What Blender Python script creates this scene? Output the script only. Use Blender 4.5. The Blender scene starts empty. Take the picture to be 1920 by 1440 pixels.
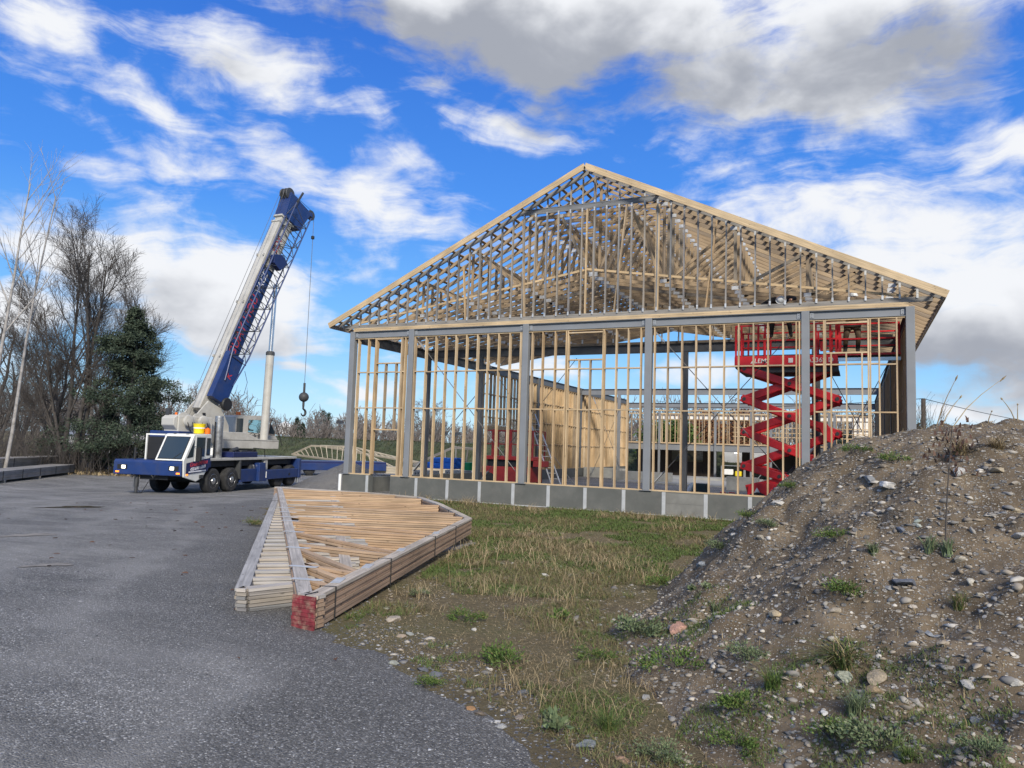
import bpy, bmesh, math, random
import numpy as np
from mathutils import Vector, Matrix
PI = math.pi
R_ = math.radians
SC = bpy.context.scene
COL = SC.collection

# ------------------------------------------------------------------ camera
CAM = np.array([7.67, -21.53, 1.90]); FPX = 1368.0
_yaw, _pit, _rol = R_(-25.30), R_(4.81), R_(1.84)
_fw = np.array([math.sin(_yaw)*math.cos(_pit), math.cos(_yaw)*math.cos(_pit), math.sin(_pit)])
_r = np.array([math.cos(_yaw), -math.sin(_yaw), 0.0]); _u = np.cross(_r, _fw)
_R = _r*math.cos(_rol) + _u*math.sin(_rol); _U = -_r*math.sin(_rol) + _u*math.cos(_rol)
cd = bpy.data.cameras.new('camera'); cam = bpy.data.objects.new('camera', cd); COL.objects.link(cam)
cam.matrix_world = Matrix(((_R[0], _U[0], -_fw[0], CAM[0]), (_R[1], _U[1], -_fw[1], CAM[1]), (_R[2], _U[2], -_fw[2], CAM[2]), (0, 0, 0, 1)))
cd.sensor_fit = 'HORIZONTAL'; cd.sensor_width = 36.0; cd.lens = FPX/1920*36.0
cd.clip_start = 0.05; cd.clip_end = 5000
SC.camera = cam
def ray(px, py): return _fw + _R*(px-960)/FPX - _U*(py-720)/FPX
def on(px, py, ax, v):
    d = ray(px, py); return CAM + d*((v-CAM[ax])/d[ax])

# ------------------------------------------------------------------ light
SUN = Vector((0.50, -0.70, 0.52)).normalized()
SUN_EL = math.asin(SUN.z); SUN_AZ = math.atan2(SUN.x, SUN.y)
ld = bpy.data.lights.new('sun', 'SUN'); ld.energy = 2.3; ld.angle = R_(9.0); ld.color = (1.0, 0.93, 0.82)
lo = bpy.data.objects.new('sun', ld); COL.objects.link(lo); lo.rotation_euler = SUN.to_track_quat('Z', 'Y').to_euler()
SC.view_settings.view_transform = 'Standard'; SC.view_settings.look = 'None'
SC.view_settings.exposure = 0.95; SC.view_settings.gamma = 1.0
SC.render.engine = 'CYCLES'; SC.cycles.max_bounces = 6; SC.cycles.transparent_max_bounces = 8
W = bpy.data.worlds.new('World'); SC.world = W; W.use_nodes = True

def azel(px, py):
    d = ray(px, py); d = d/np.linalg.norm(d); return math.atan2(d[0], d[1]), math.asin(d[2])

def _ramp(n, stops):
    cr = n.color_ramp
    while len(cr.elements) < len(stops): cr.elements.new(.5)
    for e, (p, c) in zip(cr.elements, stops): e.position = p; e.color = (c[0], c[1], c[2], 1)
def build_world():
    nt = W.node_tree; nt.nodes.clear(); N = nt.nodes.new; L = nt.links.new
    def group(name, blobs, full):
        g = bpy.data.node_groups.new(name, 'ShaderNodeTree')
        g.interface.new_socket('Vector', in_out='INPUT', socket_type='NodeSocketVector')
        g.interface.new_socket('Density', in_out='OUTPUT', socket_type='NodeSocketFloat')
        gn = g.nodes.new; gl = g.links.new
        gi = gn('NodeGroupInput'); go = gn('NodeGroupOutput')
        def noise(vec, scale, detail, rough, sx, sy, loc=(0, 0, 0), dist=0.0, rot=0.0):
            m = gn('ShaderNodeMapping'); m.inputs['Scale'].default_value = (sx, sy, 1); m.inputs['Location'].default_value = loc; m.inputs['Rotation'].default_value = (0, 0, rot)
            gl(vec, m.inputs['Vector'])
            n = gn('ShaderNodeTexNoise'); n.inputs['Scale'].default_value = scale; n.inputs['Detail'].default_value = detail
            n.inputs['Roughness'].default_value = rough; n.inputs['Distortion'].default_value = dist
            gl(m.outputs[0], n.inputs['Vector']); return n
        def mad(x, m, c):
            q = gn('ShaderNodeMath'); q.operation = 'MULTIPLY_ADD'; gl(x, q.inputs[0]); q.inputs[1].default_value = m
            if hasattr(c, 'node'): gl(c, q.inputs[2])
            else: q.inputs[2].default_value = c
            return q.outputs[0]
        warp = noise(gi.outputs[0], 5.0, 3, .6, 1, 1.4)
        s = gn('ShaderNodeVectorMath'); s.operation = 'SUBTRACT'; s.inputs[1].default_value = (.5, .5, .5); gl(warp.outputs['Color'], s.inputs[0])
        sc = gn('ShaderNodeVectorMath'); sc.operation = 'MULTIPLY'; sc.inputs[1].default_value = (.16, .09, 0); gl(s.outputs[0], sc.inputs[0])
        ad = gn('ShaderNodeVectorMath'); ad.operation = 'ADD'; gl(gi.outputs[0], ad.inputs[0]); gl(sc.outputs[0], ad.inputs[1])
        tot = None
        for (px, py, rx, ry, rot, w) in blobs:
            a, e = azel(px, py) if w < 5 else (R_(px), R_(py)); w = w if w < 5 else w-10; rot = -rot-1.84
            m = gn('ShaderNodeMapping'); m.vector_type = 'TEXTURE'
            m.inputs['Location'].default_value = (a, e, 0); m.inputs['Rotation'].default_value = (0, 0, R_(rot))
            m.inputs['Scale'].default_value = (rx/FPX*1.25, ry/FPX*1.25, 1)
            gl(ad.outputs[0], m.inputs['Vector'])
            ln = gn('ShaderNodeVectorMath'); ln.operation = 'LENGTH'; gl(m.outputs[0], ln.inputs[0])
            mr = gn('ShaderNodeMapRange'); mr.interpolation_type = 'SMOOTHSTEP'
            mr.inputs['From Min'].default_value = 0.15; mr.inputs['From Max'].default_value = 1.25
            mr.inputs['To Min'].default_value = w; mr.inputs['To Max'].default_value = 0.0
            gl(ln.outputs['Value'], mr.inputs['Value'])
            if tot is None: tot = mr.outputs[0]
            else:
                q = gn('ShaderNodeMath'); q.operation = 'SMOOTH_MAX'; q.inputs[2].default_value = .25; gl(tot, q.inputs[0]); gl(mr.outputs[0], q.inputs[1]); tot = q.outputs[0]
        if full:
            n1 = noise(gi.outputs[0], 7.0, 9, .58, 1, 1.5, (3.1, 1.7, 0), .25)
            n2 = noise(ad.outputs[0], 9.0, 8, .62, .42, 2.0, (0.3, 7.7, 0), .5, R_(24))
            out = mad(n2.outputs['Fac'], 1.9, mad(n1.outputs['Fac'], 2.3, mad(tot, 1.0, -2.45)))
        else:
            n5 = noise(gi.outputs[0], 6.0, 5, .55, 1, 1.6, (1.1, 4.2, 0), .2)
            out = mad(n5.outputs['Fac'], 1.7, mad(tot, 1.0, -.85))
        gl(out, go.inputs[0]); return g
    g = group('cloud_density', BLOBS+UNSEEN_BANKS, True); gm = group('cloud_mass', THICK, False)
    tc = N('ShaderNodeTexCoord'); sep = N('ShaderNodeSeparateXYZ'); L(tc.outputs['Generated'], sep.inputs[0])
    az = N('ShaderNodeMath'); az.operation = 'ARCTAN2'; L(sep.outputs['X'], az.inputs[0]); L(sep.outputs['Y'], az.inputs[1])
    el = N('ShaderNodeMath'); el.operation = 'ARCSINE'; L(sep.outputs['Z'], el.inputs[0])
    cv = N('ShaderNodeCombineXYZ'); L(az.outputs[0], cv.inputs['X']); L(el.outputs[0], cv.inputs['Y'])
    up = N('ShaderNodeVectorMath'); up.operation = 'ADD'; up.inputs[1].default_value = (.012, .042, 0); L(cv.outputs[0], up.inputs[0])
    d0 = N('ShaderNodeGroup'); d0.node_tree = g; L(cv.outputs[0], d0.inputs[0])
    d1 = N('ShaderNodeGroup'); d1.node_tree = gm; L(up.outputs[0], d1.inputs[0])
    al = N('ShaderNodeMapRange'); al.interpolation_type = 'SMOOTHSTEP'; al.inputs['From Min'].default_value = -.12; al.inputs['From Max'].default_value = .70
    L(d0.outputs[0], al.inputs['Value'])
    # shade: thick cloud with more cloud above it goes grey
    sh = N('ShaderNodeMapRange'); sh.interpolation_type = 'SMOOTHSTEP'; sh.inputs['From Min'].default_value = .38; sh.inputs['From Max'].default_value = 1.18
    L(d1.outputs[0], sh.inputs['Value'])
    cr = N('ShaderNodeMix'); cr.data_type = 'RGBA'; L(sh.outputs[0], cr.inputs['Factor'])
    cr.inputs['A'].default_value = (CLOUD_HI[0], CLOUD_HI[1], CLOUD_HI[2], 1); cr.inputs['B'].default_value = (CLOUD_LO[0], CLOUD_LO[1], CLOUD_LO[2], 1)
    sky = N('ShaderNodeTexSky'); sky.sky_type = 'NISHITA'; sky.sun_disc = False
    sky.sun_elevation = SUN_EL; sky.sun_rotation = SUN_AZ; sky.air_density = 1.0; sky.dust_density = 0.25; sky.ozone_density = 2.2
    ev = N('ShaderNodeMapRange'); ev.inputs['From Min'].default_value = -.05; ev.inputs['From Max'].default_value = .75; L(el.outputs[0], ev.inputs['Value'])
    rp = N('ShaderNodeValToRGB'); _ramp(rp, SKY_STOPS); L(ev.outputs[0], rp.inputs[0])
    sg = N('ShaderNodeVectorMath'); sg.operation = 'SCALE'; sg.inputs['Scale'].default_value = SKY_VAL; L(rp.outputs[0], sg.inputs[0])
    hs = N('ShaderNodeMix'); hs.data_type = 'RGBA'; hs.inputs['Factor'].default_value = .85; L(sky.outputs[0], hs.inputs['A']); L(sg.outputs[0], hs.inputs['B'])
    mx = N('ShaderNodeMix'); mx.data_type = 'RGBA'; L(al.outputs[0], mx.inputs['Factor']); L(hs.outputs['Result'], mx.inputs['A']); L(cr.outputs['Result'], mx.inputs['B'])
    bg = N('ShaderNodeBackground'); bg.inputs['Strength'].default_value = 0.1; L(mx.outputs['Result'], bg.inputs['Color'])
    out = N('ShaderNodeOutputWorld'); L(bg.outputs[0], out.inputs['Surface'])
SKY_VAL = 5.0
SKY_STOPS = [(0, (.50, .74, .95)), (.10, (.40, .72, 1.0)), (.24, (.15, .50, 1.0)), (.45, (.035, .27, .92)), (.75, (.012, .15, .72)), (1, (.010, .12, .60))]
CLOUD_HI, CLOUD_LO = (4.7, 4.8, 5.0), (2.0, 2.13, 2.45)
# centre and half size of each cloud bank, by where it hangs in the sky
THICK = [(1080, 45, 640, 115, 2, 1.22), (1640, 55, 290, 105, 0, 1.12), (390, 560, 240, 100, 8, .72), (1640, 540, 260, 70, 6, 1.0), (1840, 610, 240, 90, 8, .98), (470, 90, 190, 90, 12, .7),
         (-25, 75, 5000, 560, 0, 11.15)]
BLOBS = THICK[:2]+[(390, 540, 240, 120, 8, 1.3), (1620, 455, 280, 120, 8, 1.08), (1830, 565, 240, 130, 8, 1.2), (1620, 160, 260, 60, 0, .8), (1340, 130, 320, 70, 4, 1.0), (470, 90, 190, 76, 12, .74), (50, 30, 150, 48, 14, .52), (330, 225, 220, 45, 27, .62), (560, 330, 260, 55, 28, .64),
         (780, 415, 190, 75, 18, .78), (900, 220, 220, 45, 14, .66), (700, 250, 260, 40, 22, .55), (170, 300, 90, 30, 15, .6), (180, 480, 200, 90, 8, .8), (60, 560, 140, 60, 0, .7), (520, 590, 100, 50, 0, .8),
         (1880, 300, 110, 80, -20, .75), (1500, 400, 140, 60, -10, .7), (1800, 655, 160, 38, 0, .8), (1860, 715, 130, 34, 0, .75), (540, 695, 70, 22, 0, .75), (660, 728, 60, 16, 0, .7), (330, 715, 60, 28, 0, .65),
         (1860, 762, 110, 26, 0, .8), (1000, 690, 190, 34, 0, .8), (1330, 700, 170, 26, 0, .75), (600, 785, 320, 16, 0, .5)]
UNSEEN_BANKS = [(-25, 75, 5000, 560, 0, 11.15), (150, 45, 1900, 800, 0, 11.1), (80, 40, 1100, 500, 0, 10.9), (-110, 40, 800, 500, 0, 10.8)]  # cloud banks outside the view, added to whiten the ambient light
build_world()

# ------------------------------------------------------------------ materials
def _nt(name):
    m = bpy.data.materials.new(name); m.use_nodes = True; nt = m.node_tree
    return m, nt, nt.nodes['Principled BSDF'], nt.nodes.new, nt.links.new
def plain(name, c, rough=.5, metal=0.0, var=.12, scale=3.0, bump=0.0, bscale=40.0, spec=.5, dirt=None, dscale=1.2, damt=.5):
    m, nt, b, N, L = _nt(name)
    tc = N('ShaderNodeTexCoord')
    n = N('ShaderNodeTexNoise'); n.inputs['Scale'].default_value = scale; n.inputs['Detail'].default_value = 6; L(tc.outputs['Object'], n.inputs['Vector'])
    r = N('ShaderNodeValToRGB'); _ramp(r, [(.3, [x*(1-var) for x in c]), (.7, [min(1, x*(1+var)) for x in c])]); L(n.outputs['Fac'], r.inputs[0])
    col = r.outputs[0]
    if dirt:
        n2 = N('ShaderNodeTexNoise'); n2.inputs['Scale'].default_value = dscale; n2.inputs['Detail'].default_value = 9; n2.inputs['Roughness'].default_value = .68; L(tc.outputs['Object'], n2.inputs['Vector'])
        mr = N('ShaderNodeMapRange'); mr.inputs['From Min'].default_value = .46; mr.inputs['From Max'].default_value = .7; mr.inputs['To Max'].default_value = damt; L(n2.outputs['Fac'], mr.inputs['Value'])
        mx = N('ShaderNodeMix'); mx.data_type = 'RGBA'; L(mr.outputs[0], mx.inputs['Factor']); L(col, mx.inputs['A']); mx.inputs['B'].default_value = (*dirt, 1); col = mx.outputs['Result']
    L(col, b.inputs['Base Color'])
    b.inputs['Roughness'].default_value = rough; b.inputs['Metallic'].default_value = metal; b.inputs['Specular IOR Level'].default_value = spec
    if bump:
        n3 = N('ShaderNodeTexNoise'); n3.inputs['Scale'].default_value = bscale; n3.inputs['Detail'].default_value = 5; L(tc.outputs['Object'], n3.inputs['Vector'])
        bp = N('ShaderNodeBump'); bp.inputs['Strength'].default_value = bump; bp.inputs['Distance'].default_value = .02; L(n3.outputs['Fac'], bp.inputs['Height']); L(bp.outputs[0], b.inputs['Normal'])
    return m
def wood(name, stops, rough=.75, grain=.35, objrnd=True):
    """board timber: tone per board from 'rnd', grain along the board from its UV, knots"""
    m, nt, b, N, L = _nt(name)
    at = N('ShaderNodeAttribute'); at.attribute_name = 'rnd'
    oi = N('ShaderNodeObjectInfo')
    ad = N('ShaderNodeMath'); ad.operation = 'ADD'; L(at.outputs['Fac'], ad.inputs[0]); L(oi.outputs['Random'], ad.inputs[1])
    fr = N('ShaderNodeMath'); fr.operation = 'FRACT'; L(ad.outputs[0], fr.inputs[0])
    rp = N('ShaderNodeValToRGB'); _ramp(rp, stops); L(fr.outputs[0], rp.inputs[0])
    uv = N('ShaderNodeUVMap'); uv.uv_map = 'UVMap'
    mp = N('ShaderNodeMapping'); mp.inputs['Scale'].default_value = (1.3, 38, 1); L(uv.outputs[0], mp.inputs['Vector'])
    n = N('ShaderNodeTexNoise'); n.inputs['Scale'].default_value = 1.0; n.inputs['Detail'].default_value = 6; n.inputs['Distortion'].default_value = .6; L(mp.outputs[0], n.inputs['Vector'])
    r2 = N('ShaderNodeMapRange'); r2.inputs['From Min'].default_value = .3; r2.inputs['From Max'].default_value = .7; r2.inputs['To Min'].default_value = 1-grain; r2.inputs['To Max'].default_value = 1+grain*.5; L(n.outputs['Fac'], r2.inputs['Value'])
    mp2 = N('ShaderNodeMapping'); mp2.inputs['Scale'].default_value = (4.5, 9, 1); L(uv.outputs[0], mp2.inputs['Vector'])
    v = N('ShaderNodeTexVoronoi'); v.inputs['Scale'].default_value = 1.0; L(mp2.outputs[0], v.inputs['Vector'])
    kn = N('ShaderNodeMapRange'); kn.inputs['From Min'].default_value = .06; kn.inputs['From Max'].default_value = .15; kn.inputs['To Min'].default_value = .5; kn.inputs['To Max'].default_value = 1; L(v.outputs['Distance'], kn.inputs['Value'])
    tc = N('ShaderNodeTexCoord'); n4 = N('ShaderNodeTexNoise'); n4.inputs['Scale'].default_value = 1.4; n4.inputs['Detail'].default_value = 4; L(tc.outputs['Object'], n4.inputs['Vector'])
    r4 = N('ShaderNodeMapRange'); r4.inputs['From Min'].default_value = .3; r4.inputs['From Max'].default_value = .7; r4.inputs['To Min'].default_value = .8; r4.inputs['To Max'].default_value = 1.12; L(n4.outputs['Fac'], r4.inputs['Value'])
    m1 = N('ShaderNodeMath'); m1.operation = 'MULTIPLY'; L(r2.outputs[0], m1.inputs[0]); L(kn.outputs[0], m1.inputs[1])
    m2 = N('ShaderNodeMath'); m2.operation = 'MULTIPLY'; L(m1.outputs[0], m2.inputs[0]); L(r4.outputs[0], m2.inputs[1])
    vm = N('ShaderNodeVectorMath'); vm.operation = 'SCALE'; L(rp.outputs[0], vm.inputs[0]); L(m2.outputs[0], vm.inputs['Scale'])
    L(vm.outputs[0], b.inputs['Base Color']); b.inputs['Roughness'].default_value = rough; b.inputs['Specular IOR Level'].default_value = .25
    bp = N('ShaderNodeBump'); bp.inputs['Strength'].default_value = .25; bp.inputs['Distance'].default_value = .004; L(n.outputs['Fac'], bp.inputs['Height']); L(bp.outputs[0], b.inputs['Normal'])
    return m
def rndmat(name, stops, rough=.8, spec=.25, trans=0.0, objrnd=False):
    """tone per face/piece from the 'rnd' attribute"""
    m, nt, b, N, L = _nt(name)
    at = N('ShaderNodeAttribute'); at.attribute_name = 'rnd'; src = at.outputs['Fac']
    if objrnd:
        oi = N('ShaderNodeObjectInfo'); ad = N('ShaderNodeMath'); ad.operation = 'ADD'; L(src, ad.inputs[0]); L(oi.outputs['Random'], ad.inputs[1])
        fr = N('ShaderNodeMath'); fr.operation = 'FRACT'; L(ad.outputs[0], fr.inputs[0]); src = fr.outputs[0]
    rp = N('ShaderNodeValToRGB'); _ramp(rp, stops); L(src, rp.inputs[0])
    tc = N('ShaderNodeTexCoord'); n = N('ShaderNodeTexNoise'); n.inputs['Scale'].default_value = 14; n.inputs['Detail'].default_value = 5; L(tc.outputs['Object'], n.inputs['Vector'])
    mr = N('ShaderNodeMapRange'); mr.inputs['From Min'].default_value = .3; mr.inputs['From Max'].default_value = .7; mr.inputs['To Min'].default_value = .78; mr.inputs['To Max'].default_value = 1.2; L(n.outputs['Fac'], mr.inputs['Value'])
    vm = N('ShaderNodeVectorMath'); vm.operation = 'SCALE'; L(rp.outputs[0], vm.inputs[0]); L(mr.outputs[0], vm.inputs['Scale'])
    L(vm.outputs[0], b.inputs['Base Color']); b.inputs['Roughness'].default_value = rough; b.inputs['Specular IOR Level'].default_value = spec
    if trans: b.inputs['Subsurface Weight'].default_value = 0.0
    return m
def glass(name, c=(.05, .07, .08), rough=.05):
    m, nt, b, N, L = _nt(name)
    b.inputs['Base Color'].default_value = (*c, 1); b.inputs['Roughness'].default_value = rough; b.inputs['Specular IOR Level'].default_value = .8
    return m
def clear_glass(name, c=(.75, .9, .92), amt=.75):
    m, nt, b, N, L = _nt(name)
    tr = N('ShaderNodeBsdfTransparent'); tr.inputs[0].default_value = (*c, 1)
    gl = N('ShaderNodeBsdfGlossy'); gl.inputs['Roughness'].default_value = .03
    mx = N('ShaderNodeMixShader'); mx.inputs[0].default_value = 1-amt; L(tr.outputs[0], mx.inputs[1]); L(gl.outputs[0], mx.inputs[2])
    L(mx.outputs[0], nt.nodes['Material Output'].inputs['Surface']); return m
def lamp_mat(name, c, e):
    m, nt, b, N, L = _nt(name); b.inputs['Base Color'].default_value = (*c, 1); b.inputs['Emission Color'].default_value = (*c, 1); b.inputs['Emission Strength'].default_value = e; return m

FRESH = [(0, (.46, .32, .18)), (.3, (.56, .41, .24)), (.6, (.61, .47, .30)), (.85, (.50, .37, .23)), (.95, (.36, .28, .19)), (1, (.33, .27, .20))]
M = {}
M['stud'] = wood('stud_timber', FRESH)
M['chord'] = wood('chord_timber', [(0, (.36, .26, .16)), (.45, (.43, .32, .20)), (.75, (.30, .23, .16)), (1, (.25, .22, .18))])
M['weather'] = wood('weathered_timber', [(0, (.20, .20, .20)), (.4, (.27, .26, .25)), (.75, (.33, .29, .24)), (1, (.23, .22, .22))])
M['grey_chord'] = wood('grey_timber', [(0, (.17, .175, .18)), (.6, (.22, .22, .22)), (1, (.27, .25, .22))])
M['pile_top'] = wood('pile_grey_timber', [(0, (.36, .35, .34)), (.5, (.42, .39, .36)), (1, (.46, .40, .33))])
M['pile_web'] = wood('pile_web_timber', [(0, (.44, .295, .185)), (.5, (.50, .35, .22)), (.85, (.42, .30, .20)), (1, (.36, .26, .18))])
M['pile_side'] = wood('pile_side_timber', [(0, (.34, .235, .165)), (.5, (.385, .27, .19)), (1, (.31, .235, .175))])
M['fascia'] = wood('fascia_timber', [(0, (.55, .40, .23)), (1, (.58, .44, .27))])
M['sheath'] = wood('plywood', [(0, (.45, .325, .19)), (1, (.53, .39, .235))], grain=.3)
M['plate'] = plain('galvanised_plate', (.50, .505, .50), .5, .35, .2, 9)
M['steel'] = plain('grey_primer_steel', (.20, .21, .222), .55, 0, .08, 2, dirt=(.2, .19, .17), damt=.3)
M['steel_dark'] = plain('dark_primer_steel', (.10, .105, .11), .55, 0, .08, 2)
M['steel_lite'] = plain('light_primer_steel', (.27, .285, .30), .5, 0, .08, 2)
M['rod'] = plain('brace_rod_steel', (.11, .11, .115), .5, .5)
M['membrane'] = plain('foundation_membrane', (.105, .108, .098), .8, 0, .12, 2.2, .15, 60, dirt=(.16, .155, .14), dscale=2.5, damt=.5)
M['concrete'] = plain('cast_concrete', (.33, .33, .31), .85, 0, .12, 3, .2, 50, dirt=(.2, .19, .17))
M['bare_panel'] = plain('weathered_concrete', (.20, .198, .18), .85, 0, .15, 3, .2, 50, dirt=(.12, .115, .10), damt=.6)
M['joint'] = plain('joint_tape', (.40, .41, .41), .6, 0, .1, 6)
M['red'] = plain('red_paint', (.60, .014, .02), .38, 0, .1, 4, dirt=(.3, .02, .025), damt=.35)
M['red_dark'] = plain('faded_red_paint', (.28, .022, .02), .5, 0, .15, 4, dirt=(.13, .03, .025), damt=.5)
M['white'] = plain('white_paint', (.78, .78, .75), .4, 0, .05)
M['cream'] = plain('cream_paint', (.46, .445, .405), .45, 0, .05, 2, dirt=(.27, .25, .21), dscale=1.3, damt=.6)
M['cab_white'] = plain('white_cab_paint', (.72, .72, .68), .35, 0, .04, 2, dirt=(.45, .43, .38), dscale=1.7, damt=.35)
M['blue'] = plain('blue_paint', (.012, .034, .135), .38, 0, .12, 3, dirt=(.05, .055, .09), dscale=2.2, damt=.45)
M['navy'] = plain('navy_paint', (.012, .02, .085), .4, 0, .1)
M['black'] = plain('black_steel', (.012, .012, .013), .6, 0, .2)
M['rubber'] = plain('tyre_rubber', (.022, .022, .023), .85, 0, .25, 6, .3, 30, dirt=(.07, .068, .065), dscale=3, damt=.5)
M['chrome'] = plain('brushed_wheel_metal', (.6, .6, .6), .3, .9, .1)
M['dkgrey'] = plain('dark_grey_steel', (.05, .052, .055), .6, .1, .2)
M['galv'] = plain('galvanised_pipe', (.42, .43, .44), .45, .75, .3, 7, dirt=(.14, .13, .12), dscale=5, damt=.7)
M['glass'] = glass('tinted_glass', (.03, .045, .055))
M['clear'] = clear_glass('cab_glass')
M['yellow'] = plain('yellow_plastic', (.72, .56, .01), .45)
M['orange'] = plain('orange_plastic', (.80, .16, .01), .45)
M['amber'] = lamp_mat('amber_lamp', (1, .22, .02), 1.2)
M['headlamp'] = lamp_mat('headlamp', (1, .93, .78), 2.2)
M['blue_tarp'] = plain('blue_tarp', (.015, .15, .60), .5, 0, .2, 5, .4, 10)
M['green_pl'] = plain('green_plastic', (.012, .30, .10), .5)
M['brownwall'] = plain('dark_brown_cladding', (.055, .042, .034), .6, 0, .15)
M['leaf_dry'] = rndmat('dry_grass', [(0, (.21, .155, .085)), (.4, (.29, .225, .125)), (.8, (.41, .33, .20)), (1, (.15, .10, .055))])
M['leaf_mix'] = rndmat('short_grass', [(0, (.065, .11, .026)), (.35, (.10, .14, .038)), (.6, (.155, .14, .06)), (.8, (.25, .20, .105)), (1, (.125, .09, .05))])
M['leaf_green'] = rndmat('green_leaf', [(0, (.045, .085, .02)), (.45, (.075, .13, .03)), (.85, (.12, .165, .045)), (1, (.20, .17, .07))])
M['leaf_dusty'] = rndmat('dusty_leaf', [(0, (.075, .11, .055)), (.6, (.13, .17, .085)), (1, (.19, .21, .12))])
M['leaf_red'] = rndmat('brown_seed', [(0, (.07, .04, .03)), (1, (.12, .07, .05))])
M['bark'] = plain('grey_brown_bark', (.068, .06, .054), .9, 0, .3, 6, .5, 20)
M['twig'] = plain('twig_bark', (.080, .069, .061), .9, 0, .25, 4)
M['birch'] = plain('pale_bark', (.33, .31, .29), .8, 0, .2, 3, .2, 20, dirt=(.09, .08, .07), dscale=4, damt=.8)
M['needle'] = rndmat('cedar_foliage', [(0, (.025, .038, .025)), (.6, (.045, .065, .042)), (1, (.085, .105, .07))])
M['bank_leaf'] = rndmat('bank_turf', [(0, (.03, .045, .016)), (.5, (.05, .065, .024)), (.85, (.085, .08, .04)), (1, (.13, .11, .06))])
M['spruce'] = rndmat('spruce_foliage', [(0, (.02, .035, .025)), (1, (.045, .07, .045))])
M['rock'] = rndmat('field_stone', [(0, (.13, .125, .12)), (.25, (.22, .21, .195)), (.45, (.33, .285, .225)), (.6, (.21, .17, .125)), (.75, (.17, .175, .18)), (.9, (.40, .365, .31)), (1, (.54, .51, .46))], .8, .3, objrnd=True)
M['cloth_black'] = plain('black_work_cloth', (.012, .012, .014), .9, 0, .3, 8)
M['cloth_brown'] = plain('brown_work_cloth', (.11, .075, .045), .9, 0, .3, 8)
M['skin'] = plain('skin', (.45, .25, .18), .6)
M['helmet'] = plain('grey_helmet', (.62, .63, .62), .4)
M['boot'] = plain('work_boot', (.03, .025, .02), .8)
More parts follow.
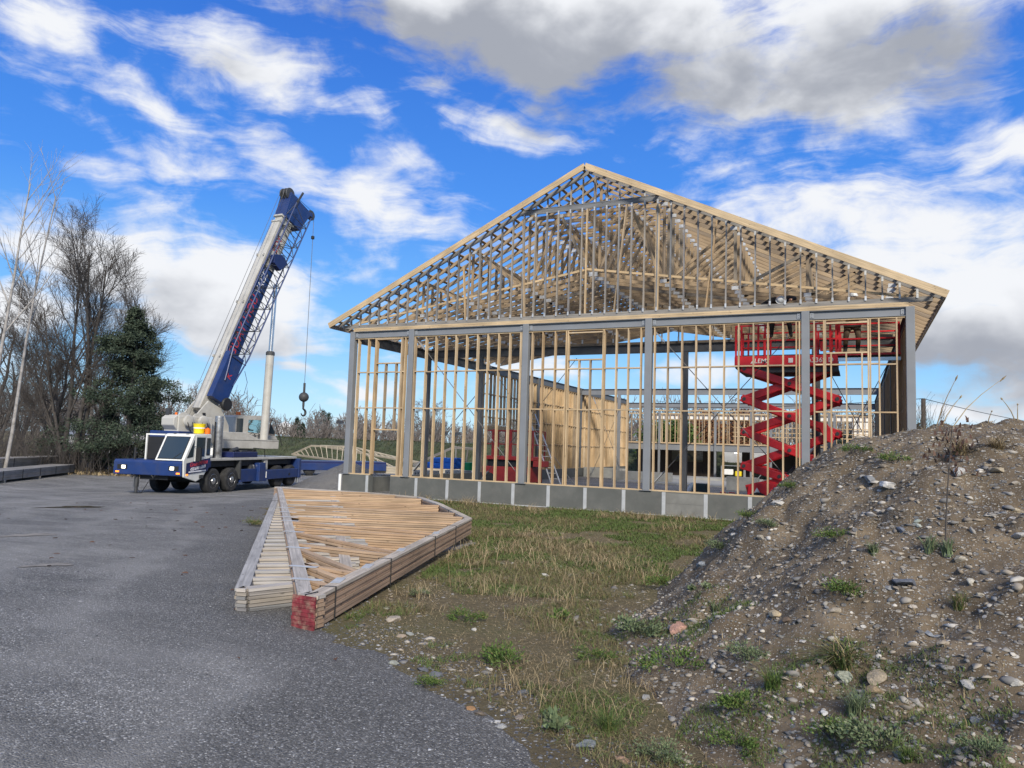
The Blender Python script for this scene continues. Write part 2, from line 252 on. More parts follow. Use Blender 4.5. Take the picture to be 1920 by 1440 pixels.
# ------------------------------------------------------------------ mesh helpers
rng = np.random.default_rng(7)
class MB:
    def __init__(s): s.v = []; s.f = []; s.m = []; s.r = []; s.uv = []
    def _add(s, vs, fs, m=0, rnd=None, uvs=None):
        o = len(s.v); s.v += [tuple(map(float, p)) for p in vs]
        rr = random.random() if rnd is None else rnd
        for i, f in enumerate(fs):
            s.f.append([o+k for k in f]); s.m.append(m); s.r.append(rr)
            s.uv.append(uvs[i] if uvs else None)
    def box(s, x0, x1, y0, y1, z0, z1, m=0, rnd=None):
        vs = [(x0, y0, z0), (x1, y0, z0), (x1, y1, z0), (x0, y1, z0), (x0, y0, z1), (x1, y0, z1), (x1, y1, z1), (x0, y1, z1)]
        fs = [(0, 3, 2, 1), (4, 5, 6, 7), (0, 1, 5, 4), (1, 2, 6, 5), (2, 3, 7, 6), (3, 0, 4, 7)]
        d = (x1-x0, y1-y0, z1-z0); la = max(range(3), key=lambda i: d[i]); o = random.random()*50
        uvs = []
        for f in fs:
            l = []
            for k in f:
                p = vs[k]; oth = [p[i] for i in range(3) if i != la]; l.append((p[la]+o, sum(oth)+o*.37))
            uvs.append(l)
        s._add(vs, fs, m, rnd, uvs); return s
    def bar(s, a, b, w, h, up=(0, 0, 1), m=0, rnd=None):
        """board from a to b; w across, h along 'up'"""
        a = Vector(a); b = Vector(b); d = (b-a); L = d.length
        if L < 1e-6: return s
        d.normalize(); up = Vector(up); x = d.cross(up)
        if x.length < 1e-4: x = d.cross(Vector((1, 0, 0)))
        x.normalize(); z = x.cross(d).normalized(); x = x*(w/2); z = z*(h/2)
        vs = [a-x-z, a+x-z, a+x+z, a-x+z, b-x-z, b+x-z, b+x+z, b-x+z]
        fs = [(0, 1, 2, 3), (4, 7, 6, 5), (0, 4, 5, 1), (1, 5, 6, 2), (2, 6, 7, 3), (3, 7, 4, 0)]
        o = random.random()*50; c = [0, w, w+h, 2*w+h]
        U = lambda k: (o+(L if k > 3 else 0), o*.37+c[k % 4])
        s._add(vs, fs, m, rnd, [[U(k) for k in f] for f in fs]); return s
    def tube(s, pts, rads, n=8, m=0, cap=True, rnd=None):
        pts = [Vector(p) for p in pts]
        if not hasattr(rads, '__len__'): rads = [rads]*len(pts)
        vs = []; px = None
        for i, p in enumerate(pts):
            d = (pts[min(i+1, len(pts)-1)]-pts[max(i-1, 0)]).normalized()
            if px is None:
                px = d.orthogonal().normalized()
            else:
                px = (px-d*px.dot(d)); px = px.normalized() if px.length > 1e-5 else d.orthogonal().normalized()
            py = d.cross(px)
            for k in range(n):
                a = 2*PI*k/n; vs.append(p+(px*math.cos(a)+py*math.sin(a))*rads[i])
        fs = []
        for i in range(len(pts)-1):
            for k in range(n):
                fs.append((i*n+k, i*n+(k+1) % n, (i+1)*n+(k+1) % n, (i+1)*n+k))
        if cap: fs.append(tuple(range(n))[::-1]); fs.append(tuple((len(pts)-1)*n+k for k in range(n)))
        s._add(vs, fs, m, rnd); return s
    def cyl(s, a, b, r, n=16, m=0, r2=None): return s.tube([a, b], [r, r if r2 is None else r2], n, m)
    def ring(s, c, axis, prof, n=24, m=0):
        """lathe: prof is [(along axis, radius)]"""
        c = Vector(c); ax = Vector(axis).normalized(); x = ax.orthogonal().normalized(); y = ax.cross(x); vs = []
        for (h, r) in prof:
            for k in range(n):
                a = 2*PI*k/n; vs.append(c+ax*h+(x*math.cos(a)+y*math.sin(a))*r)
        fs = []
        for i in range(len(prof)-1):
            for k in range(n): fs.append((i*n+k, i*n+(k+1) % n, (i+1)*n+(k+1) % n, (i+1)*n+k))
        fs.append(tuple(range(n))[::-1]); fs.append(tuple((len(prof)-1)*n+k for k in range(n)))
        s._add(vs, fs, m); return s
    def prism(s, poly, a0, a1, axis='y', m=0, rnd=None):
        """poly in the two other axes, extruded from a0 to a1"""
        def P(u, w, t):
            return {'y': (u, t, w), 'x': (t, u, w), 'z': (u, w, t)}[axis]
        n = len(poly); vs = [P(u, w, a0) for u, w in poly]+[P(u, w, a1) for u, w in poly]
        fs = [tuple(range(n)), tuple(range(n, 2*n))[::-1]]+[(i, i+n, (i+1) % n+n, (i+1) % n) for i in range(n)]
        s._add(vs, fs, m, rnd); return s
    def quad3(s, p, n, t, m=0):
        """polygon p (3d points) given thickness t along n"""
        p = [Vector(q) for q in p]; n = Vector(n).normalized(); k = len(p)
        vs = p+[q+n*t for q in p]
        fs = [tuple(range(k))[::-1], tuple(range(k, 2*k))]+[(i, (i+1) % k, (i+1) % k+k, i+k) for i in range(k)]
        s._add(vs, fs, m); return s
    def build(s, name, mats, parent=None, smooth=False, bevel=0.0):
        me = bpy.data.meshes.new(name); me.from_pydata(s.v, [], s.f)
        if not isinstance(mats, (list, tuple)): mats = [mats]
        for q in mats: me.materials.append(q)
        me.polygons.foreach_set('material_index', s.m)
        a = me.attributes.new('rnd', 'FLOAT', 'FACE'); a.data.foreach_set('value', s.r)
        uvl = me.uv_layers.new(name='UVMap'); flat = []
        for f, u in zip(s.f, s.uv):
            if u is None:
                for k in f: p = s.v[k]; flat += [p[0]+p[1]*.3, p[2]+p[1]]
            else:
                for q in u: flat += list(q)
        uvl.data.foreach_set('uv', flat)
        bm = bmesh.new(); bm.from_mesh(me); bmesh.ops.recalc_face_normals(bm, faces=bm.faces); bm.to_mesh(me); bm.free()
        if smooth: me.shade_smooth() if hasattr(me, 'shade_smooth') else None
        ob = bpy.data.objects.new(name, me); COL.objects.link(ob)
        if parent: ob.parent = parent
        if smooth:
            try: me.set_sharp_from_angle(angle=R_(40))
            except Exception: pass
        if bevel:
            md = ob.modifiers.new('bevel', 'BEVEL'); md.width = bevel; md.segments = 2; md.limit_method = 'ANGLE'; md.angle_limit = R_(40); md.harden_normals = False
        return ob
def each(items, name, mat, parent, **k):
    """one object per box given as (x0, x1, y0, y1, z0, z1)"""
    return [MB().box(*b).build(name, mat, parent, **k) for b in items]
def npmesh(name, V, F, mat, rnd=None, parent=None, smooth=False):
    """V (n,3), F list of arrays (k,nv)"""
    me = bpy.data.meshes.new(name); V = np.asarray(V, np.float32)
    me.vertices.add(len(V)); me.vertices.foreach_set('co', V.ravel())
    loops = np.concatenate([f.ravel() for f in F]).astype(np.int32); tot = np.concatenate([np.full(len(f), f.shape[1], np.int32) for f in F])
    st = np.concatenate([[0], np.cumsum(tot)[:-1]]).astype(np.int32)
    me.loops.add(len(loops)); me.loops.foreach_set('vertex_index', loops)
    me.polygons.add(len(tot)); me.polygons.foreach_set('loop_start', st)
    try: me.polygons.foreach_set('loop_total', tot)
    except Exception: pass
    if rnd is not None:
        a = me.attributes.new('rnd', 'FLOAT', 'FACE'); a.data.foreach_set('value', np.asarray(rnd, np.float32))
    me.materials.append(mat); me.update(calc_edges=True); me.validate()
    if smooth: me.polygons.foreach_set('use_smooth', np.ones(len(tot), bool))
    ob = bpy.data.objects.new(name, me); COL.objects.link(ob)
    if parent: ob.parent = parent
    return ob
def thing(name, label, cat, loc=(0, 0, 0), rotz=0.0, group=None):
    o = bpy.data.objects.new(name, None); COL.objects.link(o); o.location = loc; o.rotation_euler = (0, 0, rotz)
    return tag(o, label, cat, group)
def tag(o, label=None, cat=None, group=None, kind=None):
    if label: o['label'] = label
    if cat: o['category'] = cat
    if group: o['group'] = group
    if kind: o['kind'] = kind
    return o
def copy_tree(o, parent=None):
    c = o.copy(); COL.objects.link(c)
    if parent: c.parent = parent
    for ch in [x for x in bpy.data.objects if x.parent == o]: copy_tree(ch, c)
    return c
_fonts = {}
def text(name, body, size, mat, parent, mat4, extrude=.004, shear=0.0, align='CENTER', space=1.0):
    cu = bpy.data.curves.new(name, 'FONT'); cu.body = body; cu.size = size; cu.extrude = extrude; cu.align_x = align; cu.align_y = 'CENTER'; cu.shear = shear; cu.space_character = space; cu.offset = .0015
    cu.materials.append(mat); ob = bpy.data.objects.new(name, cu); COL.objects.link(ob)
    bpy.context.view_layer.update()
    me = bpy.data.meshes.new_from_object(ob.evaluated_get(bpy.context.evaluated_depsgraph_get())); bpy.data.objects.remove(ob)
    ob = bpy.data.objects.new(name, me); COL.objects.link(ob)
    if parent: ob.parent = parent
    ob.matrix_local = mat4; return ob
def frame(o, x, y):
    """matrix with origin o, local x and y axes"""
    x = Vector(x).normalized(); y = Vector(y); y = (y-x*y.dot(x)).normalized(); z = x.cross(y)
    return Matrix(((x[0], y[0], z[0], o[0]), (x[1], y[1], z[1], o[1]), (x[2], y[2], z[2], o[2]), (0, 0, 0, 1)))

# ------------------------------------------------------------------ terrain functions
_H = rng.random((64, 64))
def vnoise(x, y):
    x = np.asarray(x, float); y = np.asarray(y, float)
    xi = np.floor(x).astype(int); yi = np.floor(y).astype(int); fx = x-xi; fy = y-yi
    fx = fx*fx*(3-2*fx); fy = fy*fy*(3-2*fy)
    h = lambda a, b: _H[a % 64, b % 64]
    return (h(xi, yi)*(1-fx)+h(xi+1, yi)*fx)*(1-fy)+(h(xi, yi+1)*(1-fx)+h(xi+1, yi+1)*fx)*fy
def fbm(x, y, o=4):
    t = 0; a = 1; s = 0
    for i in range(o): t = t+a*vnoise(np.asarray(x)*2**i+17.3*i, np.asarray(y)*2**i+5.1*i); s += a; a *= .5
    return t/s
def sstep(a, b, x):
    t = np.clip((np.asarray(x, float)-a)/(b-a), 0, 1); return t*t*(3-2*t)
def sdist(P, x, y):
    """signed distance to polyline P; positive on its right-hand side"""
    x = np.asarray(x, float); y = np.asarray(y, float); best = np.full(x.shape, 1e9); sg = np.ones(x.shape)
    for (ax, ay), (bx, by) in zip(P[:-1], P[1:]):
        dx, dy = bx-ax, by-ay; l2 = dx*dx+dy*dy
        t = np.clip(((x-ax)*dx+(y-ay)*dy)/l2, 0, 1); ex = x-ax-t*dx; ey = y-ay-t*dy
        d = np.hypot(ex, ey); s = np.where((dx*(y-ay)-dy*(x-ax)) < 0, 1.0, -1.0)
        u = d < best-1e-9; best = np.where(u, d, best); sg = np.where(u, s, sg)
    return best*sg
def gbase(x, y):
    x = np.asarray(x, float); y = np.asarray(y, float)
    d = np.hypot(x-CAM[0], y-CAM[1]); z = .3-.0242*np.minimum(d, 35)
    b = sstep(-11, -5, x)*sstep(-14, -3, y)*(1-sstep(12, 20, y)); z = z+b*np.clip(.0242*d-.3, 0, 1)
    return z+(fbm(x*.35, y*.35)-.5)*.05
TOE = [(7.6, -19.5), (7.15, -17.9), (6.56, -16.75), (5.70, -14.9), (5.30, -11.7), (5.22, -7.5), (4.9, -2.5), (4.75, 2.0)]
def mound(x, y):
    d = sdist(TOE, x, y)+(fbm(np.asarray(x)*.7+3, np.asarray(y)*.7, 3)-.5)*.7
    h = np.interp(d, [0, .5, 1.25, 1.75, 2.4, 3.2, 4.1, 6, 12], [0, .42, 1.26, 1.70, 2.08, 2.28, 2.29, 2.46, 2.75])
    near = sstep(-18.6, -11.5, y)
    h = h*(.25+.75*near)
    h = h*(1-sstep(0.0, .55, np.asarray(y, float)+.75))            # stops short of the wall line
    return np.where(d > 0, h, -.12*np.minimum(-d, 1.0)-.0)
def msurf(x, y):
    g = gbase(x, y); h = mound(x, y)
    bump = ((fbm(np.asarray(x)*2.2, np.asarray(y)*2.2, 4)-.5)*.26-(1-np.abs(2*fbm(np.asarray(x)*1.1+8, np.asarray(y)*1.7, 3)-1))**6*.10+(fbm(np.asarray(x)*7+5, np.asarray(y)*7, 3)-.5)*.09)*np.clip(h/.4, .15, 1)
    return g+h-.015+bump
EDGE = [(9.5, -20.5), (7.15, -18.55), (6.52, -17.84), (5.62, -17.2), (4.86, -16.72), (3.46, -16.06), (2.3, -15.0), (-.8, -12.0), (-4.18, -8.97), (-7.0, -6.0), (-9.6, -3.0), (-9.7, 40.0)]
def gravel(x, y):
    d = -sdist(EDGE, x, y)+(fbm(np.asarray(x)*1.3, np.asarray(y)*1.3, 5)-.5)*.9
    rut = (fbm(np.asarray(x)*.9+np.asarray(y)*.25, np.asarray(y)*.5, 3)-.5)*.03
    return np.clip(d*.12, -.12, .035)+rut*sstep(0, 1, d)
def surf(x, y):
    g = gbase(x, y); return np.maximum(np.maximum(g, g+gravel(x, y)), msurf(x, y))
def at(px, py):
    """point of the ground, lot or dirt pile seen at a pixel of the photograph"""
    t = np.concatenate([np.arange(2.5, 14, .01), np.arange(14, 60, .05)])
    for k_ in range(80):                       # a pixel just above the crest takes the ground right below it
        d = ray(px, py+2*k_); P = CAM+d[None, :]*t[:, None]; h = surf(P[:, 0], P[:, 1]); hit = P[:, 2] < h
        if hit.any(): break
    k = np.argmax(hit); return Vector((P[k, 0], P[k, 1], float(h[k])))
# ------------------------------------------------------------------ ground materials
def ground_mat():
    m, nt, b, N, L = _nt('soil_and_turf')
    tc = N('ShaderNodeTexCoord')
    def noise(sc, de=6, ro=.6, vec=None):
        n = N('ShaderNodeTexNoise'); n.inputs['Scale'].default_value = sc; n.inputs['Detail'].default_value = de; n.inputs['Roughness'].default_value = ro; L(vec or tc.outputs['Object'], n.inputs['Vector']); return n
    n1 = noise(.55, 5); r1 = N('ShaderNodeValToRGB'); _ramp(r1, [(.36, (.12, .095, .06)), (.5, (.14, .12, .065)), (.62, (.105, .115, .045)), (.75, (.20, .165, .09))]); L(n1.outputs['Fac'], r1.inputs[0])
    n2 = noise(16, 10, .78); r2 = N('ShaderNodeValToRGB'); _ramp(r2, [(.3, (.08, .064, .042)), (.5, (.155, .13, .08)), (.7, (.26, .21, .125))]); L(n2.outputs['Fac'], r2.inputs[0])
    mx = N('ShaderNodeMix'); mx.data_type = 'RGBA'; mx.inputs['Factor'].default_value = .62; L(r1.outputs[0], mx.inputs['A']); L(r2.outputs[0], mx.inputs['B'])
    v = N('ShaderNodeTexVoronoi'); v.inputs['Scale'].default_value = 26; L(tc.outputs['Object'], v.inputs['Vector'])
    sp = N('ShaderNodeSeparateColor'); L(v.outputs['Color'], sp.inputs[0])
    g1 = N('ShaderNodeMath'); g1.operation = 'GREATER_THAN'; g1.inputs[1].default_value = .86; L(sp.outputs[0], g1.inputs[0])
    g2 = N('ShaderNodeMath'); g2.operation = 'LESS_THAN'; g2.inputs[1].default_value = .33; L(v.outputs['Distance'], g2.inputs[0])
    g3 = N('ShaderNodeMath'); g3.operation = 'MULTIPLY'; L(g1.outputs[0], g3.inputs[0]); L(g2.outputs[0], g3.inputs[1])
    st = N('ShaderNodeValToRGB'); _ramp(st, [(0, (.12, .12, .12)), (.5, (.28, .26, .22)), (1, (.45, .43, .40))]); L(sp.outputs[1], st.inputs[0])
    m2 = N('ShaderNodeMix'); m2.data_type = 'RGBA'; L(g3.outputs[0], m2.inputs['Factor']); L(mx.outputs['Result'], m2.inputs['A']); L(st.outputs[0], m2.inputs['B'])
    L(m2.outputs['Result'], b.inputs['Base Color']); b.inputs['Roughness'].default_value = .95; b.inputs['Specular IOR Level'].default_value = .1
    n3 = noise(30, 8, .75); bp = N('ShaderNodeBump'); bp.inputs['Strength'].default_value = 1.0; bp.inputs['Distance'].default_value = .03; L(n3.outputs['Fac'], bp.inputs['Height']); L(bp.outputs[0], b.inputs['Normal'])
    return m
def mound_mat():
    m, nt, b, N, L = _nt('stony_dirt')
    tc = N('ShaderNodeTexCoord')
    n2 = N('ShaderNodeTexNoise'); n2.inputs['Scale'].default_value = 3.5; n2.inputs['Detail'].default_value = 9; n2.inputs['Roughness'].default_value = .72; L(tc.outputs['Object'], n2.inputs['Vector'])
    r2 = N('ShaderNodeValToRGB'); _ramp(r2, [(.3, (.070, .053, .035)), (.5, (.130, .10, .067)), (.62, (.18, .14, .096)), (.75, (.25, .197, .137))]); L(n2.outputs['Fac'], r2.inputs[0])
    col = r2.outputs[0]; hgt = []
    for sc, thr, seed in ((15, .58, 0), (34, .5, 5), (70, .45, 9)):
        mp = N('ShaderNodeMapping'); mp.inputs['Location'].default_value = (seed, seed*.7, 0); mp.inputs['Scale'].default_value = (1, 1, 1.7); L(tc.outputs['Object'], mp.inputs[0])
        v = N('ShaderNodeTexVoronoi'); v.inputs['Scale'].default_value = sc; L(mp.outputs[0], v.inputs['Vector'])
        sp = N('ShaderNodeSeparateColor'); L(v.outputs['Color'], sp.inputs[0])
        g1 = N('ShaderNodeMath'); g1.operation = 'GREATER_THAN'; g1.inputs[1].default_value = thr; L(sp.outputs[0], g1.inputs[0])
        g2 = N('ShaderNodeMapRange'); g2.inputs['From Min'].default_value = .36; g2.inputs['From Max'].default_value = .30; L(v.outputs['Distance'], g2.inputs['Value'])
        g3 = N('ShaderNodeMath'); g3.operation = 'MULTIPLY'; L(g1.outputs[0], g3.inputs[0]); L(g2.outputs[0], g3.inputs[1])
        st = N('ShaderNodeValToRGB'); _ramp(st, [(0, (.13, .13, .13)), (.35, (.22, .21, .195)), (.6, (.25, .21, .16)), (.85, (.36, .335, .29)), (1, (.52, .49, .45))]); L(sp.outputs[1], st.inputs[0])
        mx = N('ShaderNodeMix'); mx.data_type = 'RGBA'; L(g3.outputs[0], mx.inputs['Factor']); L(col, mx.inputs['A']); L(st.outputs[0], mx.inputs['B']); col = mx.outputs['Result']
        hs = N('ShaderNodeMath'); hs.operation = 'MULTIPLY'; hs.inputs[1].default_value = 14/sc; L(g3.outputs[0], hs.inputs[0]); hgt.append(hs.outputs[0])
    L(col, b.inputs['Base Color']); b.inputs['Roughness'].default_value = .9; b.inputs['Specular IOR Level'].default_value = .15
    h = hgt[0]
    for q in hgt[1:]+[n2.outputs['Fac']]:
        a = N('ShaderNodeMath'); a.operation = 'ADD'; L(h, a.inputs[0]); L(q, a.inputs[1]); h = a.outputs[0]
    bp = N('ShaderNodeBump'); bp.inputs['Strength'].default_value = .9; bp.inputs['Distance'].default_value = .025; L(h, bp.inputs['Height']); L(bp.outputs[0], b.inputs['Normal'])
    return m
def gravel_mat(name, dust=True):
    m, nt, b, N, L = _nt(name)
    tc = N('ShaderNodeTexCoord')
    v = N('ShaderNodeTexVoronoi'); v.inputs['Scale'].default_value = 92; L(tc.outputs['Object'], v.inputs['Vector'])
    sp = N('ShaderNodeSeparateColor'); L(v.outputs['Color'], sp.inputs[0])
    st = N('ShaderNodeValToRGB'); _ramp(st, [(0, (.075, .073, .069)), (.45, (.130, .127, .121)), (.8, (.195, .19, .181)), (.93, (.29, .285, .275)), (1, (.55, .54, .52))]); L(sp.outputs[0], st.inputs[0])
    col = st.outputs[0]
    n = N('ShaderNodeTexNoise'); n.inputs['Scale'].default_value = .28; n.inputs['Detail'].default_value = 7; n.inputs['Roughness'].default_value = .62
    mp = N('ShaderNodeMapping'); mp.inputs['Rotation'].default_value = (0, 0, R_(38)); mp.inputs['Scale'].default_value = (.45, 1.7, 1); L(tc.outputs['Object'], mp.inputs[0]); L(mp.outputs[0], n.inputs['Vector'])
    if dust:
        r = N('ShaderNodeMapRange'); r.interpolation_type = 'SMOOTHSTEP'; r.inputs['From Min'].default_value = .42; r.inputs['From Max'].default_value = .66; r.inputs['To Max'].default_value = .5; L(n.outputs['Fac'], r.inputs['Value'])
        mx = N('ShaderNodeMix'); mx.data_type = 'RGBA'; L(r.outputs[0], mx.inputs['Factor']); L(col, mx.inputs['A']); mx.inputs['B'].default_value = (.255, .248, .236, 1); col = mx.outputs['Result']
        n4 = N('ShaderNodeTexNoise'); n4.inputs['Scale'].default_value = 1.1; n4.inputs['Detail'].default_value = 8; n4.inputs['Roughness'].default_value = .7; L(mp.outputs[0], n4.inputs['Vector'])
        r4 = N('ShaderNodeMapRange'); r4.inputs['From Min'].default_value = .3; r4.inputs['From Max'].default_value = .7; r4.inputs['To Min'].default_value = .62; r4.inputs['To Max'].default_value = 1.3; L(n4.outputs['Fac'], r4.inputs['Value'])
        vm = N('ShaderNodeVectorMath'); vm.operation = 'SCALE'; L(col, vm.inputs[0]); L(r4.outputs[0], vm.inputs['Scale']); col = vm.outputs[0]
    if dust:
        at_ = N('ShaderNodeAttribute'); at_.attribute_name = 'fresh'
        ms = N('ShaderNodeMapRange'); ms.inputs['To Min'].default_value = 1.16; ms.inputs['To Max'].default_value = .85; L(at_.outputs['Fac'], ms.inputs['Value'])
        v2 = N('ShaderNodeVectorMath'); v2.operation = 'SCALE'; L(col, v2.inputs[0]); L(ms.outputs[0], v2.inputs['Scale'])
        m3 = N('ShaderNodeMix'); m3.data_type = 'RGBA'; q_ = N('ShaderNodeMath'); q_.operation = 'MULTIPLY'; q_.inputs[1].default_value = .55; L(at_.outputs['Fac'], q_.inputs[0]); L(q_.outputs[0], m3.inputs['Factor']); L(v2.outputs[0], m3.inputs['A']); v3 = N('ShaderNodeVectorMath'); v3.operation = 'SCALE'; v3.inputs['Scale'].default_value = .92; L(st.outputs[0], v3.inputs[0]); L(v3.outputs[0], m3.inputs['B']); col = m3.outputs['Result']
    if dust:
        tr_a = N('ShaderNodeAttribute'); tr_a.attribute_name = 'track'; q2 = N('ShaderNodeMath'); q2.operation = 'MULTIPLY'; q2.inputs[1].default_value = .38; L(tr_a.outputs['Fac'], q2.inputs[0])
        m4 = N('ShaderNodeMix'); m4.data_type = 'RGBA'; L(q2.outputs[0], m4.inputs['Factor']); L(col, m4.inputs['A']); m4.inputs['B'].default_value = (.33, .322, .308, 1); col = m4.outputs['Result']
    L(col, b.inputs['Base Color']); b.inputs['Roughness'].default_value = .75; b.inputs['Specular IOR Level'].default_value = .3
    n3 = N('ShaderNodeTexNoise'); n3.inputs['Scale'].default_value = 7; n3.inputs['Detail'].default_value = 5; L(tc.outputs['Object'], n3.inputs['Vector'])
    a = N('ShaderNodeMath'); a.operation = 'MULTIPLY_ADD'; a.inputs[1].default_value = -1.2; L(v.outputs['Distance'], a.inputs[0]); L(n3.outputs['Fac'], a.inputs[2])
    bp = N('ShaderNodeBump'); bp.inputs['Strength'].default_value = .8; bp.inputs['Distance'].default_value = .014; L(a.outputs[0], bp.inputs['Height']); L(bp.outputs[0], b.inputs['Normal'])
    return m
M['soil'] = ground_mat(); M['mound'] = mound_mat(); M['gravel'] = gravel_mat('crushed_stone'); M['stone_pile'] = gravel_mat('loose_stone', False)

def sheet(name, xs, ys, fn, mat, keep=None):
    X, Y = np.meshgrid(xs, ys); Z = fn(X, Y); nx, ny = len(xs), len(ys)
    V = np.stack([X, Y, Z], -1).reshape(-1, 3); i = np.arange(nx*ny).reshape(ny, nx)
    F = np.stack([i[:-1, :-1], i[:-1, 1:], i[1:, 1:], i[1:, :-1]], -1).reshape(-1, 4)
    if keep is not None:
        k = keep(X, Y).reshape(-1); F = F[k[F].any(1)]
        u = np.unique(F); mp = np.full(len(V), -1); mp[u] = np.arange(len(u)); V = V[u]; F = mp[F]
    o = npmesh(name, V, [F], mat, smooth=True); return tag(o, kind='structure')
def lin(*segs):
    return np.unique(np.concatenate([np.linspace(a, b, n) for a, b, n in segs]).round(4))
xs = lin((-1500, -120, 12), (-120, -40, 16), (-40, -10, 31), (-10, 10, 101), (10, 30, 21), (30, 120, 12), (120, 1500, 10))
ys = lin((-300, -40, 10), (-40, -23, 10), (-23, 2, 126), (2, 40, 39), (40, 150, 23), (150, 1500, 14))
sheet('ground', xs, ys, gbase, M['soil'])
GL = sheet('gravel_lot', lin((-60, -20, 58), (-20, 10, 215)), lin((-30, -21, 20), (-21, -4, 150), (-4, 44, 90)), lambda x, y: gbase(x, y)+gravel(x, y), M['gravel'], lambda x, y: gravel(x, y) > -.06)
sheet('dirt_mound', lin((4, 10.5, 150), (10.5, 16, 40)), lin((-20, -8, 240), (-8, .2, 120)), msurf, M['mound'], lambda x, y: (mound(x, y) > -.05))
co = np.zeros(len(GL.data.vertices)*3); GL.data.vertices.foreach_get('co', co); co = co.reshape(-1, 3)
dd = -sdist(EDGE, co[:, 0], co[:, 1])+(fbm(co[:, 0]*.6, co[:, 1]*.6, 4)-.5)*2.2
fr = 1-sstep(.6, 2.6, dd); a_ = GL.data.attributes.new('fresh', 'FLOAT', 'POINT'); a_.data.foreach_set('value', fr.astype(np.float32))
tk = np.zeros(len(co))
for o, w_ in ((2.3, .25), (3.9, .3), (5.9, .34), (7.7, .36), (10.5, .45), (13.5, .5)): tk = np.maximum(tk, np.exp(-((dd-o-(fbm(co[:, 0]*.15+o, co[:, 1]*.15, 2)-.5)*2.2)/w_)**2)*np.clip(.35+1.1*fbm(co[:, 0]*.8+o, co[:, 1]*.8, 3), 0, 1))
a_ = GL.data.attributes.new('track', 'FLOAT', 'POINT'); a_.data.foreach_set('value', tk.astype(np.float32))
# low grassed bank beyond the yard
def bank(x, y):
    q = (y-43-.10*(x+30))
    return gbase(x, y)-.1+2.55*sstep(-7, 1.5, q)*(1-sstep(8, 20, q))+(fbm(x*.3, y*.3)-.5)*.5*sstep(-6, 0, q)
M['bank'] = plain('rough_bank_turf', (.040, .052, .022), .95, 0, .5, 1.3, .6, 6, dirt=(.09, .085, .045), dscale=.8, damt=.6)
sheet('grassy_bank', lin((-75, 70, 190)), lin((33, 66, 50)), bank, M['bank'])

# ------------------------------------------------------------------ the timber and steel hall
HW, HT, PLT, CH0, CH1 = .69, 5.86, 5.98, 5.985, 6.12
SL, PK, EV, OV = .4786, 10.85, 9.80, -.45
XC = [-8.98, -6.43, -2.03, 2.03, 6.43, 8.98]
B = thing('building', 'unfinished timber and steel hall with an open stud front and bare roof trusses', 'building')
# foundation
f = MB()
def fwall(x0, x1): f.box(x0, x1, -.10, .14, -1.2, HW)
fwall(-9.1, -7.94); fwall(-7.05, 9.1)
f.box(-9.12, -8.86, .14, 35.6, -1.2, .55); f.box(8.86, 9.12, .14, 35.6, -1.2, .55)
fo = f.build('foundation_wall', M['membrane'], B, bevel=.006)
for x in (-8.02, -5.97, -4.74, -3.52, -2.30, -1.08, .14, 1.36, 2.57, 3.78, 4.99, 6.2):
    MB().box(x-.055, x+.055, -.116, -.104, -.4, HW-.01).build('joint_strip', M['joint'], fo)
MB().box(2.635, 3.72, -.108, -.101, -.25, .36).box(2.635, 3.72, -.107, -.101, .365, .66).build('bare_concrete_panel', M['bare_panel'], fo)
MB().box(-7.0, 6.2, -.135, -.10, -.5, .02).build('footing_edge', M['joint'], fo)
MB().box(-8.85, 8.85, .15, 35.5, -1.1, -.02).build('floor', M['gravel'], B)
# steel frame
def column(x, y, z0, z1, w=.2, mat='steel'):
    c = MB(); c.box(x-w/2, x+w/2, y-w/2, y+w/2, z0+.02, z1); c.box(x-w*.85, x+w*.85, y-w*.75, y+w*.75, z0, z0+.02)
    return c.build('steel_column', M[mat], B, bevel=.012)
def beam(a, b, h=.24, fw=.16, mat='steel'):
    """I-section hung with its top at a.z"""
    a = Vector(a); b = Vector(b); q = MB(); t = .014
    q.bar(a-Vector((0, 0, t/2)), b-Vector((0, 0, t/2)), fw, t); q.bar(a-Vector((0, 0, h-t/2)), b-Vector((0, 0, h-t/2)), fw, t)
    q.bar(a-Vector((0, 0, h/2)), b-Vector((0, 0, h/2)), .014, h-2*t)
    return q.build('steel_beam', M[mat], B)
for i, x in enumerate(XC): column(x, 0, HW, HT, .21)
for a, b in zip(XC[:-1], XC[1:]):
    o = beam((a+.11, -.02, HT-.005), (b-.11, -.02, HT-.005))
    for xx in (a+.165, b-.165):
        pl = MB(); pl.box(xx-.05, xx+.05, -.045, -.03, HT-.2, HT-.05)
        for zz in (HT-.16, HT-.09): pl.cyl((xx, -.045, zz), (xx, -.06, zz), .014, 6)
        pl.build('cleat_plate', M['steel_lite'], o)
LW = [5.2, 10.0, 17.2, 24.5, 35.4]
for y in LW:
    column(-8.98, y, .1, HT-.02, .2, 'steel_dark'); column(8.98, y, .1, HT-.02, .2, 'steel_dark')
yy = [.12]+LW
for a, b in zip(yy[:-1], yy[1:]):
    for x in (-8.98, 8.98): beam((x, a+.1, HT-.01), (x, b-.1, HT-.01), .36, .18, 'steel_dark')
for x in (2.03, -6.43+.0, 6.43):
    column(x, 5.2, 0, HT-.3, .2, 'steel_dark')
column(6.3, 10.0, 0, HT-.3, .2, 'steel_dark')
for x in (-6.3, -2.0, 2.0, 6.3):
    column(x, 24.5, -.02, 5.4, .18, 'steel'); column(x, 35.4, -.02, 5.1, .16, 'steel')
beam((-8.88, 5.2, HT-.02), (8.88, 5.2, HT-.02), .32, .2, 'steel_dark')
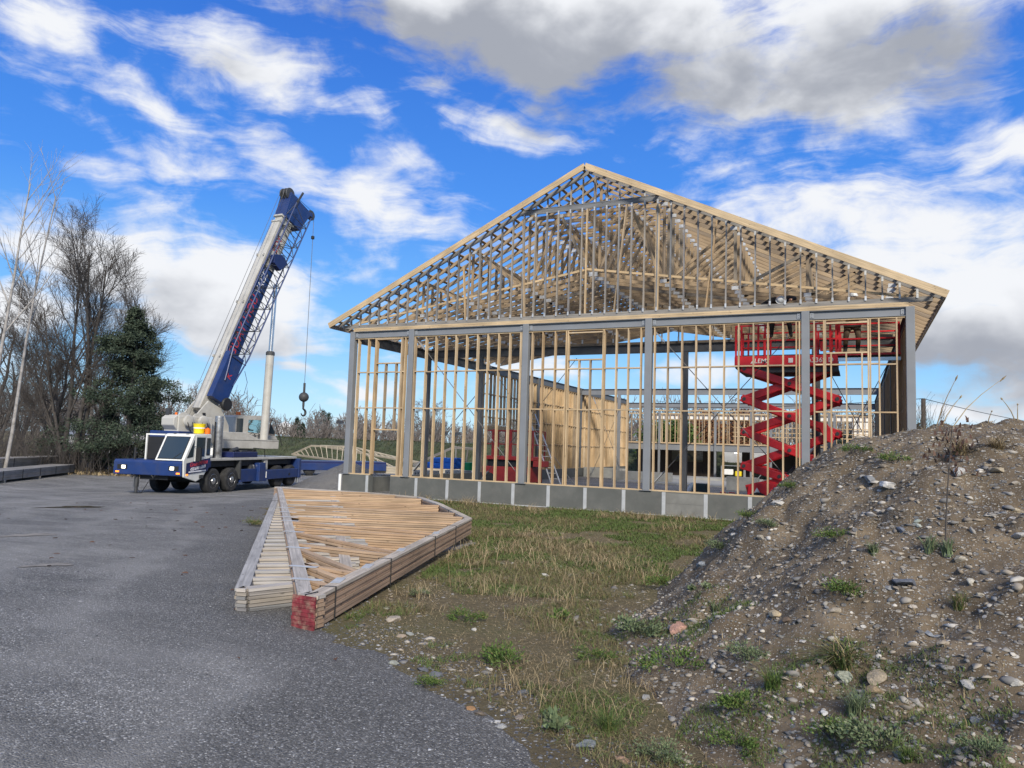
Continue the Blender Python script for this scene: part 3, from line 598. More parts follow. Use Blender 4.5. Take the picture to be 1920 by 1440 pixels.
beam((-8.88, 24.5, 5.8), (8.88, 24.5, 5.8), .38, .2, 'steel'); beam((-8.88, 35.4, 5.62), (8.88, 35.4, 5.62), .42, .2, 'steel')
beam((-8.88, 35.4, 2.45), (8.88, 35.4, 2.45), .5, .2, 'steel')
MB().box(-8.8, 8.8, 35.5, 41, 2.42, 2.50).build('upper_floor', M['sheath'], B)
# rod bracing
def rods(x0, z0, x1, z1, y):
    for (a, b) in (((x0, y, z1), (x1, y, z0)), ((x0, y+.05, z0), (x1, y+.05, z1))):
        q = MB(); q.cyl(a, b, .013, 6); A_ = Vector(a); B_ = Vector(b); d = (B_-A_).normalized()
        o = q.build('brace_rod', M['rod'], B)
        MB().bar(A_-d*.05, A_+d*.42, .03, .13, (0, 1, 0)).build('gusset_plate', M['steel_lite'], o)
rods(-6.25, .95, -2.25, 5.45, .15); rods(2.22, .95, 6.2, 5.45, .15); rods(-6.25, .5, -2.25, 5.4, 5.3); rods(6.6, .8, 8.8, 5.3, 5.3)
rods(-8.9+.9, .3, -5.9, 5.2, 24.3); rods(2.3, .3, 6.0, 5.2, 24.3)
# front stud wall: plates, then every stud
wp = MB()
for a, b in ((-8.87, -6.55), (-6.32, -2.14), (-1.92, 1.92), (2.14, 6.32), (6.54, 8.87)):
    wp.box(a, b, -.07, .07, 5.575, 5.615)
wp.box(-8.87, -7.94, -.07, .07, HW+.002, HW+.04); wp.box(-7.05, 6.32, -.075, .07, HW+.002, HW+.04); wp.box(6.54, 8.87, -.07, .07, HW+.002, HW+.04)
wp.box(-8.95, 8.95, -.085, .085, HT+.004, PLT-.055); wp.box(-8.95, 8.95, -.087, .083, PLT-.051, PLT)
SW = wp.build('front_wall_plates', M['fascia'], B)
S_X = [-8.71, -8.28, -6.68, -6.28, -5.83, -5.44, -5.04, -4.64, -4.23, -3.81, -3.41, -3.02, -2.61, -2.21, -2.17+.0,
       -1.81, -1.43, -1.0, 1.03, 1.41, 1.80, 2.22, 2.62, 3.03, 3.44, 3.84, 4.24, 4.65, 5.05, 5.45, 5.85, 6.20, 6.28, 6.66, 8.25, 8.66]
def stud(x, z0=HW+.04, z1=5.575, dy=.07, y=0):
    lean = random.uniform(-.008, .008)
    MB().bar((x, y, z0), (x+lean, y, z1), .038, .14, (0, 1, 0)).build('stud', M['stud'], SW)
for x in S_X: stud(x)
for x in (-7.96, -7.91, -6.84, -6.80, -.62, -.56, .60, .64, 6.90, 6.94, 7.99, 8.03): stud(x)
for x in (-7.50, -7.06): stud(x, 2.34, 4.66)
for x in (-.19, .19): stud(x, HW+.04, 4.63)
for x in (7.08, 7.46, 7.84): stud(x, HW+.04, 4.66)
each([(-7.89, -6.86, -.068, .068, 4.66, 4.70), (-7.89, -6.86, -.068, .068, 2.29, 2.335), (-7.89, -6.86, -.068, .068, 5.53, 5.57), (-.54, .58, -.068, .068, 4.63, 4.67), (-.54, .58, -.068, .068, 5.49, 5.53), (6.96, 7.97, -.068, .068, 4.66, 4.70), (6.96, 7.97, -.068, .068, 5.48, 5.52)], 'opening_header', M['stud'], SW)
bk = []
sx = sorted(S_X+[-7.93, -7.5, -7.06, -6.82, -.59, -.19, .19, .62, 6.92, 7.08, 7.46, 7.84, 8.01])
for z in (3.08, 4.36):
    for a, b in zip(sx[:-1], sx[1:]):
        if b-a < .1 or b-a > .7: continue
        if any(a < c < b for c in XC): continue
        dz = random.uniform(-.012, .012); bk.append((a+.021, b-.021, -.066, .066, z+dz-.019, z+dz+.019))
each(bk, 'blocking', M['stud'], SW)
# side walls
def side(x, sgn, y0, y1, cnt):
    q = MB(); k = MB(); y = y0
    def hole(a): return sgn < 0 and (24.9 < a < 25.7)
    while y < y1:
        if not any(abs(y-c) < .14 for c in LW):
            z0 = .58 if not (11.2 < y < 13.4 and sgn < 0) else 2.9
            if cnt and cnt[0] > 0:
                cnt[0] -= 1; MB().bar((x, y, z0), (x, y, HT-.37), .038, .14, (1, 0, 0)).build('stud', M['stud'], SWs[sgn])
            else: q.bar((x, y, z0), (x, y, HT-.37), .038, .14, (1, 0, 0))
        y += .406
    return q
bl = MB(); bl2 = MB()
SWs = {}
for sgn, x, ys0 in ((-1, -8.98, 10.2), (1, 8.98, .3)):
    p = MB(); p.box(x-.07, x+.07, ys0, 35.3, .555, .585); p.box(x-.07, x+.07, ys0, 35.3, HT-.415, HT-.375)
    for z in (2.0, 3.25, 4.4):
        y = ys0
        while y < 35: p.box(x-.06, x+.06, y+.03, y+.38, z-.019+.03*(int(y*3) % 2), z+.019+.03*(int(y*3) % 2)); y += .406
    if sgn < 0: p.box(x-.05, x+.05, 11.1, 13.4, 2.62, 2.88)
    SWs[sgn] = p.build('side_wall_plates', M['stud'], B)
cnt = [34]
q = side(-8.98, -1, 10.4, 35.2, cnt)
if q.v: tag(q.build('wall_studs', M['stud'], SWs[-1]), kind='stuff')
q = side(8.98, 1, .45, 35.2, None); tag(q.build('wall_studs', M['stud'], SWs[1]), kind='stuff')
sh = MB(); y = 16.6
while y < 35.3:
    y2 = min(y+1.215, 35.35)
    if 24.4 < y < 25.3: sh.box(-9.075, -9.055, y, y2, 2.4, HT-.05); sh.box(-9.075, -9.055, y+.75, y2, .3, 2.397)
    else: sh.box(-9.075, -9.055, y, y2, .3, 2.9); sh.box(-9.075, -9.055, y, y2, 2.905, HT-.05)
    y += 1.22
sh.build('wall_sheathing', M['sheath'], B)
sh = MB(); y = .15
while y < 35.3:
    y2 = min(y+1.215, 35.35); sh.box(9.055, 9.075, y, y2, .3, 2.9); sh.box(9.055, 9.075, y, y2, 2.905, HT-.05); y += 1.22
sh.build('wall_sheathing', M['sheath'], B)
# rear upper storey: studs against the sky
r = MB(); r.box(-8.8, 8.8, 35.55, 35.69, 2.505, 2.545); r.box(-8.8, 8.8, 35.55, 35.69, 4.75, 4.83)
for z in (4.3,): r.box(-8.8, 8.8, 35.56, 35.68, z, z+.04)
RW = r.build('rear_wall_plates', M['stud'], B)
r = MB(); x = -8.6
while x < 8.8:
    r.bar((x, 35.62, 2.545), (x, 35.62, 4.75), .04, .14, (0, 1, 0)); x += .62
x = -8.7
while x < 8.8:
    r.bar((x, 40.8, 2.545), (x, 40.8, 5.0), .04, .14, (0, 1, 0)); x += .406
for z in (2.51, 3.2, 3.55, 3.95, 4.96): r.box(-1.5 if 3 < z < 4.5 else -8.8, 8.8, 40.74, 40.86, z, z+.05)
tag(r.build('wall_studs', M['stud'], RW), kind='stuff')
MB().box(-8.8, 8.8, 40.9, 40.92, 4.6, 5.05).build('white_wrap', M['white'], B)
w = MB()
w.box(7.4, 8.8, 41.0, 41.03, 2.5, 4.6)
w.build('white_wrap', M['white'], B)
# ground floor under it: dark cladding with openings, concrete kerbs
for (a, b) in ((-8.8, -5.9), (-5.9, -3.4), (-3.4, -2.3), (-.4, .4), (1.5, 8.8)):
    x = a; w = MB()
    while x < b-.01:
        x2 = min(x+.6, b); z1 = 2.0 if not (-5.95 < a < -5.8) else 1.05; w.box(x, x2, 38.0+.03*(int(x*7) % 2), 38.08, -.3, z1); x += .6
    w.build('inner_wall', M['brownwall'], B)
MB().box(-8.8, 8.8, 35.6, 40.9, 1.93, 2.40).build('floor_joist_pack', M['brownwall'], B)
each([(-8.8, -5.9, 24.9, 25.15, -.1, .62), (-5.9, -2.2, 21.9, 22.1, -.1, .58), (1.6, 3.2, 17.6, 17.85, -.1, .66), (-2.0, 8.8, 27, 27.3, -.1, .2)], 'concrete_kerb', M['concrete'], B, bevel=.01)
MB().box(-5.0, 1.6, 20, 34, -.02, .05).build('floor_slab', M['concrete'], B)
M['work_lamp'] = lamp_mat('work_lamp', (1, .95, .85), 3.0)
for x in (-4.6, -.6, 2.4): MB().ring((x, 36.2, 1.90), (0, 0, -1), [(0, .08), (.05, .1), (.06, .02)], 10).build('ceiling_lamp', M['work_lamp'], B)

# roof ------------------------------------------------------------
def zr(x): return PK-SL*abs(x)
nz = Vector((SL, 0, 1)).normalized()
FLATZ, FLATX = 9.58, 2.35
def plates(q, pts, y0, w=.16, h=.1):
    for (x, z) in pts: q.box(x-w/2, x+w/2, y0-.022, y0-.019, z-h/2, z+h/2, 1)
# gable truss over the front wall
gt = MB(); rr = .038
drop = .115
for s in (-1, 1):
    gt.bar((s*EV, 0, zr(EV)-drop), (0, 0, zr(0)-drop), .038, .14, (0, 0, 1))
gt.box(-EV+.3, EV-.3, -.019, .019, CH0, CH1); gt.box(-FLATX, FLATX, -.0185, .0185, FLATZ-.07, FLATZ+.07); gt.box(-FLATX+.1, FLATX-.1, -.019, .019, FLATZ+.075, FLATZ+.115)
GT = gt.build('gable_truss', [M['grey_chord'], M['plate']], B)
x = -9.2+.06; k = 0
gs = []
while x < 9.3:
    gs.append(x); x += .4065
for x in gs:
    top = min(zr(x)-drop-.07, 1e9); q = MB(); t2 = top
    if abs(x) < FLATX: t2 = FLATZ-.07
    if t2-CH1 < .08: continue
    q.bar((x, 0, CH1), (x+random.uniform(-.01, .01), 0, t2), .038, .09 if True else .14, (0, 1, 0))
    k += 1
    for z in (CH1+.03, t2-.02): q.box(x-.026, x+.026, -.049, -.046, z-.07, z+.05, 1)
    q.build('gable_stud', [M['weather'], M['plate']], GT)
    if abs(x) < FLATX-.15:
        q = MB(); q.bar((x, 0, FLATZ+.115), (x, 0, zr(x)-drop-.07), .038, .07, (0, 1, 0)); q.box(x-.024, x+.024, -.039, -.036, FLATZ+.1, FLATZ+.2, 1)
        q.build('gable_stud', [M['weather'], M['plate']], GT)
for (x0, z0, x1, z1) in ((.9, CH1, 1.25, FLATZ-.07), (-4.35, CH1, -4.5, 8.0), (3.7, CH1, 4.0, 8.7), (-2.15, CH1, -2.3, 9.4), (2.2, CH1, 2.2, 9.4), (2.26, CH1, 2.28, 9.4), (-.05, CH1, -.05, FLATZ-.07)):
    MB().bar((x0, .03, z0), (x1, .03, z1), .038, .10, (0, 1, 0)).build('loose_prop', M['stud'], GT)
# interior scissor trusses
BZ0, BZ1 = 6.05, 7.52
def zb(x): return BZ1-(BZ1-BZ0)*abs(x)/8.9
def truss(y, detail=True):
    q = MB(); m = 0
    for s in (-1, 1):
        q.bar((s*EV, y, zr(EV)-.115), (s*FLATX, y, zr(FLATX)-.115), .038, .14)
        q.bar((s*FLATX, y, zr(FLATX)-.115), (0, y, zr(0)-.115), .038, .09)
        q.bar((s*8.95, y, zb(8.95)), (0, y, zb(0)), .038, .125)
        W_ = [(0.12, 'b', 1.15, 'f'), (2.25, 'b', 1.25, 'f'), (2.3, 'b', 2.3, 't'), (2.4, 'b', 4.35, 't'), (4.45, 'b', 4.45, 't'), (4.55, 'b', 6.35, 't'), (6.45, 'b', 6.45, 't'), (6.5, 'b', 7.7, 't')]
        for (xa, ta, xb, tb) in W_:
            za = zb(xa); zt = FLATZ-.02 if tb == 'f' else zr(xb)-.16
            q.bar((s*xa, y, za), (s*xb, y, zt), .038, .09)
        plates(q, [(s*2.3, zb(2.3)), (s*4.45, zb(4.45)), (s*6.45, zb(6.45)), (s*2.3, zr(2.3)-.16), (s*4.4, zr(4.4)-.14), (s*8.6, zr(8.6)-.15), (s*1.2, FLATZ)], y, .2, .11)
        q.bar((s*1.1, y, zr(1.1)-.16), (s*.3, y, FLATZ+.07), .038, .07)
    q.box(-FLATX, FLATX, y-.019, y+.019, FLATZ-.06, FLATZ+.06); q.bar((0, y, FLATZ+.06), (0, y, zr(0)-.16), .038, .09)
    q.bar((0, y, zb(0)), (0, y, FLATZ-.05), .038, .09)
    plates(q, [(0, zb(0))], y, .3, .14)
    return q.build('roof_truss', [M['chord'], M['plate']], B)
YT = [.61*(i+1) for i in range(20)]
t0 = truss(YT[0])
for y in YT[1:]:
    c = t0.copy(); COL.objects.link(c); c.parent = B; c.location = (0, y-YT[0], 0)
tt = MB()
for s in (-1, 1): tt.bar((s*8.95, .05, 6.16), (0, .05, zb(0)+.03), .038, .07, (0, 0, 1))
tt.build('ceiling_nailer', M['fascia'], GT)
YB = YT[-1]
for s in (-1, 1):
    q = MB(); q.bar((s*(EV+.0), OV, zr(EV)-.10), (0, OV, zr(0)-.10), .038, .195); q.build('fascia_board', M['fascia'], B)
    q = MB(); q.bar((s*(EV-.06), OV+.02, zr(EV-.06)-.15), (s*(EV-.06), YB+.1, zr(EV-.06)-.15), .038, .16); q.build('eave_board', M['weather'], B)
    x = .15; k = 0
    while x < EV-.1:
        q = MB(); q.bar((s*x, OV+.02, zr(x)-.035), (s*x, 1.9 if s > 0 or k % 4 else YB+.05, zr(x)-.035), .089, .038, (s*SL, 0, 1)); q.build('roof_purlin', M['chord'] if x > 3 else M['weather'], B)
        x += .428; k += 1
# short ties hanging under the front trusses, hangers
q = MB()
for x in np.arange(-5, 6, .62): q.box(x-.02, x+.02, 4.99, 5.03, HT+.02, zb(x)-.05); q.box(x-.03, x+.03, 4.97, 4.985, HT+.05, HT+.2, 1)
q.box(-8.8, 8.8, 5.12, 5.28, HT-.018, HT+.07)
q.build('beam_packing', [M['chord'], M['plate']], B)
MB().cyl((-9.16, -.17, -.4), (-9.16, -.17, .68), .055, 12).build('drain_pipe', M['white'], B, smooth=True)
# ------------------------------------------------------------------ mobile crane
# local frame: x back along the carrier, y across (0 is the side towards the yard), z up
CG = 'parked crane'
TR = thing('crane_truck', 'blue and cream truck crane with its boom raised beside the timber hall', 'crane', (-16.49, .89, -.5), R_(106))
def wheel(x, y, out, dual=False):
    w = MB(); s = out; wd = .36
    w.ring((x, y, .525), (0, s, 0), [(-wd, .36), (-wd, .47), (-wd+.05, .52), (-.05, .525), (-.01, .49), (0, .44), (-.02, .31)], 28)
    w = w.build('wheel', M['rubber'], TR, smooth=True)
    r = MB(); r.ring((x, y-s*.03, .525), (0, s, 0), [(-.1, .30), (.0, .315), (.012, .29), (-.06, .26), (-.08, .17), (.03, .13), (.05, .06)], 24)
    for k in range(10):
        a = 2*PI*k/10; r.cyl((x+.20*math.cos(a), y-s*.10, .525+.20*math.sin(a)), (x+.20*math.cos(a), y-s*.03, .525+.20*math.sin(a)), .018, 6)
    r.build('rim', M['chrome'] if not dual else M['dkgrey'], w, smooth=True)
for x in (0, 1.42, 5.75, 7.1):
    wheel(x, 0.0, -1, x > 3); wheel(x, 2.62, 1, x > 3)
c = MB()
c.box(-2.0, 7.6, .75, 1.95, .62, 1.25); c.box(-.2, 7.3, .2, 2.5, 1.1, 1.36)
c.cyl((0, .3, .52), (0, 2.4, .52), .09, 10); c.cyl((1.42, .3, .52), (1.42, 2.4, .52), .09, 10); c.cyl((5.75, .3, .52), (5.75, 2.4, .52), .12, 10); c.cyl((7.1, .3, .52), (7.1, 2.4, .52), .12, 10)
c.build('chassis', M['black'], TR)
d = MB(); d.box(-.38, 7.62, .02, 2.62, 1.36, 1.47); d.build('deck', M['cream'], TR, bevel=.015)
# front: bumper deck
b = MB()
b.prism([(-2.25, .80), (-2.25, 1.30), (-2.18, 1.38), (-.2, 1.38), (-.2, 1.1), (-.75, 1.05), (-1.2, .72)], .04, 2.95)
BD = b.build('front_deck', M['blue'], TR, bevel=.025)
for y in (.36, 2.56):
    MB().box(-2.262, -2.24, y-.21, y+.21, 1.0, 1.18).build('headlight_bezel', M['black'], BD)
    hl = MB(); hl.box(-2.275, -2.262, y-.02 if y < 1 else y-.14, y+.14 if y < 1 else y+.02, 1.03, 1.15); hl.build('headlight', M['headlamp'], BD, bevel=.01)
    yy_ = .16 if y < 1 else 2.76
    MB().box(-2.27, -2.245, yy_-.07, yy_+.07, .87, .93).build('signal_lamp', M['amber'], BD)
for y in (1.15, 2.05):
    MB().tube([(-2.2, y-.08, .78), (-2.32, y-.08, .80), (-2.32, y, .70), (-2.32, y+.08, .80), (-2.2, y+.08, .78)], .025, 8).build('tow_hook', M['black'], BD)
fj = MB(); fj.cyl((-2.05, 2.05, .80), (-2.05, 2.05, .32), .09, 12); fj.cyl((-2.05, 2.05, .32), (-2.05, 2.05, .10), .06, 10); fj.box(-2.2, -1.9, 1.9, 2.2, .03, .09)
fj.build('front_jack', M['dkgrey'], TR)
MB().tube([(-2.1, 1.95, .5), (-2.3, 1.8, .25), (-2.35, 1.6, .1), (-2.3, 1.35, .55)], .015, 6).build('hose', M['black'], TR)
# driver cab
cp = [(-2.22, 1.385), (-1.62, 2.40), (-1.55, 2.44), (-.42, 2.46), (-.39, 2.42), (-.42, 1.20), (-.86, .70), (-1.30, .56), (-2.16, .76)]
cb = MB(); cb.prism(cp, -.02, .035); cb.prism([(-2.22, 1.39), (-1.62, 2.40), (-1.55, 2.44), (-.42, 2.46), (-.39, 2.42), (-.42, 1.39)], .037, 1.22)
CB = cb.build('cab', M['cab_white'], TR, bevel=.03)
fx = Vector((-1.62+2.22, 0, 2.40-1.385)).normalized()            # up along the windscreen
fn = Vector((-fx.z, 0, fx.x)); w0 = Vector((-2.22, 0, 1.385))
def screen(u0, u1, y0, y1, name, mat, off, t, parent):
    p = [w0+fx*u0+Vector((0, y0, 0)), w0+fx*u0+Vector((0, y1, 0)), w0+fx*u1+Vector((0, y1, 0)), w0+fx*u1+Vector((0, y0, 0))]
    return MB().quad3([q+fn*off for q in p], fn, t).build(name, mat, parent, bevel=.004)
wsf = screen(.07, 1.10, .09, 1.13, 'windshield_seal', M['black'], .002, .012, CB)
screen(.10, 1.07, .12, 1.10, 'windshield', M['glass'], .015, .006, wsf)
MB().tube([w0+fx*.08+fn*.03+Vector((0, .45, 0)), w0+fx*.35+fn*.03+Vector((0, .2, 0))], .012, 6).build('wiper', M['black'], CB)
sw_ = MB()
def sidewin(poly, name, parent=None):
    f_ = MB().prism(poly, -.032, -.021, 'y').build(name+'_seal', M['black'], CB)
    c_ = Vector((sum(p[0] for p in poly)/len(poly), sum(p[1] for p in poly)/len(poly)))
    inn = [(c_[0]+(p[0]-c_[0])*.86, c_[1]+(p[1]-c_[1])*.88) for p in poly]
    MB().prism(inn, -.037, -.033, 'y').build(name, M['glass'], f_)
sidewin([(-2.02, 1.50), (-1.62, 1.55), (-1.58, 2.22)], 'quarter_window')
sidewin([(-.72, 1.60), (-.46, 1.60), (-.46, 2.30), (-.72, 2.30)], 'rear_window')
dr = MB(); dr.prism([(-1.50, 1.05), (-.80, 1.05), (-.80, 2.40), (-1.50, 2.40)], -.036, -.0205, 'y')
DR = dr.build('door', M['cab_white'], CB, bevel=.008)
MB().prism([(-1.45, 1.55), (-.86, 1.55), (-.86, 2.32), (-1.45, 2.32)], -.044, -.0365, 'y').build('door_window', M['glass'], DR)
MB().prism([(-2.06, .88), (-.60, .96), (-.44, 1.22), (-.43, 1.50), (-2.06, 1.30)], -.048, -.0445, 'y').build('sign_panel', M['navy'], CB)
SGx, SGy = (1, 0, .105), (0, 0, 1)
M['sign_red'] = plain('sign_red', (.55, .05, .06), .5); M['sign_white'] = plain('sign_white', (.75, .75, .78), .5)
text('sign_lettering', 'GruesMHou', .24, M['sign_red'], CB, frame((-1.24, -.050, 1.285), (1, 0, .12), SGy), shear=.3)
text('sign_lettering', '450-649-6869', .185, M['sign_white'], CB, frame((-1.28, -.050, 1.10), (1, 0, .12), SGy), shear=.2)
MB().bar((-1.88, -.051, .955), (-.72, -.051, 1.0), .004, .05, (0, 0, 1)).build('sign_strip', M['sign_white'], CB)
MB().box(-1.12, -.86, -.05, -.02, .68, .82).build('step_recess', M['dkgrey'], CB)
MB().box(-2.0, -1.9, -.04, -.02, .82, .88).build('side_marker', M['amber'], CB)
mr_ = MB(); mr_.box(-1.62, -1.52, -.34, -.14, 1.38, 1.92); mr_.tube([(-1.6, -.02, 1.95), (-1.58, -.24, 1.95), (-1.58, -.24, 1.36), (-1.6, -.02, 1.36)], .014, 6); mr_.build('mirror', M['black'], CB)
for y in (.3, .85): MB().box(-1.62, -1.5, y-.05, y+.05, 2.45, 2.475).build('roof_lamp', M['dkgrey'], CB)
# beside and behind the cab
q = MB(); q.box(-1.45, -.45, 1.3, 2.1, 1.39, 2.30); q.build('engine_box', M['black'], TR, bevel=.02)
q = MB(); q.bar((-1.5, 1.28, 1.39), (-1.5, 1.28, 2.42), .06, .06); q.bar((-1.5, 2.12, 1.39), (-1.5, 2.12, 2.36), .06, .06); q.bar((-1.5, 1.25, 2.39), (-1.5, 2.15, 2.39), .06, .06); q.build('engine_guard', M['cab_white'], TR)
MB().cyl((-1.9, 2.3, 1.38), (-1.9, 2.3, 1.85), .05, 10).build('intake_stack', M['black'], TR)
MB().box(-.7, .35, 1.3, 2.6, 2.05, 2.55).box(-.6, .3, 1.35, 2.55, 1.47, 2.045).build('boom_rest', M['blue'], TR, bevel=.03)
ex = MB(); ex.ring((.62, .3, 1.47), (0, 0, 1), [(0, .17), (.02, .18), (1.6, .18), (1.78, .17), (1.78, .1)], 20); ex.build('exhaust_stack', M['galv'], TR, smooth=True)
MB().cyl((.34, .3, 1.47), (.34, .3, 3.0), .035, 8).build('intake_pipe', M['black'], TR)
q = MB(); q.ring((3.15, .35, .95), (1, 0, 0), [(0, .05), (0, .26), (1.0, .26), (1.0, .05)], 20)
q.build('fuel_tank', M['dkgrey'], TR, smooth=True)
q = MB()
for x in (3.4, 3.85): q.ring((x, .35, .95), (1, 0, 0), [(0, .268), (.05, .268)], 20)
q.build('tank_strap', M['chrome'], TR)
MB().box(4.3, 4.62, .06, .4, .88, 1.36).build('bracket', M['cream'], TR)
fn_ = MB(); fn_.prism([(2.02, .55), (2.02, 1.34), (2.1, 1.36), (2.14, .5)], .0, .5, 'y'); fn_.build('mudguard', M['dkgrey'], TR)
# outriggers
q = MB(); q.box(2.15, 3.55, .02, .3, .38, .95); q.build('outrigger_beam', M['blue'], TR, bevel=.02)
q = MB(); q.prism([(3.56, .36), (3.56, 1.22), (4.12, 1.22), (4.12, .62), (4.3, .36)], -.12, .3, 'y'); q.build('outrigger_box', M['blue'], TR, bevel=.02)
q = MB(); q.box(4.2, 7.85, -.1, .1, .42, .87); q.build('outrigger_beam', M['blue'], TR, bevel=.02)
MB().box(4.2, 4.25, -.12, -.101, .5, .8).build('reflector', M['white'], TR); MB().ring((6.6, -.101, .60), (0, -1, 0), [(0, .07), (.02, .07)], 12).build('beam_hole', M['black'], TR)
q = MB(); q.box(7.6, 7.86, -.14, 2.75, .38, 1.36); q.build('rear_outrigger_box', M['blue'], TR, bevel=.02)
MB().cyl((7.73, -.02, .38), (7.73, -.02, .12), .07, 10).build('rear_jack', M['chrome'], TR)
q = MB(); q.box(1.5, 3.6, .05, .8, 1.475, 1.72); q.build('tool_box', M['navy'], TR, bevel=.02)
q = MB(); q.tube([(3.2, .1, 1.72), (3.2, .05, 1.9), (4.2, .05, 1.85), (4.4, .1, 1.47)], .02, 6); q.build('handrail', M['black'], TR)
q = MB(); q.cyl((1.7, .3, 1.76), (2.2, .3, 1.86), .09, 10); q.box(2.4, 2.9, .2, .5, 1.722, 1.80); q.build('rolled_tarp', M['dkgrey'], TR)

# superstructure: u is the boom direction, v towards the yard
import mathutils
SO = Vector((-18.9, 4.36, -.5)); TRm = Matrix.Translation((-16.49, .89, -.5)) @ Matrix.Rotation(R_(106), 4, 'Z')
SM = TRm.inverted() @ (Matrix.Translation(SO) @ Matrix(((0, 1, 0, 0), (1, 0, 0, 0), (0, 0, 1, 0), (0, 0, 0, 1))))
def place(o): o.data.transform(SM); o.data.flip_normals(); return o
def sb(mb, name, mat, parent=None, **k): return place(mb.build(name, mat, parent or TR, **k))
sb(MB().ring((0, 0, 1.46), (0, 0, 1), [(0, .9), (.36, .9)], 32), 'slew_ring', M['black'])
q = MB(); q.prism([(-1.75, 1.86), (-1.75, 2.60), (-.35, 2.60), (.55, 2.30), (1.82, 2.28), (1.82, 1.86)], -.9, .9, 'y'); SS = sb(q, 'turntable', M['cream'], bevel=.02)
sb(MB().box(-1.7, 1.8, .902, .91, 2.235, 2.25), 'seam', M['dkgrey'], SS)
for v in (-.42, .42):
    q = MB(); q.prism([(-1.7, 2.0), (-2.9, 2.62), (-2.85, 3.3), (-2.25, 3.95), (-1.5, 3.65), (-1.0, 2.9), (-.9, 2.0)], v-.04, v+.04, 'y'); sb(q, 'boom_cheek', M['cream'], bevel=.012)
q = MB(); q.box(-4.1, -2.3, .0, .85, 2.45, 3.20); q.prism([(-4.102, 2.6), (-4.3, 2.8), (-4.3, 3.1), (-4.102, 3.25)], .05, .8, 'y'); WH = sb(q, 'winch_housing', M['cream'], bevel=.03)
for u in (-3.72, -2.95):
    q = MB(); q.ring((u, .66, 3.0), (0, 1, 0), [(0, .36), (.06, .36), (.06, .16), (.34, .16), (.34, .26), (.42, .24), (.46, .1)], 20); sb(q, 'winch', M['cream'], smooth=True)
    q = MB(); q.tube([(u+.1, 1.1, 2.95), (u+.25, 1.15, 2.6), (u+.45, .9, 2.5)], .025, 6); sb(q, 'hydraulic_hose', M['black'])
    q = MB(); q.tube([(u-.15, 1.08, 3.0), (u-.05, 1.15, 2.65), (u+.25, .9, 2.5)], .02, 6); sb(q, 'hydraulic_hose', M['black'])
q = MB(); q.box(-4.15, -4.0, .1, .3, 3.2, 3.52); sb(q, 'wind_gauge', M['dkgrey'])
q = MB(); q.ring((-3.95, .5, 3.20), (0, 0, 1), [(0, .05), (.14, .05)], 10); sb(q, 'beacon', M['orange'])
q = MB(); q.box(-2.55, -2.4, .47, .50, 3.25, 3.4); q.ring((-2.45, .46, 3.15), (0, 1, 0), [(0, .12), (.05, .12)], 14); sb(q, 'boom_pivot', M['black'])
# operator cab on the far side
oc = [(.52, 2.30), (.52, 3.36), (.66, 3.44), (2.45, 3.50), (2.62, 3.40), (3.44, 2.30)]
q = MB(); win = [(1.36, 2.62), (1.36, 3.25), (2.36, 3.27), (2.40, 2.62)]
# near wall built round its window opening
def near(p): q.prism(p, -.76, -.70, 'y')
near([(.52, 2.30), (.52, 3.36), (.66, 3.44), (1.36, 3.46), (1.36, 2.30)]); near([(1.362, 2.30), (1.362, 2.62), (2.40, 2.62), (2.40, 2.30)]); near([(1.362, 3.25), (1.362, 3.46), (2.45, 3.50), (2.36, 3.27)])
near([(2.402, 2.30), (2.402, 2.62), (2.362, 3.27), (2.45, 3.50), (2.62, 3.40), (2.68, 3.30), (2.72, 2.36), (2.70, 2.30)]); near([(2.72, 2.30), (2.72, 2.52), (3.28, 2.5), (3.44, 2.30)])
q.prism([(.52, 2.30), (.52, 3.36), (.58, 3.40), (.58, 2.30)], -1.7, -.762, 'y'); q.prism([(.6, 3.385), (.66, 3.44), (2.45, 3.50), (2.62, 3.40), (2.5, 3.42)], -1.7, -.762, 'y'); q.prism([(.6, 2.30), (.6, 2.36), (3.38, 2.36), (3.44, 2.30)], -1.7, -.762, 'y')
OC = sb(q, 'operator_cab', M['cream'], bevel=.008)
sb(MB().prism([(.60, 2.62), (.60, 3.28), (1.0, 3.30), (1.0, 2.62)], -.698, -.69, 'y'), 'side_window', M['glass'], OC)
sb(MB().prism(win, -.86, -.735, 'y'), 'cab_window', M['clear'], OC); sb(MB().prism(win, -1.72, -1.715, 'y'), 'cab_window', M['clear'], OC)
sb(MB().prism([(2.78, 2.60), (2.86, 3.18), (2.86, 3.16), (3.20, 2.70), (3.14, 2.58)], -.698, -.69, 'y'), 'front_side_window', M['glass'], OC)
sb(MB().box(1.0, 1.16, -1.2, -1.05, 3.47, 3.62), 'beacon', M['orange'], OC)
sb(MB().tube([(2.75, -.6, 3.3), (3.0, -.55, 3.25), (3.5, -.55, 2.3), (3.6, -.55, 2.0)], .02, 6), 'grab_rail', M['black'], OC)
for u in (1.6, 1.9, 2.2): sb(MB().tube([(u-.25, -.62, 2.3), (u-.2, -.6, 2.55), (u, -.58, 2.62), (u+.15, -.6, 2.5), (u+.2, -.62, 2.3)], .018, 6), 'hydraulic_hose', M['black'])
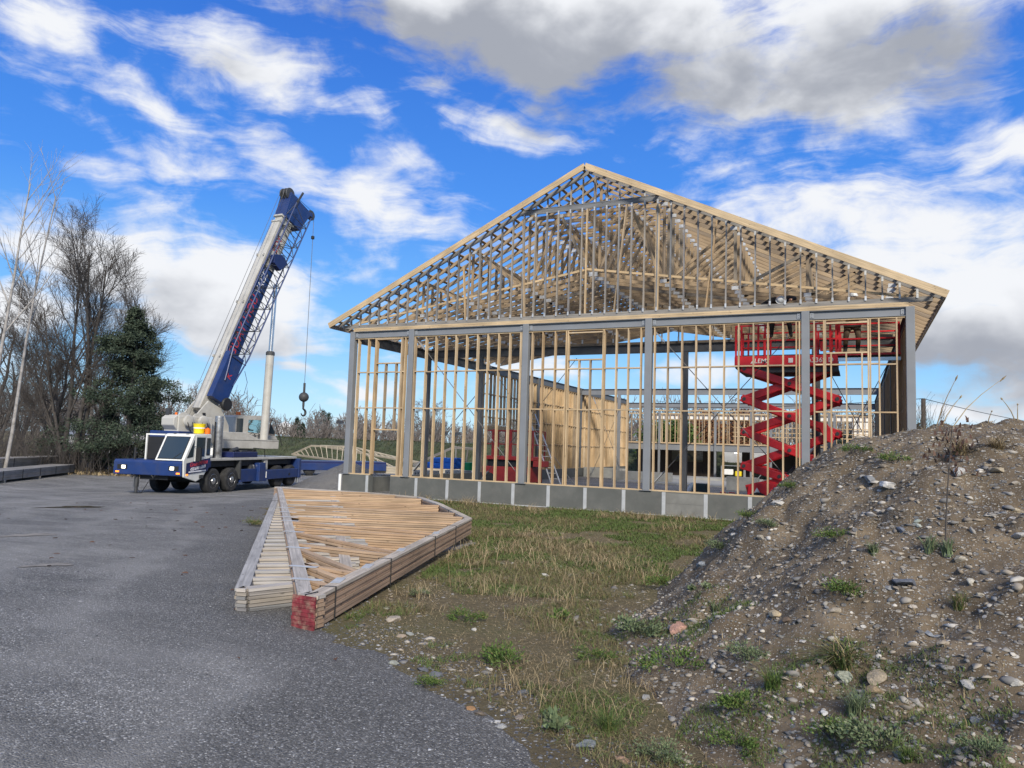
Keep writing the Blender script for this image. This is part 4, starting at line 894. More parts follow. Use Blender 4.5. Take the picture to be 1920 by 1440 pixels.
# boom
BA = math.atan2(2.32, 1.0); bd = Vector((math.cos(BA), 0, math.sin(BA))); bn = Vector((-bd.z, 0, bd.x))      # bn points to the boom's top face
bo = Vector((-1.85, 0, 2.95))            # on the underside line
def bp(t, h, v): return bo+bd*t+bn*h+Vector((0, v, 0))
def section(t0, t1, h0, h1, vw, name, mat, parent=None, bevel=.02):
    q = MB(); vs = [bp(t, h, v) for t in (t0, t1) for (h, v) in ((h0, -vw), (h0, vw), (h1, vw), (h1, -vw))]
    q._add(vs, [(0, 1, 2, 3), (4, 7, 6, 5), (0, 4, 5, 1), (1, 5, 6, 2), (2, 6, 7, 3), (3, 7, 4, 0)]); return sb(q, name, mat, parent, bevel=bevel)
BM = section(.35, 11.0, .0, .90, .25, 'boom', M['cream'])
section(11.0, 11.35, .05, .85, .22, 'boom_section', M['cream'], BM); section(11.35, 11.75, .10, .80, .19, 'boom_section', M['cream'], BM)
for t in (11.0, 11.35): section(t-.08, t+.02, -.04, .95, .28, 'boom_collar', M['cream'], BM, .01)
for t in (3.0, 6.0, 8.8):
    for v in (-.2, .2): sb(MB().bar(bp(t, .90, v), bp(t, 1.01, v), .05, .12), 'boom_lug', M['cream'], BM)
# head with its sheaves
q = MB(); vs = [bp(t, h, v) for t, h0, h1 in ((11.35, -.42, .80), (12.75, -.72, 1.0)) for (h, v) in ((h0, -.36), (h0, .36), (h1, .36), (h1, -.36))]
q._add(vs, [(0, 1, 2, 3), (4, 7, 6, 5), (0, 4, 5, 1), (1, 5, 6, 2), (2, 6, 7, 3), (3, 7, 4, 0)]); HD = sb(q, 'boom_head', M['blue'], bevel=.02)
for v in (-.2, .0, .2): sb(MB().ring(bp(12.7, .92, v-.04), (0, 1, 0), [(0, .30), (.02, .32), (.06, .32), (.08, .30)], 20), 'sheave', M['dkgrey'], HD)
SHV = bp(12.85, -.92, .1)
sb(MB().ring(SHV-Vector((0, .06, 0)), (0, 1, 0), [(0, .10), (0, .26), (.03, .28), (.09, .28), (.12, .26), (.12, .10)], 20), 'sheave', M['dkgrey'], HD)
sb(MB().bar(bp(12.6, -.4, .2), SHV+Vector((0, .1, 0)), .05, .22), 'sheave_arm', M['blue'], HD)
sb(MB().bar(bp(12.2, .5, .40), bp(13.25, .35, .40), .06, .10), 'head_lug', M['dkgrey'], HD)
sb(MB().tube([bp(13.0, .95, 0), SHV+Vector((0, 0, .27))], .012, 5), 'hoist_rope', M['rod'], HD)
for v in (-.15, .1): sb(MB().tube([Vector((-3.2, v+.3, 3.25)), bp(12.75, 1.22, v)], .011, 5), 'hoist_rope', M['rod'], BM)
# stowed lattice jib and blue lettering board along the near side
J = MB(); jv0, jv1 = .33, .70
ch = [(-.20, jv1), (.86, jv1), (-.20, jv0), (.86, jv0)]
J0, J1 = 1.9, 12.2
def jp(t, h, v): return bp(t, h, v)
def jh(t, h): return h-(.30 if h < 0 else .12)*max(0, (t-3.5)/(J1-3.5))
for h, v in ch: J.tube([jp(J0, h*.5+.15, v), jp(J0+1.6, h, v), jp(J1, h-(.30 if h < 0 else .12), v)], .035, 6)
JB = sb(J, 'lattice_jib', M['blue'])
n = 15; J2 = MB(); ts = np.linspace(J0+1.2, J1-.1, n)
for i in range(n-1):
    t, u2 = ts[i], ts[i+1]
    for v in (jv0, jv1):
        a, b_ = (-.20, .86) if i % 2 else (.86, -.20); J2.tube([jp(t, jh(t, a), v), jp(u2, jh(u2, b_), v)], .018, 5); J2.tube([jp(t, jh(t, -.20), v), jp(t, jh(t, .86), v)], .018, 5)
    for h in (-.20, .86):
        J2.tube([jp(t, jh(t, h), jv0 if i % 2 else jv1), jp(u2, jh(u2, h), jv1 if i % 2 else jv0)], .018, 5)
sb(J2, 'jib_lacing', M['dkgrey'], JB)
def board(t0, t1, h0, h1, v, th, name, mat, parent):
    return sb(MB().quad3([bp(t0, h0, v), bp(t1, h0, v), bp(t1, h1, v), bp(t0, h1, v)], (0, 1, 0), th), name, mat, parent, bevel=.01)
board(.95, 3.3, -.04, .88, .34, .32, 'jib_foot', M['blue'], JB)
LBD = board(2.6, 8.3, .06, .84, .275, .035, 'letter_board', M['blue'], BM)
sb(MB().quad3([bp(8.4, .05, .42), bp(9.0, -.2, .42), bp(9.2, .3, .42), bp(8.9, .75, .42), bp(8.5, .6, .42)], (0, 1, 0), .3), 'jib_bracket', M['navy'], JB, bevel=.02)
def btext(body, t, h, size, mat, v, sp=1.0):
    o = bp(t, h, v); mm = SM @ frame(o, bd, bn); fz = Matrix.Scale(1, 4)
    ob = text('boom_lettering', body, size, mat, BM, mm, extrude=.004, shear=.15, space=sp)
    return ob
M['let_red'] = plain('lettering_red', (.42, .035, .045), .5); M['let_white'] = plain('lettering_white', (.6, .6, .62), .5)
btext('GUAY HOU', 4.9, .48, .62, M['let_red'], .315, 1.05); btext('VAGE', 7.4, .48, .50, M['let_white'], .315); btext('SOY', 9.75, .45, .50, M['let_red'], .256); btext('K', 2.2, .42, .45, M['let_red'], .666)
sb(MB().ring(bp(1.0, -.05, .55), (0, 1, 0), [(0, .26), (.05, .3), (.15, .3), (.2, .26)], 18), 'jib_sheave', M['black'], JB)
sb(MB().tube([bp(1.6, -.1, .6), bp(1.5, -.5, .62), bp(1.9, -.8, .62), bp(2.5, -.72, .62), bp(2.9, -.35, .6)], .012, 5), 'loose_cable', M['black'], JB)
# lift cylinder
sb(MB().tube([(1.62, .1, 2.0), (1.72, .1, 6.55)], .195, 20), 'lift_cylinder', M['cream'], smooth=True)
LC = [o for o in bpy.data.objects if o.name.startswith('lift_cylinder')][-1]
sb(MB().ring((1.72, .1, 6.5), (0, 0, 1), [(0, .215), (.14, .215), (.2, .17)], 20), 'cylinder_gland', M['dkgrey'], LC); sb(MB().tube([(1.725, .1, 6.6), (1.80, .1, 10.1)], .105, 16), 'piston_rod', M['chrome'], LC, smooth=True)
# hoist line, ball and hook
hx, hv = SHV.x+.26, SHV.y
sb(MB().cyl((hx, hv, SHV.z), (hx, hv, 4.9), .013, 6), 'hoist_line', M['rod']); sb(MB().ring((hx, hv, SHV.z-1.15), (0, 0, 1), [(-.1, .03), (-.07, .09), (.07, .09), (.1, .03)], 12), 'anti_block_weight', M['black'])
q = MB(); q.cyl((hx, hv, 5.35), (hx, hv, 4.85), .06, 8); q.ring((hx, hv, 4.6), (0, 0, 1), [(.26*math.sin(a), max(.02, .26*math.cos(a))) for a in np.linspace(-PI/2, PI/2, 11)], 18); q.cyl((hx, hv, 4.36), (hx, hv, 4.1), .06, 8)
HB = sb(q, 'headache_ball', M['dkgrey'], smooth=True)
q = MB(); q.tube([(hx, hv, 4.15), (hx, hv, 3.98)]+[(hx+.02+.17*math.sin(a), hv, 3.78+.17*math.cos(a)) for a in np.linspace(.2, 4.5, 12)], [.05, .05]+[.05, .055, .06, .065, .065, .06, .055, .05, .045, .04, .03, .02], 10); sb(q, 'hook', M['dkgrey'], HB, smooth=True)

# pails on the cab roof
def local(x, y, z): return TRm @ Vector((x, y, z))
p = local(-.62, .42, 2.475)
bk_ = thing('bucket', 'yellow bucket standing on the crane cab roof', 'bucket', p)
MB().ring((0, 0, 0), (0, 0, 1), [(0, .20), (.36, .235), (.36, .25), (.40, .25), (.40, .22), (.375, .05)], 24).build('pail', M['yellow'], bk_, smooth=True)
MB().ring((0, 0, .20), (0, 0, 1), [(0, .228), (.05, .234)], 24).build('label_band', M['white'], bk_)
p = local(-.52, .10, 2.475)
jr = thing('container', 'small orange container in front of the yellow bucket on the cab roof', 'container', p)
MB().ring((0, 0, 0), (0, 0, 1), [(0, .11), (.2, .115), (.21, .08)], 16).build('jug', M['orange'], jr, smooth=True); MB().ring((0, 0, .205), (0, 0, 1), [(0, .05), (.04, .05)], 12).build('cap', M['orange'], jr)
# ------------------------------------------------------------------ people
def human(name, label, J, colfn, loc=(0, 0, 0), group=None):
    """J: joint name -> (x, y, z, r); one skinned body"""
    E = [('pelvis', 'chest'), ('chest', 'neck'), ('neck', 'head'), ('head', 'crown')]
    for s in 'LR': E += [('pelvis', 'hip'+s), ('hip'+s, 'knee'+s), ('knee'+s, 'ankle'+s), ('ankle'+s, 'toe'+s), ('chest', 'sh'+s), ('sh'+s, 'el'+s), ('el'+s, 'wr'+s), ('wr'+s, 'palm'+s)]
    for s in 'LR':
        a = Vector(J['el'+s][:3]); w = Vector(J['wr'+s][:3]); d = (w-a).normalized(); sd = d.orthogonal().normalized(); J['palm'+s] = (*(w+d*.09), .03)
        for k in range(4):
            o = (k-1.5)*.02; b1 = w+d*.13+sd*o; J['f%d%s' % (k, s)] = (*b1, .009); E.append(('palm'+s, 'f%d%s' % (k, s)))
            J['g%d%s' % (k, s)] = (*(b1+d*(.05-.008*abs(k-1))+sd.cross(d)*.025), .008); E.append(('f%d%s' % (k, s), 'g%d%s' % (k, s)))
        J['t'+s] = (*(w+d*.05+sd*.055), .010); E.append(('palm'+s, 't'+s))
    E = [(a, b) for a, b in E if a in J and b in J]
    names = ['pelvis']+[k for k in J if k != 'pelvis']; ix = {k: i for i, k in enumerate(names)}
    me = bpy.data.meshes.new(name); me.from_pydata([J[k][:3] for k in names], [(ix[a], ix[b]) for a, b in E], [])
    ob = bpy.data.objects.new(name, me); COL.objects.link(ob)
    md = ob.modifiers.new('skin', 'SKIN')
    for i, k in enumerate(names):
        r = J[k][3]; r = r if hasattr(r, '__len__') else (r, r); me.skin_vertices[0].data[i].radius = r
        me.skin_vertices[0].data[i].use_root = (i == 0)
    sub = ob.modifiers.new('smooth', 'SUBSURF'); sub.levels = 2; sub.render_levels = 2
    bpy.context.view_layer.update()
    dg = bpy.context.evaluated_depsgraph_get(); m2 = bpy.data.meshes.new_from_object(ob.evaluated_get(dg)); bpy.data.objects.remove(ob)
    mats = [M['cloth_black'], M['cloth_brown'], M['skin'], M['boot'], M['black']]
    for m in mats: m2.materials.append(m)
    P = {k: Vector(J[k][:3]) for k in names}
    for p in m2.polygons:
        k = min(names, key=lambda n: (P[n]-p.center).length_squared/(1 if not hasattr(J[n][3], '__len__') else 1.6)); p.material_index = colfn(k); p.use_smooth = True
    ob = bpy.data.objects.new(name, m2); COL.objects.link(ob); ob.location = loc
    return tag(ob, label, 'person', group)
def cm(top, legs):
    def f(k):
        if k.startswith(('ankle', 'toe')): return 3
        if k.startswith(('knee', 'hip', 'pelvis')): return legs
        if k.startswith(('palm', 'f', 'g', 't')) or k in ('neck', 'head', 'crown'): return 2
        return top
    return f
def face(h, fwd, upv, parent, hair):
    """nose, eyes, ears on a head centred at h"""
    h = Vector(h); fwd = Vector(fwd).normalized(); upv = Vector(upv); sd = fwd.cross(upv).normalized(); upv = sd.cross(fwd)
    q = MB(); q.bar(h+fwd*.09-upv*.01, h+fwd*.118-upv*.035, .025, .04, upv)
    q.build('nose', M['skin'], parent, bevel=.006)
    for s in (-1, 1):
        e = MB(); e.ring(h+fwd*.09+sd*s*.035+upv*.012, fwd, [(0, .012), (.006, .008)], 8); e.build('eye', M['black'], parent)
        e = MB(); e.ring(h+sd*s*.082, sd*s, [(0, .03), (.015, .024)], 8); e.build('ear', M['skin'], parent)
    MB().bar(h+fwd*.093+sd*.025-upv*.06, h+fwd*.093-sd*.025-upv*.06, .008, .008, upv).build('mouth', M['boot'], parent)
# worker one: on the mid rail, bent forward into the trusses
W1 = human('person', 'worker in black with a grey hard hat bending into the roof trusses on the lift', dict(
    pelvis=(5.62, 1.80, 6.40, (.16, .13)), chest=(5.64, 1.30, 6.50, (.20, .14)), neck=(5.68, 1.04, 6.46, .065), head=(5.71, .86, 6.36, (.085, .095)), crown=(5.73, .76, 6.36, .075),
    hipL=(5.50, 1.85, 6.30, .11), kneeL=(5.36, 1.90, 5.88, .08), ankleL=(5.34, 2.04, 5.52, .055), toeL=(5.33, 1.90, 5.485, .045),
    hipR=(5.74, 1.85, 6.30, .11), kneeR=(5.86, 1.90, 5.88, .08), ankleR=(5.90, 2.04, 5.52, .055), toeR=(5.92, 1.90, 5.485, .045),
    shL=(5.40, 1.18, 6.46, .09), elL=(5.18, .92, 6.28, .06), wrL=(5.36, .66, 6.24, .035), shR=(5.92, 1.18, 6.50, .09), elR=(6.10, .95, 6.44, .06), wrR=(6.02, .68, 6.36, .035)), cm(0, 0))
q = MB(); hc = Vector((5.725, .80, 6.385)); ax = Vector((.1, -.7, .45)).normalized()
q.ring(hc-ax*.02, ax, [(0, .155), (.012, .155), (.014, .13), (.06, .122), (.10, .095), (.13, .045), (.14, .01)], 20); q.build('hard_hat', M['helmet'], W1, smooth=True)
face((5.715, .84, 6.34), (.1, -.5, -.8), (.1, -.7, .5), W1, None)
# worker two: stands on the deck extension, upper body behind the beam
W2 = human('person', 'worker in brown trousers standing on the deck extension behind the steel beam', dict(
    pelvis=(7.60, 2.36, 5.88, (.17, .13)), chest=(7.60, 2.10, 6.26, (.19, .13)), neck=(7.62, 1.98, 6.48, .06), head=(7.63, 1.90, 6.57, (.08, .095)), crown=(7.64, 1.86, 6.68, .075),
    hipL=(7.46, 2.36, 5.78, .11), kneeL=(7.42, 2.28, 5.42, .08), ankleL=(7.40, 2.40, 5.06, .06), toeL=(7.39, 2.22, 5.00, .05),
    hipR=(7.74, 2.36, 5.78, .11), kneeR=(7.76, 2.28, 5.42, .08), ankleR=(7.74, 2.40, 5.06, .06), toeR=(7.75, 2.22, 5.00, .05),
    shL=(7.38, 2.05, 6.38, .075), elL=(7.22, 1.95, 6.10, .05), wrL=(7.34, 1.72, 6.16, .035), shR=(7.82, 2.05, 6.38, .075), elR=(7.98, 1.92, 6.12, .05), wrR=(7.9, 1.7, 6.2, .035)), cm(0, 1))
q = MB(); q.ring((7.635, 1.875, 6.60), (0, -.2, 1), [(0, .135), (.012, .135), (.014, .115), (.06, .108), (.10, .08), (.12, .04)], 18); q.build('hard_hat', M['helmet'], W2, smooth=True)
face((7.63, 1.91, 6.57), (0, -1, -.2), (0, 0, 1), W2, None)
MB().box(7.36, 7.84, 2.2, 2.3, 5.74, 5.86).build('tool_pouch', M['boot'], W2, bevel=.02)
# crane operator, seated, seen through the cab glass
OP = human('person', 'crane operator sitting in the upper cab behind the glass', {k: (*(TRm @ SM @ Vector((a, v, z))), r) for k, (a, v, z, r) in dict(
    pelvis=(1.50, -1.2, 2.52, (.16, .13)), chest=(1.50, -1.2, 2.92, (.19, .13)), neck=(1.56, -1.2, 3.12, .06), head=(1.62, -1.2, 3.22, (.085, .10)), crown=(1.63, -1.2, 3.34, .08),
    hipL=(1.55, -1.05, 2.52, .10), kneeL=(1.98, -1.02, 2.60, .08), ankleL=(2.05, -1.02, 2.42, .055), hipR=(1.55, -1.35, 2.52, .10), kneeR=(1.98, -1.38, 2.60, .08), ankleR=(2.05, -1.38, 2.42, .055),
    shL=(1.50, -.98, 3.02, .075), elL=(1.62, -.92, 2.76, .05), wrL=(1.88, -.98, 2.74, .035), shR=(1.50, -1.42, 3.02, .075), elR=(1.62, -1.48, 2.76, .05), wrR=(1.88, -1.42, 2.74, .035)).items()}, cm(0, 0))
sb(MB().ring((1.60, -1.2, 3.27), (0, 0, 1), [(0, .105), (.06, .10), (.10, .06), (.12, .01)], 16), 'cap', M['black'], TR); CP = [o for o in bpy.data.objects if o.name.startswith('cap')][-1]
CP.parent = OP; CP.data.transform(TRm)

# ------------------------------------------------------------------ scissor lift inside the front wall
LF = thing('scissor_lift', 'red scissor lift raised high behind the front studs with two workers on it', 'scissor lift', (0, 0, 0))
XL, XR, YF, YK = 4.53, 7.18, 2.12, 3.55
q = MB(); q.prism([(4.70, .32), (4.62, .45), (4.66, .92), (4.9, 1.0), (7.1, 1.0), (7.3, .9), (7.3, .32)], YF-.1, YK+.1, 'y'); BS = q.build('chassis', M['red'], LF, bevel=.03)
for x in (4.95, 6.95):
    for y, s in ((YF-.1, -1), (YK+.1, 1)):
        q = MB(); q.ring((x, y, .36), (0, s, 0), [(-.2, .2), (-.2, .34), (.05, .36), (.07, .32), (.06, .2)], 22); wv = q.build('wheel', M['rubber'], LF, smooth=True)
        MB().ring((x, y+s*.055, .36), (0, s, 0), [(0, .2), (.02, .18), (.03, .05)], 16).build('rim', M['red'], wv)
MB().prism([(4.84, .70), (5.02, .70), (4.93, .86)], YF-.125, YF-.105, 'y').build('emblem', M['white'], BS)
LV = [(.62, 1.50), (1.50, 2.55), (2.55, 3.58), (3.58, 4.52)]
def arm(x0, z0, x1, z1, y, th=.09):
    q = MB(); a = Vector((x0, y, z0)); b = Vector((x1, y, z1)); d = (b-a).normalized(); q.bar(a-d*.10, b+d*.10, th, .235, (0, 0, 1)); o = q.build('scissor_arm', M['red'], LF, bevel=.02)
    p = MB()
    for c_ in (a, (a+b)/2, b): p.cyl(c_+Vector((0, -.075, 0)), c_+Vector((0, .075, 0)), .055, 12)
    p.build('pivot_pin', M['dkgrey'], o)
for i, (z0, z1) in enumerate(LV):
    xl0, xl1, xr0, xr1 = XL, XL, XR, XR
    if i == 3: xl1, xr1 = 4.72, 7.0
    if i == 0: z0l = .75; xr0 = 6.6
    for y, k in ((YF, 0), (YK, 1)):
        arm(XL, z1 if i == 0 else z1, xr0 if i == 0 else XR, .95 if i == 0 else z0, y)
        if i == 0: arm(XL+.15, .82, XR, z1, y+(.12 if k == 0 else -.12))
        else: arm(XL, z0, xr1 if i == 3 else XR, z1, y+(.12 if k == 0 else -.12))
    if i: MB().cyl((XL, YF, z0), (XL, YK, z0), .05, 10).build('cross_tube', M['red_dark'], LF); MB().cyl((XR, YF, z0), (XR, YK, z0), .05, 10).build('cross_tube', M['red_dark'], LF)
MB().prism([(6.35, 2.95), (6.9, 2.85), (7.12, 2.5), (7.05, 2.25), (6.85, 2.35), (6.7, 2.7), (6.3, 2.8)], YF-.10, YF-.05, 'y').build('cylinder_bracket', M['red'], LF, bevel=.01)
for y in (2.6, 3.1):
    q = MB(); q.tube([(5.5, y, .95), (6.35, y, 1.9)], .075, 12); o = q.build('lift_cylinder', M['black'], LF, smooth=True); MB().tube([(6.35, y, 1.9), (6.9, y, 2.55)], .045, 10).build('piston_rod', M['chrome'], o, smooth=True)
# platform
q = MB(); q.box(4.24, 7.2, YF-.12, YK+.12, 4.56, 4.90); PF = q.build('platform', M['red'], LF, bevel=.02)
q = MB(); q.prism([(4.4, 4.40), (4.24, 4.555), (7.2, 4.555), (7.25, 4.40)], YF, YK, 'y'); q.build('platform_underframe', M['dkgrey'], LF)
MB().box(4.3, 8.86, YF-.05, YK+.05, 4.905, 4.94).build('deck_floor', M['dkgrey'], LF)
q = MB(); q.box(7.21, 8.86, YF-.10, YF-.04, 4.70, 4.80); q.build('extension_rail', M['chrome'], LF); q = MB(); q.box(7.21, 8.86, YF-.11, YF-.03, 4.87, 4.93); q.build('extension_edge', M['red'], LF)
def rails(x0, x1, y0, y1, z0, zs, posts, mat, parent, name='guardrail'):
    q = MB()
    for z in zs:
        q.box(x0, x1, y0-.022, y0+.022, z-.022, z+.022); q.box(x0, x1, y1-.022, y1+.022, z-.022, z+.022); q.box(x0-.022, x0+.022, y0, y1, z-.023, z+.021); q.box(x1-.022, x1+.022, y0, y1, z-.023, z+.021)
    q.build(name, mat, parent)
    for x in posts:
        for y in (y0, y1): MB().box(x-.028, x+.028, y-.029, y+.027, z0, max(zs)).build('rail_post', mat, parent)
rails(4.28, 7.16, YF-.09, YK+.09, 4.90, (5.38, 5.86), (4.28, 4.45, 4.95, 5.15, 6.6, 7.0, 7.16), M['red'], LF)
rails(7.2, 8.82, YF-.06, YK+.06, 4.94, (5.36, 5.80), (7.25, 8.82), M['red'], LF)
MB().box(6.72, 6.9, YF-.16, YF-.13, 5.0, 5.3).build('control_box', M['red'], LF, bevel=.01)
text('lettering', 'LEMS', .20, M['white'], LF, frame((5.05, YF-.125, 4.74), (1, 0, 0), (0, 0, 1)), shear=.1)
MB().prism([(4.72, 4.67), (4.84, 4.67), (4.82, 4.82)], YF-.127, YF-.121, 'y').build('emblem', M['white'], LF)
text('lettering', 'A3369 D', .20, M['white'], LF, frame((6.72, YF-.125, 4.74), (1, 0, 0), (0, 0, 1)))
MB().box(5.83, 5.96, YF-.126, YF-.121, 4.68, 4.82).build('decal', M['white'], LF)
# plank across the rails
pk = tag(MB().box(5.1, 6.2, 2.0, 2.3, 5.404, 5.44).build('plank', M['stud']), 'timber plank laid along the mid rail under the worker in black', 'plank')

# lowered lift at the back left
L2 = thing('scissor_lift', 'dark red lowered scissor lift standing by the left wall inside the hall', 'scissor lift', (-7.6, 7.9, 0))
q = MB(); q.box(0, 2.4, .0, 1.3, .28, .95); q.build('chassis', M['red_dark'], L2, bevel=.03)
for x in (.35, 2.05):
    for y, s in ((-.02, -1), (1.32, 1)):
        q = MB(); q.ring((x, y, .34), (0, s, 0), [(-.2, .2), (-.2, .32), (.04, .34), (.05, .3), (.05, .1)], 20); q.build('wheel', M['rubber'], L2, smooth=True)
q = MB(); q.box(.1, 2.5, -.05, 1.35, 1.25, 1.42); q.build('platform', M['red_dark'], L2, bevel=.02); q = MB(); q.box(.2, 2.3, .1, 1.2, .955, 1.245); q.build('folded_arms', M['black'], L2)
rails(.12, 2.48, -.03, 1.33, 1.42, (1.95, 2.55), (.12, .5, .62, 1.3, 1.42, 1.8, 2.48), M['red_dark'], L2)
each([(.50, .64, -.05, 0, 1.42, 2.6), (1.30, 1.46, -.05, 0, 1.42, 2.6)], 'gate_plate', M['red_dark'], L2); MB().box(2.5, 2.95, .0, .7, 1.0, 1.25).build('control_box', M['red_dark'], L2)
# ------------------------------------------------------------------ bundles of trusses and lumber
def bundle(name, label, top, webs, layers, zb_, mats, group, plates_=(), straps=(), wch=.14, tip=None, th=.038):
    """flat bundle: top is the outline polyline (x, y), webs pairs of points; stacked layers from zb_ up"""
    T = thing(name, label, 'truss bundle', (top[0][0], top[0][1], 0), 0, group); ox, oy = top[0][0], top[0][1]
    cx = sum(p[0] for p in top)/len(top); cy = sum(p[1] for p in top)/len(top); C_ = Vector((cx, cy, 0))
    for k in range(layers):
        z = zb_+th*(k+.5); jx, jy = random.uniform(-.01, .01), random.uniform(-.01, .01)
        q = MB()
        n = len(top)
        for i in range(n):
            a = Vector((top[i][0]+jx, top[i][1]+jy, z)); b = Vector((top[(i+1) % n][0]+jx, top[(i+1) % n][1]+jy, z))
            d = (b-a).normalized(); inw = Vector((-d.y, d.x, 0)); inw = inw if inw.dot(C_-a) > 0 else -inw
            dz = .0006 if i % 2 else -.0006
            q.bar(a+inw*wch/2+d*.02+Vector((-ox, -oy, dz)), b+inw*wch/2-d*.02+Vector((-ox, -oy, dz)), wch, th-.006, (0, 0, 1), 0 if k == layers-1 else 1)
        for (a, b) in webs:
            va = Vector((a[0]+jx-ox, a[1]+jy-oy, z-.001)); vb = Vector((b[0]+jx-ox, b[1]+jy-oy, z-.001)); vd = (vb-va).normalized(); q.bar(va+vd*.10, vb-vd*.16, .085, th-.007, (0, 0, 1), 2)
        q.build('truss', mats, T)
    zt = zb_+th*layers
    for (x, y, a, w, h) in plates_:
        MB().bar((x-ox-w/2*math.cos(a), y-oy-w/2*math.sin(a), zt+.0015), (x-ox+w/2*math.cos(a), y-oy+w/2*math.sin(a), zt+.0015), h, .003).build('nail_plate', M['plate'], T)
    for (i, t) in straps:
        a = Vector((*top[i], 0)); b = Vector((*top[(i+1) % len(top)], 0)); d = (b-a).normalized(); p = a+(b-a)*t; inw = Vector((-d.y, d.x, 0)); inw = inw if inw.dot(C_-a) > 0 else -inw
        q = MB(); p = p-Vector((ox, oy, 0)); g_ = inw*(-.012); e = inw*(wch+.01)
        q.tube([p+g_+Vector((0, 0, zb_-.01)), p+g_+Vector((0, 0, zt+.006)), p+e+Vector((0, 0, zt+.006)), p+e+Vector((0, 0, zb_-.01))], .008, 5); q.build('strap', M['black'], T)
    return T
BMATS = [M['pile_top'], M['pile_side'], M['pile_web']]
O_ = [(2.90, -16.03), (3.14, -16.04), (.80, -8.65), (-1.39, -6.12), (-2.88, -4.66), (-4.75, -4.30), (-8.06, -4.53)]
def lerp(a, b, t): return (a[0]+(b[0]-a[0])*t, a[1]+(b[1]-a[1])*t)
Lc = lambda t: lerp(O_[0], O_[6], t)            # along the long left chord
Rc = lambda t: lerp(O_[1], O_[2], t)
Wb = [(Lc(.065), Rc(.06)), (Lc(.12), Rc(.16)), (Lc(.13), Rc(.105)), (Lc(.215), Rc(.165)), (Lc(.225), Rc(.35)), (Lc(.315), Rc(.365)), (Lc(.335), Rc(.62)), (Lc(.40), Rc(.66)), (Lc(.45), Rc(.88)), (Lc(.53), lerp(O_[2], O_[3], .05)),
      (Lc(.60), lerp(O_[2], O_[3], .3)), (Lc(.68), lerp(O_[2], O_[3], .85)), (Lc(.77), lerp(O_[3], O_[4], .7)), (Lc(.86), lerp(O_[4], O_[5], .4)), (Lc(.93), lerp(O_[4], O_[5], .9))]
an = math.atan2(O_[6][1]-O_[0][1], O_[6][0]-O_[0][0]); PLs = []
for t in (.045, .095, .19, .30, .40, .44, .50, .56): x_, y_ = Lc(t); PLs.append((x_+.10, y_+.08, .25, .34, .09))
for t in (.10, .22, .40, .66): x_, y_ = Rc(t); PLs.append((x_-.10, y_, 2.0, .3, .1))
T1 = bundle('truss_bundle', 'upper strapped bundle of roof trusses with a red painted near end', O_, Wb, 8, .145, BMATS, 'bundles of roof trusses on the gravel',
            PLs, [(1, .06), (1, .30), (1, .60), (1, .80), (2, .5), (0, .5)], tip=True)
q = MB()
for k in range(8): q.box(.0-.004*(k % 3), .262+.004*(k % 2), -.052+.003*(k % 2), -.034, .147+.038*k, .182+.038*k, 0)
M['red_end'] = plain('red_sprayed_end', (.17, .02, .028), .85, 0, .5, 14, dirt=(.30, .21, .15), dscale=11, damt=1.0)
q.build('painted_end', M['red_end'], T1)
P2 = [(1.98, -15.90), (2.10, -15.82), (1.0, -13.4), (-1.2, -10.1), (-4.2, -7.3), (-6.90, -5.80)]
P2 = [(2.0, -15.90), (2.13, -15.86), (2.25, -14.3), (-.55, -10.0), (-6.6, -5.55), (-6.92, -5.79)]
L2c = lambda t: lerp(P2[0], P2[5], t)
W2b = []
for i in range(26):
    t = .045+i*.033; a = L2c(t); b = (a[0]+1.0+.35*min(1, i/6), a[1]+.85+.3*min(1, i/6)); W2b.append((a, b))
T2 = bundle('truss_bundle', 'lower grey bundle of ladder trusses lying under the red ended bundle', [P2[0], P2[1], (2.62, -14.75), (-5.6, -4.85), (-6.92, -5.79)], W2b, 6, .15, [M['pile_top'], M['weather'], M['pile_top']], 'bundles of roof trusses on the gravel',
            [], [(1, .55), (4, .2)], th=.038)
# bundle props
tag(each([(1.0, 1.1, -12.6, -9.0, -.08, .03)], 'timber_skid', M['weather'], None)[0], 'grey timber skid under the right edge of the red ended bundle', 'skid')
# lumber stacks along the left edge of the lot
def stack(name, label, a, b, w, h, layers, z0, grp, segs=3):
    T = thing(name, label, 'lumber stack', (a[0], a[1], z0), math.atan2(b[1]-a[1], b[0]-a[0]), grp); L = math.hypot(b[0]-a[0], b[1]-a[1])
    th = h/layers
    for k in range(layers):
        q = MB(); n = 4
        for j in range(n): q.box(random.uniform(-.06, .06), L+random.uniform(-.06, .06), -w/2+w/n*j+.004, -w/2+w/n*(j+1)-.004, th*k+.004, th*(k+1)-.003)
        q.build('board_layer', M['weather'], T)
    for t in np.linspace(.08, .92, segs+2):
        q = MB(); q.box(L*t-.02, L*t+.02, -w/2-.012, -w/2-.002, -.01, h+.01); q.build('strap', M['black'], T)
    for t in (.1, .5, .9): MB().box(L*t-.05, L*t+.05, -w/2-.04, w/2+.04, -.12, -.004).build('bearer', M['weather'], T)
    return T
A1 = on(-40, 905, 2, -.45); B1_ = on(118, 886, 2, -.45); C1 = on(300, 872, 2, -.45)
gz_ = lambda p: float(surf(p[0], p[1]))
stack('lumber_stack', 'long grey lumber stack at the left edge, lower and nearer one', (A1[0], A1[1]), (B1_[0], B1_[1]), 1.2, .42, 4, gz_(A1)+.12, 'lumber stacks along the tree line')
a = (on(-60, 892, 2, -.45)); b = on(252, 868, 2, -.45)
